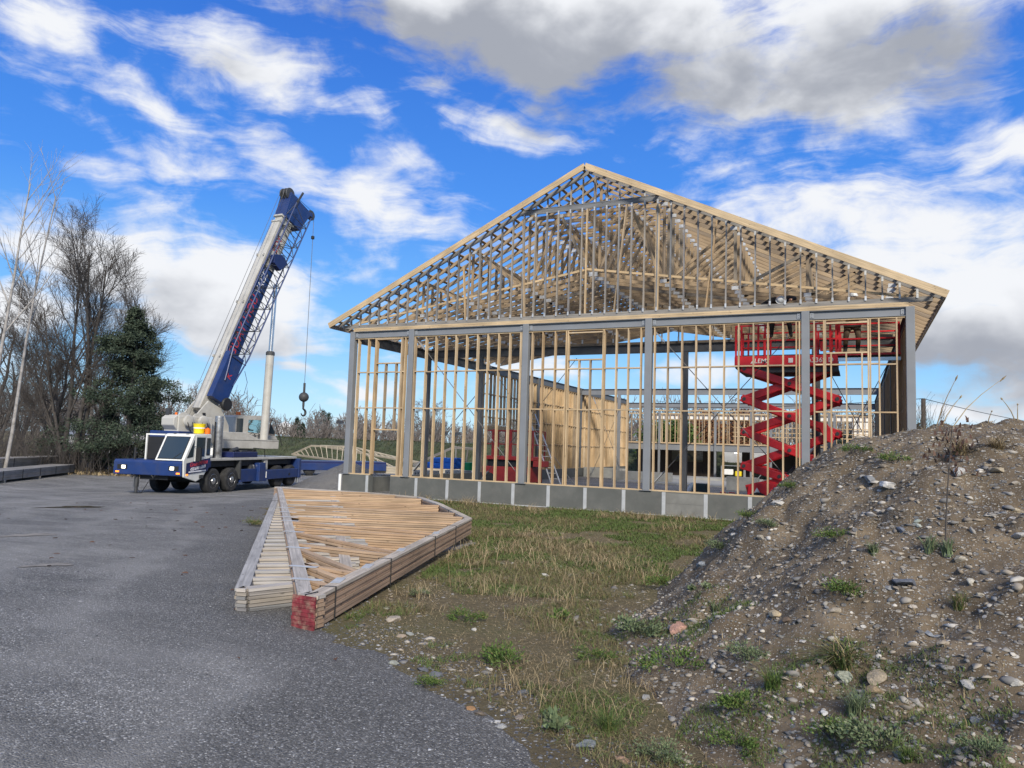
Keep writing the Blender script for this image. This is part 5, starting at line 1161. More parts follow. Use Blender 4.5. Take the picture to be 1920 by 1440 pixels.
stack('lumber_stack', 'long grey lumber stack behind, reaching to the crane bumper', (a[0]-.6, a[1]+.9), (b[0]-.6, b[1]+.9), 1.3, .75, 6, gz_(a)+.12, 'lumber stacks along the tree line', 5)
# gravel heap beside the corner column
def heap(x, y): 
    r = np.hypot(x+15.2, (y-8.2)); a = np.arctan2(y-8.2, x+15.2); r = r*(1+.10*np.sin(2*a+1)+.06*np.sin(5*a))
    return gbase(x, y)+.03+np.clip(1.42*(1-r/3.1), -.3, 1.35)*sstep(3.6, 2.9, r)+(fbm(np.asarray(x)*3, np.asarray(y)*3)-.5)*.10
X, Y = np.meshgrid(np.linspace(-18.6, -11.8, 70), np.linspace(4.7, 11.6, 70)); Z = heap(X, Y); i_ = np.arange(4900).reshape(70, 70)
F = np.stack([i_[:-1, :-1], i_[:-1, 1:], i_[1:, 1:], i_[1:, :-1]], -1).reshape(-1, 4); kp = (np.hypot(X+15.2, Y-8.2) < 3.35).reshape(-1); F = F[kp[F].all(1)]
tag(npmesh('gravel_pile', np.stack([X, Y, Z], -1).reshape(-1, 3), [F], M['stone_pile'], smooth=True), 'cone shaped heap of grey crushed stone beside the corner column', 'gravel pile')
# blue trailer behind the crane, carrying wood
fb = thing('flatbed_trailer', 'low blue flatbed trailer behind the crane with timber on its deck', 'trailer', (-27.2, 15.6, -.5), R_(52))
q = MB(); q.box(0, 7.5, -.9, 1.3, .55, .95); q.build('deck', M['navy'], fb, bevel=.03); MB().box(-.02, 7.5, -.96, -.905, .35, .80).build('side_panel', M['blue'], fb, bevel=.02)
for x in (1.2, 2.3): MB().ring((x, -.6, .36), (0, -1, 0), [(-.3, .2), (-.3, .34), (.2, .36), (.25, .2)], 18).build('wheel', M['rubber'], fb)
MB().box(.1, .16, -.98, -.965, .4, .75).build('reflector', M['white'], fb)
# trusses lying against the bank behind
def leaning(name, label, pts, n, dep, base_z, grp, m):
    T = thing(name, label, 'roof truss', (pts[0][0], pts[0][1], base_z), 0, grp); o = Vector((pts[0][0], pts[0][1], base_z))
    q = MB(); P = [Vector(p)-o for p in pts]
    for a, b in zip(P, P[1:]+P[:1]): q.bar(a, b, .07, .14, (0, -.4, 1))
    q.build('chord', M[m], T)
    top = P; bot0, bot1 = P[0], P[-1]
    def tp(t):
        L = [(top[i+1]-top[i]).length for i in range(len(top)-1)]; d = t*sum(L)
        for i, l in enumerate(L):
            if d <= l: return top[i]+(top[i+1]-top[i])*(d/l)
            d -= l
        return top[-1]
    for i in range(1, n): MB().bar(tp(i/n*.98), bot0+(bot1-bot0)*min(.99, i/n+.045), .05, .075, (0, -.4, 1)).build('web', M[m], T)
    return T
def w_(px, py, y): p = on(px, py, 1, y); return (p[0], p[1], p[2])
M['pale_timber'] = wood('pale_timber', [(0, (.40, .35, .27)), (1, (.50, .44, .34))])
leaning('roof_truss', 'pale roof truss lying tilted on the bank, hump backed, seen left of the corner column', [w_(547, 852, 26), w_(583, 836, 26), w_(655, 838, 27), w_(742, 878, 26)], 22, .2, -.5, 'spare roof trusses behind the hall', 'pale_timber')
leaning('roof_truss', 'pale roof truss resting behind it, sloping down to the right', [w_(600, 836, 27.5), w_(660, 838, 27.5), w_(760, 862, 27.5), w_(880, 885, 27)], 24, .2, -.5, 'spare roof trusses behind the hall', 'pale_timber')
leaning('roof_truss', 'grey roof truss standing behind the blue tarpaulin, peaked', [w_(775, 872, 19), w_(850, 839, 19), w_(888, 842, 19), w_(905, 880, 19)], 7, .2, -.4, 'spare roof trusses behind the hall', 'weather')
fl = thing('timber_pack', 'flat pack of timber on the ground behind the gravel heap', 'timber', (-25.0, 20.0, -.5), R_(20))
for k in range(3): MB().box(0, 8+.2*k, 0, 1.2, .18+.16*k, .33+.16*k).build('board_layer', M['pale_timber'], fl)
for x in (.8, 4, 7): MB().box(x, x+.12, -.05, 1.25, 0, .178).build('bearer', M['weather'], fl)
# pallets, tarps and tubs left of the hall
def pallet(p, rot, label, n=3):
    T = thing('pallet', label, 'pallet', p, rot, 'pallets of material beside the hall')
    for k in range(5): MB().box(0, 1.2, .21*k, .21*k+.15, .11, .13).build('slat', M['weather'], T)
    for k in range(3): MB().box(0.05+.5*k, .15+.5*k, 0, 1.0, 0, .108).build('bearer', M['weather'], T)
    return T
g0 = on(815, 888, 1, 13); zg = gz_(g0)
pallet((g0[0]-1.2, 13.2, zg+.30), R_(8), 'weathered pallet under the blue tarpaulin, standing on the concrete block')
def tarp(p, sx, sy, sz, label, rot):
    q = MB(); n = 9; V = []
    o = bpy.data.meshes.new('tarp_pile'); bm = bmesh.new(); bmesh.ops.create_cube(bm, size=1); bmesh.ops.subdivide_edges(bm, edges=bm.edges, cuts=6, use_grid_fill=True)
    for v in bm.verts:
        x, y, z = v.co; nn = float(fbm(x*4+p[0], y*4+z*3+p[1]))-.5
        v.co = (x*sx*(1+nn*.2), y*sy*(1+nn*.2), (z+.5)*sz*(1+nn*.25)+(.05*nn if z > 0 else 0))
    for f in bm.faces: f.smooth = True
    bm.to_mesh(o); bm.free(); o.materials.append(M['blue_tarp']); ob = bpy.data.objects.new('tarp_pile', o); COL.objects.link(ob); ob.location = p; ob.rotation_euler = (0, 0, rot)
    return tag(ob, label, 'tarpaulin', 'blue tarpaulins beside the hall')
t0_ = on(832, 878, 1, 13.6)
tarp((t0_[0]-.05, 13.7, t0_[2]-.02), 1.6, 1.0, .34, 'long blue tarpaulin wrapped pack, lower one on the pallet', R_(5)); tarp((t0_[0]+.05, 13.7, t0_[2]+.33), 1.45, .9, .24, 'smaller blue tarpaulin folded on top of the lower blue pack', R_(8))
gt_ = on(879, 882, 1, 13.4); tb = thing('tub', 'round green plastic tub beside the blue tarpaulins', 'tub', (gt_[0], 13.4, gt_[2]))
MB().ring((0, 0, 0), (0, 0, 1), [(0, .24), (.40, .30), (.40, .27), (.36, .1)], 22).build('body', M['green_pl'], tb, smooth=True); MB().ring((0, 0, .37), (0, 0, 1), [(0, .31), (.05, .31)], 22).build('rim', M['green_pl'], tb)
for k, (px, w) in enumerate(((795, 1.3), (855, 1.3))):
    p = on(px, 902, 1, 12.4); q = MB(); q.prism([(-w/2, 0), (w/2, 0), (w/2-.04, .62), (-w/2+.04, .62)], -.35, .35, 'y'); o = q.build('concrete_block', M['concrete'], bevel=.02)
    o.location = (p[0], 12.6, p[2]-.05); tag(o, ['left concrete block carrying the pallet behind the front studs', 'right concrete block next to the lift under the green tub'][k], 'block', 'concrete blocks beside the hall')
    for j in range(6): g = MB().box(-.5+.18*j, -.44+.18*j, -.362, -.345, .1, .5).build('groove', M['dkgrey'], o)
# ladder inside
la, lb = Vector(on(996, 776, 1, 9.2)), Vector(on(1047, 908, 1, 8.4)); lb.z = .02
LD = thing('ladder', 'aluminium extension ladder leaning inside the hall by the tan wall', 'ladder', lb)
d = (la-lb); sd = Vector((.25, .1, 0))
for s in (-1, 1): MB().bar(sd*s*.75, d+sd*s*.65, .03, .08, (0, 1, 0)).build('rail', M['plate'], LD)
for k in range(1, 14):
    c = d*(k/14); MB().cyl(c-sd*.72, c+sd*.72, .016, 6).build('rung', M['plate'], LD)
# small things on the floor
def can(p, label, h=.36, r=.16):
    T = thing('fuel_can', label, 'can', p, 0, 'red cans on the hall floor'); q = MB(); q.box(-r, r, -.1, .1, 0, h*.8); q.build('body', M['red'], T, bevel=.03); q = MB(); q.tube([(-r*.6, 0, h*.8), (-r*.5, 0, h), (r*.5, 0, h), (r*.6, 0, h*.8)], .02, 6); q.build('handle', M['red'], T); MB().cyl((r*.7, 0, h*.78), (r*.95, 0, h*.98), .025, 8).build('spout', M['black'], T)
for px, lb_ in ((1355, 'red can with a white side, left of the two red cans by the lift'), (1372, 'upright red can nearest the lift base')):
    p = on(px, 924, 1, 5.0); can((p[0], 5.0, -.02), lb_, .52, .17)
p = on(1288, 908, 1, 9); MB_ = MB(); MB_.cyl((0, 0, .12), (.25, .1, .62), .12, 16); o = MB_.build('drain_pipe', M['white'], smooth=True); o.location = (p[0], 9, -.05); tag(o, 'short white pipe tilted on the hall floor', 'pipe')
p = on(1314, 911, 1, 9); q = MB(); q.prism([(-.3, 0), (.3, 0), (.24, .62), (-.26, .62)], -.25, .25, 'y'); o = q.build('crate', plain('dark_green_plastic', (.03, .05, .05), .6), bevel=.02); o.location = (p[0], 9, -.02); tag(o, 'dark green grey crate on the hall floor beside the white pipe', 'crate')
# site trailer seen through the ground floor
st_ = thing('site_trailer', 'white site trailer with a small window seen through the rear opening', 'trailer', (-1.9, 44, -.4))
MB().box(-.8, 3.2, 0, 2.2, .7, 2.7).build('body', M['white'], st_, bevel=.03); wf = MB().box(1.0, 1.62, -.03, -.002, 1.75, 2.45).build('window_frame', M['white'], st_); MB().box(1.06, 1.56, -.04, -.031, 1.81, 2.39).build('window', M['glass'], wf)
for x in (.1, 2.2): MB().box(x, x+.15, .2, 1.9, 0, .69).build('stand', M['dkgrey'], st_)
sg = thing('banner', 'pale banner with a grey arch drawing in the rear opening', 'banner', (-6.4, 39.5, .95)); MB().box(0, 3.1, 0, .05, 0, 1.15).build('sheet', plain('banner_sheet', (.55, .52, .42), .7), sg)
q = MB(); q.tube([(1.3+.55*math.cos(a), -.03, .25+.5*math.sin(a)) for a in np.linspace(0, PI, 14)], .07, 8); q.build('arch', M['steel_lite'], sg)
MB().box(2.2, 2.9, -.03, -.002, .25, 1.0).build('window_print', M['galv'], sg)
MB().box(2.0, 2.4, 0, .0, 0, 0)
tr_ = thing('material_rack', 'steel rack with white bags beside the site trailer', 'rack', (-1.3, 34.0, .05))
for x in (0, 1.6):
    for y in (0, .6): MB().box(x-.03, x+.03, y-.03, y+.03, 0, .9).build('leg', M['steel_lite'], tr_)
MB().box(-.03, 1.63, -.03, .63, .86, .9).build('shelf', M['steel_lite'], tr_); MB().box(.15, .8, .05, .55, .2, .62).build('bag', M['white'], tr_, bevel=.06); MB().box(.95, 1.4, .05, .5, .12, .5).build('bag', M['yellow'], tr_, bevel=.06)
# poles, wires and the tower far off
def pole(px, py0, py1, D, label, lamp):
    p0 = Vector(CAM+ray(px, py0)*D); p1 = Vector(CAM+ray(px, py1)*D); T = thing('lamp_post' if lamp else 'utility_pole', label, 'lamp post' if lamp else 'pole', (p0.x, p0.y, p0.z-3)); h = p1.z-p0.z+3
    MB().cyl((0, 0, 0), (0, 0, h), .12 if lamp else .14, 10, r2=.08 if lamp else .12).build('pole', M['galv'] if lamp else M['twig'], T)
    if lamp:
        MB().bar((-.9, 0, h-.1), (.9, 0, h-.1), .08, .08).build('arm', M['galv'], T)
        for s in (-1, 1): MB().prism([(s*.9-.35, h-.05), (s*.9+.35, h-.05), (s*.9+.28, h+.25), (s*.9-.2, h+.25)], -.2, .2, 'y').build('floodlight', M['dkgrey'], T)
    return T, Vector((p0.x, p0.y, p0.z-3+h))
pole(648, 830, 793, 75, 'slim lamp post with two floodlights just left of the corner column', True); pole(845, 835, 814, 90, 'small lamp post seen between the front studs', True)
_, pt = pole(1732, 800, 747, 42, 'wooden utility pole rising behind the dirt pile by the right corner', False)
e = Vector(CAM+ray(1990, 800)*60); q = MB(); q.tube([pt+(e-pt)*t+Vector((0, 0, -1.0*4*t*(1-t)*.15)) for t in np.linspace(0, 1, 14)], .02, 5); tag(q.build('overhead_wire', M['black']), 'single overhead wire running right from the utility pole', 'wire')
e2 = pt+Vector((-26, 12, .5)); q = MB(); q.tube([pt+(e2-pt)*t+Vector((0, 0, -.5*4*t*(1-t))) for t in np.linspace(0, 1, 14)], .02, 5); tag(q.build('overhead_wire', M['black']), 'overhead wire running left from the utility pole behind the hall', 'wire')
wt = thing('water_tower', 'distant white water tower above the bare trees', 'water tower', Vector(CAM+ray(533, 826)*190)-Vector((0, 0, 3)))
MB().ring((0, 0, 7.0), (0, 0, 1), [(-2.4, 1.6), (-2.2, 2.1), (-.3, 2.15), (.2, 1.7), (.8, .4), (1.1, .1)], 20).build('tank', M['white'], wt, smooth=True)
for a in range(5): MB().cyl((1.8*math.cos(a*1.257), 1.8*math.sin(a*1.257), 0), (1.6*math.cos(a*1.257), 1.6*math.sin(a*1.257), 4.7), .12, 6).build('leg', M['galv'], wt)
# pale sheds behind the trees
for k, (px, w, h, D, lb_) in enumerate(((300, 9, 2.6, 62, 'pale shed behind the cedar, nearest the crane'), (205, 10, 2.2, 66, 'pale low shed glimpsed between the tree trunks'))):
    p = Vector(CAM+ray(px, 870)*D); T = thing('shed', lb_, 'shed', (p.x, p.y, -.6), R_(45), 'pale sheds behind the trees'); MB().box(-w/2, w/2, 0, 5, 0, h).build('wall', M['white'], T); MB().prism([(-.3, h), (2.5, h+.9), (5.3, h)], -w/2-.3, w/2+.3, 'x').build('roof', M['steel_lite'], T); MB().box(-1, 1, -.03, -.002, 0, 2.0).build('door', M['steel_lite'], T)
# puddle and mud
def patch(px, py, rx, ry, rot, mat, name, label, cat):
    p = at(px, py); n = 40; V = [(0, 0, 0)]
    for k in range(n):
        a = 2*PI*k/n; r = 1+.25*math.sin(3*a+px)+.15*math.sin(7*a+1)+.1*math.sin(11*a); x, y = rx*r*math.cos(a), ry*r*math.sin(a); V.append((x*math.cos(rot)-y*math.sin(rot), x*math.sin(rot)+y*math.cos(rot), 0))
    V = np.array(V); V2 = np.concatenate([V*.5, V[1:]]); P = np.concatenate([V[:1], V[1:]*.5, V[1:]]); F3 = np.array([(0, 1+k, 1+(k+1) % n) for k in range(n)]); F4 = np.array([(1+k, 1+n+k, 1+n+(k+1) % n, 1+(k+1) % n) for k in range(n)])
    P[:, 0] += p.x; P[:, 1] += p.y; P[:, 2] = surf(P[:, 0], P[:, 1])+.008
    return tag(npmesh(name, P, [F3, F4], mat), label, cat, kind='structure')
m, nt, b, N, L = _nt('muddy_water'); b.inputs['Base Color'].default_value = (.07, .055, .03, 1); b.inputs['Roughness'].default_value = .12; M['puddle'] = m
M['mud'] = plain('dried_mud', (.21, .195, .175), .9, 0, .2, 6, .3, 30)
patch(135, 951, .75, .42, .7, M['puddle'], 'puddle', None, None); patch(92, 1060, .30, .16, 1.0, M['mud'], 'mud_patch', None, None); patch(48, 1004, .5, .2, 1.1, M['mud'], 'mud_patch', None, None)
# ------------------------------------------------------------------ stones
ICO = None
def ico(sub):
    bm = bmesh.new(); bmesh.ops.create_icosphere(bm, subdivisions=sub, radius=1); V = np.array([v.co[:] for v in bm.verts]); F = np.array([[v.index for v in f.verts] for f in bm.faces]); bm.free(); return V, F
def rotm(n):
    q = rng.normal(size=(n, 4)); q /= np.linalg.norm(q, axis=1)[:, None]; w, x, y, z = q.T
    return np.stack([np.stack([1-2*(y*y+z*z), 2*(x*y-z*w), 2*(x*z+y*w)], -1), np.stack([2*(x*y+z*w), 1-2*(x*x+z*z), 2*(y*z-x*w)], -1), np.stack([2*(x*z-y*w), 2*(y*z+x*w), 1-2*(x*x+y*y)], -1)], 1)
def pebbles(name, P, S, label=None):
    V, F = ico(1); V = V[:12] if len(V) == 12 else V; n = len(P)
    jit = 1+rng.normal(0, .26, (n, len(V), 1)); sc = np.stack([rng.uniform(.7, 1.5, n), rng.uniform(.5, 1.0, n), rng.uniform(.2, .55, n)], -1)
    W = V[None]*jit*sc[:, None, :]*S[:, None, None]
    a = rng.uniform(0, 2*PI, n); t = rng.normal(0, .35, n); c, s = np.cos(a), np.sin(a)
    y2 = W[..., 1]*np.cos(t)[:, None]-W[..., 2]*np.sin(t)[:, None]; z2 = W[..., 1]*np.sin(t)[:, None]+W[..., 2]*np.cos(t)[:, None]
    X = W[..., 0]*c[:, None]-y2*s[:, None]; Y = W[..., 0]*s[:, None]+y2*c[:, None]
    W = np.stack([X, Y, z2], -1)+P[:, None, :]
    FF = (F[None]+(np.arange(n)*len(V))[:, None, None]).reshape(-1, 3); r = np.repeat(rng.random(n), len(F))
    return tag(npmesh(name, W.reshape(-1, 3), [FF], M['rock'], r), kind='stuff')
def scatter(n, x0, x1, y0, y1, mask):
    x = rng.uniform(x0, x1, n); y = rng.uniform(y0, y1, n); k = mask(x, y); x, y = x[k], y[k]; return np.stack([x, y, surf(x, y)], -1)
def near_w(x, y, d0):            # keep more of what lies near the viewpoint
    d = np.hypot(x-CAM[0], y-CAM[1]); return rng.random(len(x)) < np.clip((d0/d)**1.6, 0, 1)
P = scatter(100000, 4.6, 13, -19, -.9, lambda x, y: (mound(x, y) > .02) & near_w(x, y, 7))
P = P[:24000]; pebbles('pebbles', P-np.array([0, 0, .002]), np.clip(rng.lognormal(-4.25, .55, len(P)), .005, .04))
P = scatter(16000, -1, 7.5, -18.6, -6, lambda x, y: (mound(x, y) < 0) & (gravel(x, y) < -.01) & near_w(x, y, 5) & (fbm(x*.8, y*.8) > .44))
pebbles('pebbles', P, np.clip(rng.lognormal(-4.3, .55, len(P)), .007, .05))
P = scatter(9000, -3, 7.5, -19.5, -9, lambda x, y: (gravel(x, y) > -.03) & near_w(x, y, 4.5)); pebbles('gravel', P, np.clip(rng.lognormal(-4.95, .35, len(P)), .004, .014)).data.materials[0] = rndmat('blue_stone', [(0, (.05, .053, .06)), (.6, (.11, .115, .13)), (.9, (.22, .225, .24)), (1, (.40, .41, .43))])
P = scatter(60000, -1, 8, -19, -9, lambda x, y: (gravel(x, y) > -.075) & (gravel(x, y) < .012) & near_w(x, y, 5.5))[:9000]; pebbles('gravel', P, np.clip(rng.lognormal(-4.75, .4, len(P)), .005, .018)).data.materials[0] = bpy.data.materials['blue_stone']
def rockmesh(seed, sub=3, flat=.6, ang=0):
    V, F = ico(sub); r = np.random.default_rng(seed); D = V.copy(); pl = r.normal(size=(17, 3)); pl /= np.linalg.norm(pl, axis=1)[:, None]; h = r.uniform(.38, .78, 17)
    for p, k in zip(pl, h):
        d = D@p; ex = np.clip(d-k, 0, None); D -= ex[:, None]*p
    D *= np.array([1, r.uniform(.65, .9), flat]); D += (fbm(V[:, 0]*3+seed, V[:, 1]*3+V[:, 2]*2)-.5)[:, None]*.10*V
    me = bpy.data.meshes.new('rock'); me.from_pydata(D.tolist(), [], F.tolist()); a = me.attributes.new('rnd', 'FLOAT', 'FACE'); a.data.foreach_set('value', np.zeros(len(F), np.float32)); me.materials.append(M['rock'])
    return me
RM = [rockmesh(i, 3, f) for i, f in enumerate((.6, .45, .7, .35, .55, .3, .65, .5))]
def stone(c, ro=.8): return plain('stone_%d' % len(bpy.data.materials), c, ro, 0, .25, 9, .4, 30, dirt=[x*.55 for x in c], dscale=7, damt=.6)
def rock(px, py, size, label, c=None, k=None, tilt=0.0, grp='stones on the dirt pile', sx=1.0):
    p = at(px, py); D = (p-Vector(CAM)).length; s = size/FPX*D*.55; k = random.randrange(8) if k is None else k
    me = RM[k]
    if c: me = me.copy(); me.materials[0] = stone(c)
    o = bpy.data.objects.new('rock', me); COL.objects.link(o); o.location = p+Vector((0, 0, s*.10)); o.scale = (s*sx, s, s); o.rotation_euler = (tilt, random.uniform(-.2, .2), random.uniform(0, 6.28) if sx == 1 else random.uniform(-.4, .4))
    return tag(o, label, 'rock', grp)
for a in [(1275, 1180, 46, 'pink rounded stone at the foot of the dirt pile', (.42, .24, .18), 2), (1258, 1178, 18, 'small blue grey stone touching the pink stone', (.17, .18, .20), 4),
          (1668, 913, 44, 'bright white jagged stone near the top of the dirt pile', (.62, .60, .57), 3), (1616, 918, 26, 'tan oval stone left of the bright white stone', (.36, .29, .20), 0),
          (1697, 1096, 58, 'large dark slate slab lying tilted on the slope', (.105, .115, .14), 5), (1668, 1103, 18, 'small grey stone beside the dark slate slab', (.24, .24, .24), 1),
          (1456, 1156, 34, 'upright tan and white split stone on the lower slope', (.45, .36, .23), 6), (1478, 1164, 24, 'brown stone leaning against the upright tan stone', (.14, .10, .07), 0),
          (1580, 1272, 50, 'pale greenish flat boulder below the arching grass tuft', (.42, .43, .33), 0), (1648, 1272, 46, 'tan boulder right of the pale greenish boulder', (.34, .28, .20), 2),
          (1640, 1298, 36, 'ochre boulder in front of the tan boulder', (.27, .20, .12), 0), (1802, 890, 36, 'pale wedge shaped stone high on the right of the pile', (.42, .41, .38), 7),
          (1868, 884, 32, 'flat tan stone near the right edge of the pile', (.37, .31, .22), 3), (1850, 875, 22, 'small tan stone beside the flat tan stone near the right edge', (.38, .31, .22), 1),
          (1460, 945, 34, 'pale slab on the left shoulder of the dirt pile', (.46, .44, .39), 3), (1425, 1010, 26, 'grey tan stone half buried on the left slope', (.30, .27, .22), 0),
          (1632, 903, 32, 'grey stone above the bright white stone', (.20, .21, .22), 0), (1720, 980, 20, 'upper pale green stone of a pair mid slope', (.36, .40, .36), 1), (1721, 988, 20, 'lower pale green stone of a pair mid slope', (.38, .41, .37), 4),
          (1690, 997, 22, 'blue grey stone left of the pale green pair', (.17, .19, .23), 0), (1565, 1149, 26, 'rounded tan stone below the leafy green bush', (.35, .30, .23), 2), (1317, 1062, 34, 'pale blue grey boulder at the left edge of the slope', (.33, .35, .36), 0),
          (1800, 1135, 24, 'pinkish grey stone on the right slope', (.36, .30, .29), 6), (1714, 1143, 16, 'small pale cube like stone mid slope', (.45, .40, .34), 6), (1742, 1190, 20, 'left blue grey stone of a pair on the right slope', (.22, .24, .27), 1),
          (1756, 1197, 20, 'right blue grey stone of a pair on the right slope', (.21, .23, .26), 4), (1770, 1210, 22, 'tan stone just below the blue grey pair', (.36, .30, .22), 2), (1815, 1295, 32, 'pale wedge stone low on the right slope', (.42, .40, .36), 7),
          (1830, 1352, 26, 'grey angular stone near the lower right corner', (.26, .27, .26), 6), (1910, 1286, 28, 'pale stone at the right frame edge', (.45, .42, .36), 0), (1546, 1338, 18, 'small white ringed stone in the foreground weeds', (.58, .57, .55), 2),
          (1500, 1290, 14, 'tiny white stone above the foreground weeds', (.6, .58, .55), 4), (1800, 1425, 24, 'grey brown round stone at the bottom right', (.22, .20, .18), 2), (1905, 960, 26, 'tan stone high at the right frame edge', (.40, .34, .24), 0),
          (1912, 1010, 36, 'pale grey flat stone at the right frame edge', (.36, .35, .33), 3), (1800, 1050, 26, 'tan stone beside the spiky rosettes', (.36, .33, .27), 0), (1820, 1093, 22, 'cream slanted stone on the upper right slope', (.46, .43, .36), 7),
          (1840, 1117, 20, 'cream flat stone below the slanted cream stone', (.44, .39, .30), 3), (1550, 1140, 14, 'tiny grey stone left of the leafy bush', (.25, .25, .25), 1), (1505, 1207, 18, 'white flat stone above the arching grass', (.47, .45, .42), 3)]: rock(*a)
GG = 'stones on the ground by the gravel edge'
for a in [(735, 1164, 46, 'flat tan rock near the truss bundle end', (.36, .31, .25), 3), (1022, 1080, 20, 'white stone in the middle of the grass', (.56, .54, .50), 2), (1238, 1080, 16, 'white stone at the toe of the dirt pile', (.6, .58, .54), 1), (736, 1246, 28, 'pale green grey stone at the gravel edge', (.30, .31, .27), 0),
          (793, 1258, 26, 'left dark grey stone of a pair at the gravel edge', (.12, .125, .14), 2), (820, 1268, 30, 'right dark grey stone of a pair at the gravel edge', (.13, .135, .15), 6), (870, 1278, 20, 'small dark stone right of the dark pair', (.10, .105, .115), 0), (931, 1355, 20, 'bright white stone at the gravel edge', (.6, .59, .57), 1),
          (942, 1366, 26, 'grey stone touching the bright white stone', (.34, .34, .33), 0), (974, 1348, 26, 'brown grey stone near the bright white stone', (.24, .20, .17), 3), (880, 1330, 22, 'orange brown stone in a cluster at the gravel edge', (.30, .17, .08), 6), (900, 1340, 26, 'dark brown stone in the cluster at the gravel edge', (.15, .12, .09), 2),
          (1093, 1400, 44, 'long grey slab among the foreground weeds', (.20, .215, .22), 5), (1165, 1428, 34, 'reddish brown stone at the bottom edge', (.30, .19, .13), 2), (980, 1300, 34, 'flat dark slab in the weeds', (.14, .15, .165), 3), (888, 1182, 18, 'pale stone in the weeds by the bundle', (.45, .43, .38), 0),
          (755, 1195, 22, 'orange grey stone near the flat tan rock', (.34, .27, .20), 6), (768, 1190, 20, 'grey green stone beside the orange grey one', (.27, .28, .26), 2), (1215, 1235, 18, 'grey tan round stone left of the pink stone', (.30, .28, .24), 2), (930, 1030, 14, 'grey stone in the far grass', (.26, .26, .25), 0), (1212, 1310, 22, 'grey stone in the right weeds', (.28, .28, .27), 4)]: rock(*a, grp=GG)
for k in range(170):
    px, py = random.uniform(1180, 1915), random.uniform(830, 1430)
    p = at(px, py)
    if float(mound(p.x, p.y)) < .05: continue
    rock(px, py, random.choice((7, 8, 9, 11, 13, 15)), 'small loose stone among many alike on the stony dirt slope', grp='small loose stones on the slope')

# ------------------------------------------------------------------ grasses and weeds
def blades(n, P, h, w, bend, lean, droop=1.0):
    """arrays of curved blades rooted at P: returns V (n*7,3) and faces"""
    a = rng.uniform(0, 2*PI, n); dx, dy = np.cos(a), np.sin(a); sx, sy = -dy, dx
    lx, ly = lean
    V = np.zeros((n, 7, 3)); ts = [0, .4, .75, 1.0]
    for i, t in enumerate(ts):
        off = bend*h*(t**2); z = h*(t-.45*droop*bend*t**2.2); cx = P[:, 0]+dx*off+lx*t*h; cy = P[:, 1]+dy*off+ly*t*h; ww = w*(1-t)**.6*.5
        if i < 3: V[:, 2*i] = np.stack([cx-sx*ww, cy-sy*ww, P[:, 2]+z], -1); V[:, 2*i+1] = np.stack([cx+sx*ww, cy+sy*ww, P[:, 2]+z], -1)
        else: V[:, 6] = np.stack([cx, cy, P[:, 2]+z], -1)
    b = (np.arange(n)*7)[:, None]
    F4 = np.concatenate([b+np.array([[0, 1, 3, 2]]), b+np.array([[2, 3, 5, 4]])]); F3 = b+np.array([[4, 5, 6]])
    return V.reshape(-1, 3), F4, F3
def grass(name, P, hh, ww, bend, mat, rnd=None):
    n = len(P); far = np.clip(np.hypot(P[:, 0]-CAM[0], P[:, 1]-CAM[1])/7, 1, 2.4); h = rng.uniform(*hh, n)*far**.35; w = rng.uniform(*ww, n)*far; b = rng.uniform(*bend, n); r = rng.random(n) if rnd is None else rnd
    V, F4, F3 = blades(n, P, h, w, b, (0, 0)); return tag(npmesh(name, V, [F4, F3], mat, np.concatenate([r, r, r])), kind='stuff')
def turf(x, y): return (mound(x, y) < .03) & (gravel(x, y) < -.015) & ~((x > -9) & (y > -.15)) & (sdist(EDGE, x, y) > .1)
def in_b(x, y):            # not under the bundles
    return sdist([O_[1], O_[2], O_[3], O_[4]], x, y) > .05
x = rng.uniform(-9, 7.4, 800000); y = rng.uniform(-18.5, -.15, 800000)
k = turf(x, y) & in_b(x, y) & near_w(x, y, 10); x, y = x[k], y[k]; f1 = fbm(x*.75+9, y*.75, 4); dist = np.hypot(x-CAM[0], y-CAM[1])
bare = fbm(x*.6+40, y*.6+3, 3); k = (f1 > .36) & ((bare > .40) | (dist > 9)) & (rng.random(len(x)) < .9); x, y, f1 = x[k], y[k], f1[k]
P = np.stack([x, y, gbase(x, y)-.01], -1)[:170000]; f1 = f1[:170000]
gm = fbm(P[:, 0]*.9+70, P[:, 1]*.9, 3); gr = gm+rng.normal(0, .06, len(P)) > .485
dry = ~gr
grass('grass', P[dry], (.03, .12), (.0025, .006), (.5, 1.7), M['leaf_mix'], np.clip(rng.random(dry.sum())*.75+.25, 0, 1)); grass('grass', P[gr], (.03, .09), (.004, .009), (.4, 1.5), M['leaf_mix'], rng.random(gr.sum())*.45)
x = rng.uniform(-4, 7.4, 160000); y = rng.uniform(-18.5, -5, 160000); k = turf(x, y) & in_b(x, y) & near_w(x, y, 5.5); x, y = x[k][:45000], y[k][:45000]
grass('dry_grass', np.stack([x, y, gbase(x, y)+.002], -1), (.012, .04), (.0025, .006), (1.6, 3.2), M['leaf_dry'])
# straw clumps
C_ = scatter(1100, -8, 6.4, -16.8, -.4, lambda x, y: turf(x, y) & in_b(x, y) & (fbm(x*.5+3, y*.5, 3) > .50))[:210]
n = 30; PP = np.repeat(C_, n, 0)+np.concatenate([rng.normal(0, .11, (len(C_)*n, 2)), np.zeros((len(C_)*n, 1))], 1); grass('dry_grass', PP, (.08, .34), (.003, .006), (.6, 1.9), M['leaf_dry'])
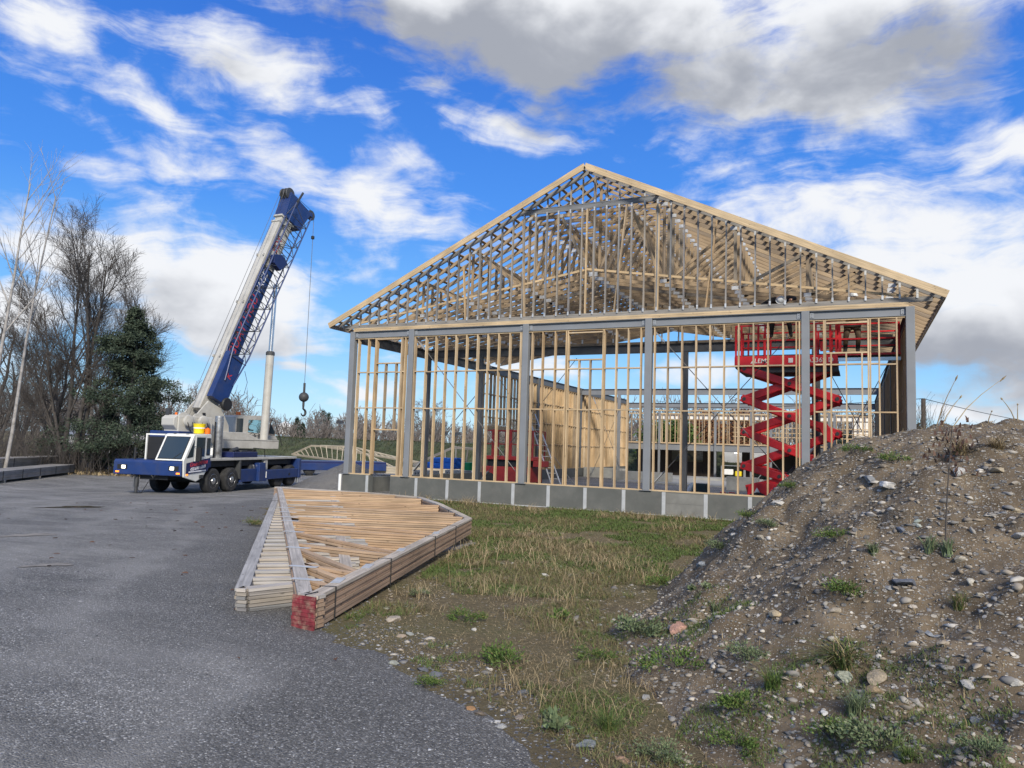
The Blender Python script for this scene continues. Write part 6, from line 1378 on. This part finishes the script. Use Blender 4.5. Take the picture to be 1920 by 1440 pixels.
# thin growth on the slope and at its foot
P = scatter(9000, 4.6, 12, -18.5, -1, lambda x, y: (mound(x, y) > .0) & near_w(x, y, 6) & (fbm(x*1.1+20, y*1.1, 3) > .58))[:2600]; grass('dry_grass', P, (.03, .10), (.003, .006), (.3, 1.2), M['leaf_dry'])
P = scatter(60000, 4.4, 8.4, -18.4, -14.6, lambda x, y: (mound(x, y) > -.1) & (fbm(x*1.2+60, y*1.2, 3) > .50) & (mound(x, y) < .6))[:11000]; grass('grass', P, (.02, .06), (.003, .007), (.4, 1.6), M['leaf_mix'], rng.random(len(P))*.55)

def leaf_plant(px, py, size, label, kind='leafy', mat='leaf_green', name='weed', cat='weed', grp='weeds growing on the site', n=None):
    """one plant; size is its width in photo pixels"""
    p = at(px, py); D = (p-Vector(CAM)).length; s = size/FPX*D; rs = np.random.default_rng(int(px*7+py))
    T = thing(name, label, cat, p, 0, grp)
    if kind in ('tuft', 'arch', 'spiky'):
        n = n or {'tuft': 150, 'arch': 190, 'spiky': 60}[kind]; r = np.sqrt(rs.random(n))*s*.16; a = rs.random(n)*2*PI
        P = np.stack([r*np.cos(a), r*np.sin(a), np.full(n, -.02)], -1); h = s*rs.uniform(.35, .75 if kind != 'arch' else .9, n); w = s*(.016 if kind == 'tuft' else .02 if kind == 'arch' else .055)*rs.uniform(.7, 1.2, n); b = rs.uniform(.3, 1.1, n) if kind == 'tuft' else rs.uniform(.7, 1.9, n) if kind == 'arch' else rs.uniform(.2, .7, n)
        V, F4, F3 = blades(n, P, h, np.maximum(w, .004), b, (0, 0)); r_ = rs.random(n); npmesh('blades', V, [F4, F3], M[mat], np.concatenate([r_, r_, r_]), T)
    else:
        size = size*.82; s *= .82; n = n or 900; nc = 7 if kind != 'dock' else 2; cc = np.stack([rs.normal(0, .24, nc), rs.normal(0, .24, nc), rs.uniform(.0, .12, nc)], -1)*s; ks = rs.integers(0, nc, n); hs_ = rs.uniform(.5, 1.25, nc)[ks]
        P = rs.normal(0, 1, (n, 3))*np.array([.13, .13, .11])*s*hs_[:, None]; P[:, 2] = np.abs(P[:, 2]); P += cc[ks]; P[:, 2] += .01
        l = s*rs.uniform(.04, .085, n)*(2.6 if kind == 'dock' else 1); k_ = rs.random(n) < (.35 if kind == 'dock' else 1); P, l = P[k_], l[k_]; n = len(P); d = P/np.linalg.norm(P, axis=1)[:, None]+rs.normal(0, .45, (n, 3)); d[:, 2] += .25; d /= np.linalg.norm(d, axis=1)[:, None]; sd = np.cross(d, rs.normal(0, 1, (n, 3))); sd /= np.linalg.norm(sd, axis=1)[:, None]
        w = l*(.32 if kind == 'dock' else .24); V = np.stack([P, P+d*(l*.5)[:, None]+sd*w[:, None], P+d*l[:, None], P+d*(l*.5)[:, None]-sd*w[:, None]], 1).reshape(-1, 3); npmesh('leaves', V, [np.arange(n*4).reshape(n, 4)], M[mat], rs.random(n), T)
        q = MB()
        for k in range(9): a = rs.random()*6.28; e = Vector((math.cos(a)*s*.35, math.sin(a)*s*.35, s*.3*rs.random()+.02)); q.tube([(0, 0, -.02), e*.5+Vector((0, 0, s*.05)), e], [.004, .003, .002], 4)
        q.build('stems', M['twig'], T)
    return T
for a in [(1580, 1248, 105, 'arching yellow green grass tuft above the pale boulder', 'arch', 'leaf_mix'), (1405, 1240, 80, 'bushy grey green leafy weed at the foot of the slope', 'leafy', 'leaf_dusty'), (1592, 1120, 88, 'bright green leafy bush in the middle of the slope', 'leafy', 'leaf_green'),
          (1572, 1012, 60, 'low green weed on the upper middle slope', 'leafy', 'leaf_green'), (1638, 1038, 44, 'small dusty green rosette right of the low green weed', 'spiky', 'leaf_dusty'), (1745, 1035, 56, 'left spiky rosette of a pair on the upper right slope', 'spiky', 'leaf_dusty'), (1778, 1042, 52, 'right spiky rosette of a pair on the upper right slope', 'spiky', 'leaf_dusty'),
          (1343, 1150, 44, 'spiky grass rosette near the pink stone', 'spiky', 'leaf_dusty'), (1606, 1335, 84, 'fine blue green grass tuft in the lower foreground', 'tuft', 'leaf_dusty'), (1680, 868, 56, 'dark green weed near the ridge of the dirt pile', 'leafy', 'leaf_green'), (1600, 850, 52, 'green weed on the ridge where studs meet the pile', 'leafy', 'leaf_green'),
          (1480, 918, 46, 'green weed at the pile edge before the red lift', 'leafy', 'leaf_green'), (1405, 972, 42, 'green weed at the wall foot beside the pile', 'leafy', 'leaf_green'), (1350, 1030, 60, 'green weed on the lower left edge of the pile', 'leafy', 'leaf_dusty'), (1440, 990, 46, 'small dusty weed on the left slope', 'leafy', 'leaf_dusty'),
          (1190, 1190, 120, 'dark dried bushy weed in the grass left of the pink stone', 'leafy', 'leaf_dusty'), (1045, 1375, 80, 'broad leaved dock plant at the bottom centre', 'dock', 'leaf_dusty'), (1270, 1255, 110, 'bright green leafy patch below the pink stone', 'leafy', 'leaf_green'), (1400, 1335, 110, 'bright green clover patch in the lower foreground', 'leafy', 'leaf_green'),
          (1235, 1425, 90, 'grey green weed at the bottom edge', 'leafy', 'leaf_dusty'), (1450, 1290, 80, 'upright green weed in the lower foreground', 'tuft', 'leaf_green'), (1140, 1370, 80, 'green grass tuft right of the dock plant', 'tuft', 'leaf_green'), (800, 1290, 60, 'low green weed on the gravel edge', 'leafy', 'leaf_green'),
          (1060, 1165, 50, 'bright green leafy weed in mid grass', 'dock', 'leaf_green'), (870, 1165, 70, 'green weed patch near the truss bundle', 'leafy', 'leaf_green'), (780, 1120, 44, 'dusty green weed beside the bundle', 'leafy', 'leaf_dusty'), (950, 1250, 120, 'wide green weed patch at the centre foreground', 'leafy', 'leaf_green'),
          (1120, 1240, 80, 'green weed patch left of the dried bushy weed', 'leafy', 'leaf_green'), (1310, 1110, 44, 'pale grey green weed near the slope foot', 'dock', 'leaf_dusty'), (1660, 1400, 130, 'sprawling dark weed at the bottom right', 'leafy', 'leaf_dusty'), (1560, 1385, 90, 'yellow green leafy weed at the bottom', 'leafy', 'leaf_green'),
          (1380, 1400, 90, 'low green weed at the bottom middle right', 'leafy', 'leaf_green'), (1250, 1098, 60, 'green weed on the toe of the pile', 'leafy', 'leaf_green'), (1370, 965, 54, 'dry tan reed clump before the foundation wall', 'arch', 'leaf_dry'), (1800, 850, 60, 'dry straw clump on top of the dirt pile', 'arch', 'leaf_dry'), (1870, 840, 50, 'dry straw clump at the top right of the pile', 'arch', 'leaf_dry'),
          (1700, 1425, 60, 'green grass tuft at the bottom edge on the right', 'tuft', 'leaf_green'), (1850, 1420, 80, 'dark weed in the bottom right corner', 'leafy', 'leaf_dusty'), (470, 985, 40, 'small green weed at the gravel edge behind the grey bundle', 'leafy', 'leaf_mix'), (1800, 1140, 60, 'thin green weed on the right slope', 'tuft', 'leaf_mix')]:
    leaf_plant(*a)
# tall dry stalks
def stalk(px, py, tx, ty, label, seed=False, r=.006):
    p = at(px, py); D = (p-Vector(CAM)).dot(Vector(_fw)); e = Vector(CAM+ray(tx, ty)*D)-p; T = thing('dry_stalk', label, 'stalk', p, 0, 'tall dry stalks'); q = MB(); mid = e*.55+Vector((0, 0, e.length*.06)); q.tube([(0, 0, -.02), mid*.5+Vector((0, 0, e.length*.03)), mid, e], [r, r*.9, r*.7, r*.35], 5); q.build('stem', M['twig'] if seed else M['leaf_dry'], T)
    d = e.normalized(); q = MB()
    if seed:
        n = 90; P = np.array([(e*random.uniform(.62, 1.0)+Vector((random.gauss(0, .07), random.gauss(0, .07), random.gauss(0, .04))))[:] for _ in range(n)]); V, F4, F3 = blades(n, P, np.full(n, .05), np.full(n, .02), np.full(n, .5), (0, 0)); tag(npmesh('seed_head', V, [F4, F3], M['leaf_red'], np.tile(rng.random(n), 3), T), kind='stuff')
    else: q.tube([e*.9, e*.96, e*1.02], [.004, .011, .002], 5); q.build('seed_head', M['leaf_dry'], T)
stalk(1772, 1020, 1785, 800, 'tall brown dead mullein stalk on the dirt pile', True, .006)
stalk(1755, 800, 1795, 705, 'thin dry grass stalk on the skyline nearest the utility pole'); stalk(1785, 800, 1885, 706, 'longest leaning dry grass stalk on the skyline'); stalk(1765, 800, 1803, 742, 'short bent dry stalk beside the skyline stalks'); stalk(1903, 785, 1877, 746, 'dry stalk leaning left near the right edge'); stalk(1908, 785, 1908, 757, 'short dry stalk at the right edge'); stalk(1852, 795, 1860, 770, 'short dry twig on the pile top')
for i_, (a, b) in enumerate((((885, 1080), (872, 1022)), ((905, 1075), (915, 1005)), ((930, 1060), (940, 1000)), ((845, 1100), (838, 1040)))): stalk(*a, *b, ['leftmost dry weed stalk standing before the bundle edge', 'dry weed stalk against the bundle webs, second one', 'rightmost dry weed stalk before the bundle', 'bent weed stalk close to the bundle chord'][[1, 2, 2, 0][i_] if i_ != 2 else 2] if i_ != 1 else 'dry weed stalk against the bundle webs, taller one')

# ------------------------------------------------------------------ trees
class Tubes:
    def __init__(s): s.V = []; s.F = []; s.n = 0
    def add(s, pts, rads, n):
        pts = np.asarray(pts); k = len(pts); d = np.gradient(pts, axis=0); d /= np.linalg.norm(d, axis=1)[:, None]+1e-9
        ref = np.array([0, 0, 1.]) if abs(d[0][2]) < .9 else np.array([1., 0, 0]); x = np.cross(d, ref); x /= np.linalg.norm(x, axis=1)[:, None]+1e-9; y = np.cross(d, x); a = np.arange(n)*2*PI/n
        V = pts[:, None]+(x[:, None]*np.cos(a)[None, :, None]+y[:, None]*np.sin(a)[None, :, None])*np.asarray(rads)[:, None, None]
        i = np.arange(k-1)[:, None]*n; j = np.arange(n)[None]; j2 = (j+1) % n
        s.F.append((np.stack([i+j, i+j2, i+n+j2, i+n+j], -1).reshape(-1, 4))+s.n); s.V.append(V.reshape(-1, 3)); s.n += k*n
    def build(s, name, mat, parent): return npmesh(name, np.concatenate(s.V), [np.concatenate(s.F)], mat, None, parent, True)
def grow(T, rs, p, d, L, r, lev, maxlev, up=.12, spread=.6, kids=(5, 8), first=.25, wig=.10, minr=.006, rad_to=.25, cl=.62):
    k = 6 if lev < 2 else 4; pts = [np.array(p)]; dd = np.array(d, float)
    for i in range(k):
        dd = dd+rs.normal(0, wig, 3)+np.array([0, 0, up]); dd /= np.linalg.norm(dd); pts.append(pts[-1]+dd*L/k)
    pts = np.array(pts); rr = np.maximum(r*np.linspace(1, rad_to, k+1), minr*.6); T[0 if lev == 0 else 1].add(pts, rr, (8, 5, 4, 3, 3)[min(lev, 4)])
    if lev >= maxlev: return
    n = rs.integers(*kids)
    for i in range(n):
        t = first+(1-first)*(i+rs.random())/n; f = t*k; j = min(int(f), k-1); q = pts[j]+(pts[j+1]-pts[j])*(f-j); ax = pts[j+1]-pts[j]; ax /= np.linalg.norm(ax)
        s = np.cross(ax, rs.normal(0, 1, 3)); s /= np.linalg.norm(s)+1e-9; nd = ax*(1-spread*.5)+s*spread; nd /= np.linalg.norm(nd)
        grow(T, rs, q, nd, L*(cl-.36*cl*t)*rs.uniform(.8, 1.2), max(minr, rr[j]*.5), lev+1, maxlev, up*.8, spread, kids, .2, wig*1.3, minr, .3, min(.62, cl*1.25))
def tree(name, label, loc, stems, maxlev, bark, twig, seed, grp=None, **kw):
    rs = np.random.default_rng(seed); T = (Tubes(), Tubes()); R = thing(name, label, 'tree', loc, 0, grp)
    for (dx, dy, d, L, r) in stems: grow(T, rs, (dx, dy, -.3), d, L, r, 0, maxlev, **kw)
    T[0].build('trunk', M[bark], R); T[1].build('crown', M[twig], R); return R
def gpt(px, D, z=-.55): p = CAM+ray(px, 870)*D; return (p[0], p[1], z)
TG = 'bare trees along the left edge of the lot'
tree('maple_tree', 'broad many stemmed bare maple left of the cedar', gpt(132, 44), [(-.6, .2, (-.20, -.12, 1), 10.5, .12), (-.25, -.2, (-.07, 0, 1), 12.8, .16), (.1, .15, (.03, .06, 1), 13.4, .17), (.35, -.1, (.09, .10, 1), 13.0, .15), (.6, .2, (.15, .15, 1), 11.2, .13), (.8, .1, (.20, .20, 1), 8.2, .10), (-.7, .3, (-.30, -.22, 1), 8.6, .10)],
     3, 'bark', 'twig', 5, TG, up=.07, spread=.50, kids=(11, 15), first=.26, minr=.0085, wig=.05, cl=.40)
tree('birch_tree', 'pale slender leaning birch at the left edge, the taller complete one', gpt(8, 38), [(0, 0, (.085, .085, 1), 15.5, .105)], 2, 'birch', 'birch', 8, TG, up=.0, spread=.40, kids=(8, 11), first=.5, minr=.008, wig=.016, cl=.30)
tree('birch_tree', 'pale birch cut by the left frame edge', gpt(-42, 36), [(0, 0, (.04, .04, 1), 15.5, .12)], 2, 'birch', 'birch', 12, TG, up=.06, spread=.42, kids=(9, 12), first=.48, minr=.008, wig=.02, cl=.34)
bt = tree('bare_tree', 'dark bare tree with crooked trunk behind the leaning birch', gpt(70, 47), [(0, 0, (.05, .02, 1), 8.5, .17), (.4, .1, (.2, .1, 1), 7.5, .11)], 3, 'bark', 'twig', 21, TG, up=.05, spread=.62, kids=(8, 11), minr=.008, wig=.09, cl=.42)
for k, (px, D, sc, lb_) in enumerate(((22, 50, 1.0, 'dark bare tree behind the birches at the far left'), (-20, 47, 1.15, 'dark bare tree partly outside the left frame'), (48, 55, .95, 'thin dark bare tree deep behind the leaning birch'), (112, 54, .9, 'dark bare tree hidden behind the maple stems'), (190, 52, .62, 'low bare tree between maple and cedar'), (-45, 52, 1.2, 'dense bare tree at the left margin'), (262, 50, .42, 'small bare sapling in front of the cedar'))):
    c = copy_tree(bt); c.location = gpt(px, D); c.rotation_euler = (0, 0, 1.3*k+.7); c.scale = (sc, sc, sc); c['label'] = lb_
# understorey brush and evergreens
def clumps(n, fn, size, mat, parent, name='crown', rs=None, flat=.5, k=6):
    """many small sprays: fn gives the centres"""
    P = fn(n); m = len(P)*k; Q = np.repeat(P, k, 0)+rs.normal(0, size*.55, (m, 3)); d = rs.normal(0, 1, (m, 3)); d[:, 2] *= .6; d /= np.linalg.norm(d, axis=1)[:, None]; s = np.cross(d, rs.normal(0, 1, (m, 3))); s /= np.linalg.norm(s, axis=1)[:, None]; l = size*rs.uniform(.5, 1.2, m)
    V = np.stack([Q, Q+d*(l*.5)[:, None]+s*(l*flat*.5)[:, None], Q+d*l[:, None], Q+d*(l*.5)[:, None]-s*(l*flat*.5)[:, None]], 1).reshape(-1, 3)
    return npmesh(name, V, [np.arange(m*4).reshape(m, 4)], M[mat], np.repeat(rs.random(len(P)), k), parent)
def cedar(label, loc, H, W, seed, n=2600, mat='needle', grp=None, name='cedar_tree', size=.15, lop=0.0):
    rs = np.random.default_rng(seed); T = thing(name, label, 'tree', loc, 0, grp)
    q = MB(); q.tube([(0, 0, -.3), (.05, 0, H*.5), (.1, .05, H*.97)], [H*.02, H*.012, .02], 7); q.build('trunk', M['bark'], T)
    # sprays gathered on drooping limbs
    NB = max(24, int(H*13)); bt_ = rs.random(NB)**.85; ba = rs.random(NB)*2*PI; prof = lambda t: W*np.clip(np.minimum(t*3.2+.35, 1)*(1-t)**.75+.03, 0, 1)*(1+.3*np.sin(t*23+seed))
    def fn(n):
        b = rs.integers(0, NB, n); t = bt_[b]*.94+.03; u = rs.random(n)**.6; r = prof(t)*u*(.75+.5*rs.random(NB)[b]); a = ba[b]+rs.normal(0, .22, n)
        return np.stack([r*np.cos(a)+lop*t*H, r*np.sin(a), t*H+.10*r-.35*u*u*r*.3+rs.normal(0, .12, n)], -1)
    clumps(n, fn, size, mat, T, 'crown', rs); L = MB()
    for b in range(NB):
        t = bt_[b]*.94+.03; r = float(prof(np.array(t)))*.8; L.tube([(0, 0, t*H-.1), (r*math.cos(ba[b])*.5, r*math.sin(ba[b])*.5, t*H), (r*math.cos(ba[b]), r*math.sin(ba[b]), t*H+.1*r)], [.03, .02, .006], 4)
    L.build('limbs', M['bark'], T); return T
cedar('tall dark green cedar right of the maple, behind the crane', gpt(236, 43), 10.2, 3.7, 3, 8500, grp='evergreens by the lot', size=.15)
cedar('shorter cedar skirt at the right side of the tall cedar', gpt(276, 44), 5.8, 2.0, 4, 2000, grp='evergreens by the lot', size=.15)
cedar('dark low evergreen between the maple trunks', gpt(100, 46), 3.0, 1.6, 6, 1100, grp='evergreens by the lot', size=.15); cedar('dark evergreen just left of the tall cedar', gpt(196, 46), 4.2, 1.5, 9, 1600, grp='evergreens by the lot', size=.15)
# tangled brush under the trees
rs = np.random.default_rng(33); BT = Tubes()
for i in range(900):
    px, D = rs.uniform(-60, 300), rs.uniform(41, 52); b = np.array(gpt(px, D, -.5)); h = rs.uniform(.8, 3.6); d = np.array([rs.normal(0, .3), rs.normal(0, .3), 1]); p1 = b+d*h*.5; p2 = b+d*h+rs.normal(0, .25, 3); BT.add([b, p1, p2], [.018, .012, .006], 3)
    for j in range(3): o = b+d*h*rs.uniform(.3, .9); BT.add([o, o+rs.normal(0, .35, 3)+np.array([0, 0, .3])], [.009, .005], 3)
tag(BT.build('undergrowth', M['twig'], None), kind='stuff')
P = []
for i in range(2600): P.append(gpt(rs.uniform(-60, 300), rs.uniform(40.5, 47), -.5))
grass('leaf_litter', np.array(P), (.04, .22), (.02, .04), (.5, 1.5), M['leaf_dry'])
# far tree line behind the bank
def farline(name, px0, px1, n, D0, D1, h0, h1, seed, mat='far_twig'):
    rs = np.random.default_rng(seed); T = Tubes()
    for i in range(n):
        D = rs.uniform(D0, D1); p = CAM+ray(rs.uniform(px0, px1), 850)*D; b = np.array([p[0], p[1], .5]); h = rs.uniform(h0, h1)
        T.add([b, b+np.array([0, 0, h*.5]), b+np.array([rs.normal(0, .3), rs.normal(0, .3), h*.95])], [.10, .08, .03], 4)
        for j in range(20):
            t = rs.uniform(.04, .92); o = b+np.array([0, 0, h*t]); a = rs.random()*6.28; l = h*(.42-.25*t)*rs.uniform(.6, 1.2); e = o+np.array([math.cos(a)*l*.7, math.sin(a)*l*.7, l]); T.add([o, (o+e)/2+np.array([0, 0, -.1]), e], [.06, .045, .03], 3)
            for m in range(4): s = o+(e-o)*rs.uniform(.3, 1); T.add([s, s+rs.normal(0, l*.3, 3)+np.array([0, 0, l*.25])], [.035, .022], 3)
    return tag(T.build(name, M[mat], None), kind='stuff')
M['far_twig'] = plain('far_bare_twigs', (.18, .158, .145), .95, 0, .2)  # lighter and greyer than near twigs: distance haze put into the colour
farline('treeline', 480, 1200, 230, 95, 150, 2.4, 5.2, 41); farline('treeline', 1150, 1720, 130, 80, 120, 4, 8, 42); farline('treeline', -100, 480, 90, 90, 130, 5, 8.5, 43)
for k, (px, D, H, lb_) in enumerate(((602, 120, 6.3, 'dark spruce beside its twin above the bank, left one'), (612, 122, 5.9, 'dark spruce beside its twin above the bank, right one'), (553, 110, 4.6, 'small dark spruce near the water tower'), (565, 115, 3.8, 'smallest dark spruce right of the water tower'),
      (1765, 70, 5.1, 'spruce peeping over the dirt pile, widest one'), (1778, 74, 5.3, 'spruce peeping over the dirt pile right of the widest one'), (1722, 66, 5.0, 'spruce just right of the steel corner column'), (1805, 85, 5.4, 'small spruce top beyond the dirt pile'), (1832, 85, 5.8, 'last spruce top at the right beyond the pile'))):
    p = CAM+ray(px, 850)*D; cedar(lb_, (p[0], p[1], 0 if k > 3 else .4), H, H*.24, 50+k, 420, 'spruce', 'distant spruces', 'spruce_tree', .22 if k < 4 else .2)
mt = tree('bare_tree', 'wide bare tree behind the bank seen between the front studs', (on(808, 830, 1, 60)[0], 60, 1.0), [(0, 0, (0, 0, 1), 5.5, .16), (.3, 0, (.35, 0, 1), 5, .10), (-.3, 0, (-.35, 0, 1), 5, .1)], 3, 'far_twig', 'far_twig', 61, None, up=.02, spread=.7, kids=(6, 9), minr=.02)
for k, (px, D, W_, H, mt_, lb_) in enumerate(((1235, 66, 3.5, 5.0, 'leaf_green', 'green hedge tree behind the rear wall, left'), (1270, 66, 3.5, 5.2, 'leaf_green', 'green hedge tree behind the rear wall, right'), (1320, 70, 3.0, 6.3, 'rust', 'rust leaved tree behind the rear wall, left of the lift'), (1395, 70, 3.2, 6.6, 'rust', 'rust leaved tree seen behind the scissor arms'), (1600, 68, 3.0, 4.2, 'spruce', 'dark evergreen behind the rear wall on the right'))):
    if mt_ == 'rust' and 'rust' not in M: M['rust'] = rndmat('rust_leaf', [(0, (.14, .06, .03)), (.6, (.22, .10, .05)), (1, (.28, .17, .08))])
    p = CAM+ray(px, 850)*D; rs = np.random.default_rng(70+k); T = thing('leafy_tree', lb_, 'tree', (p[0], p[1], -.3), 0, 'trees behind the rear wall'); MB().tube([(0, 0, -.2), (0, 0, H*.8)], [.15, .05], 6).build('trunk', M['bark'], T)
    def fn(n, W_=W_, H=H, rs=rs):
        P = rs.normal(0, 1, (n, 3)); P /= np.linalg.norm(P, axis=1)[:, None]; P *= (rs.random(n)**.4)[:, None]; nn = fbm(P[:, 0]*3+9, P[:, 2]*3+P[:, 1]*2); P *= (.7+.7*nn)[:, None]; return P*np.array([W_*.6, W_*.6, H*.45])+np.array([0, 0, H*.52])
    clumps(900, fn, .30, mt_, T, 'crown', rs)
# bare shrub against the sky by the right corner
tree('bare_shrub', 'bare upright shrub beside the right corner column', tuple(Vector(CAM+ray(1730, 815)*26)-Vector((0, 0, .6))), [(random.gauss(0, .15), random.gauss(0, .15), (random.gauss(.03, .16), random.gauss(0, .16), 1), random.uniform(1.3, 2.0), .014) for _ in range(16)], 1, 'twig', 'twig', 88, None, up=.05, spread=.45, kids=(4, 7), minr=.006)
# rough growth on the bank
x = rng.uniform(-62, 20, 26000); y = rng.uniform(36, 47, 26000); P = np.stack([x, y, bank(x, y)], -1); grass('bank_grass', P, (.08, .22), (.012, .025), (.4, 1.4), M['bank_leaf'], rng.random(len(P))*.9)
# fallen leaves on the lot
n = 110; P = scatter(600, -14, 6, -19, -5, lambda x, y: gravel(x, y) > .0)[:n]; grass('fallen_leaves', P+np.array([0, 0, .01]), (.015, .03), (.03, .06), (.8, 1.5), M['leaf_red'])
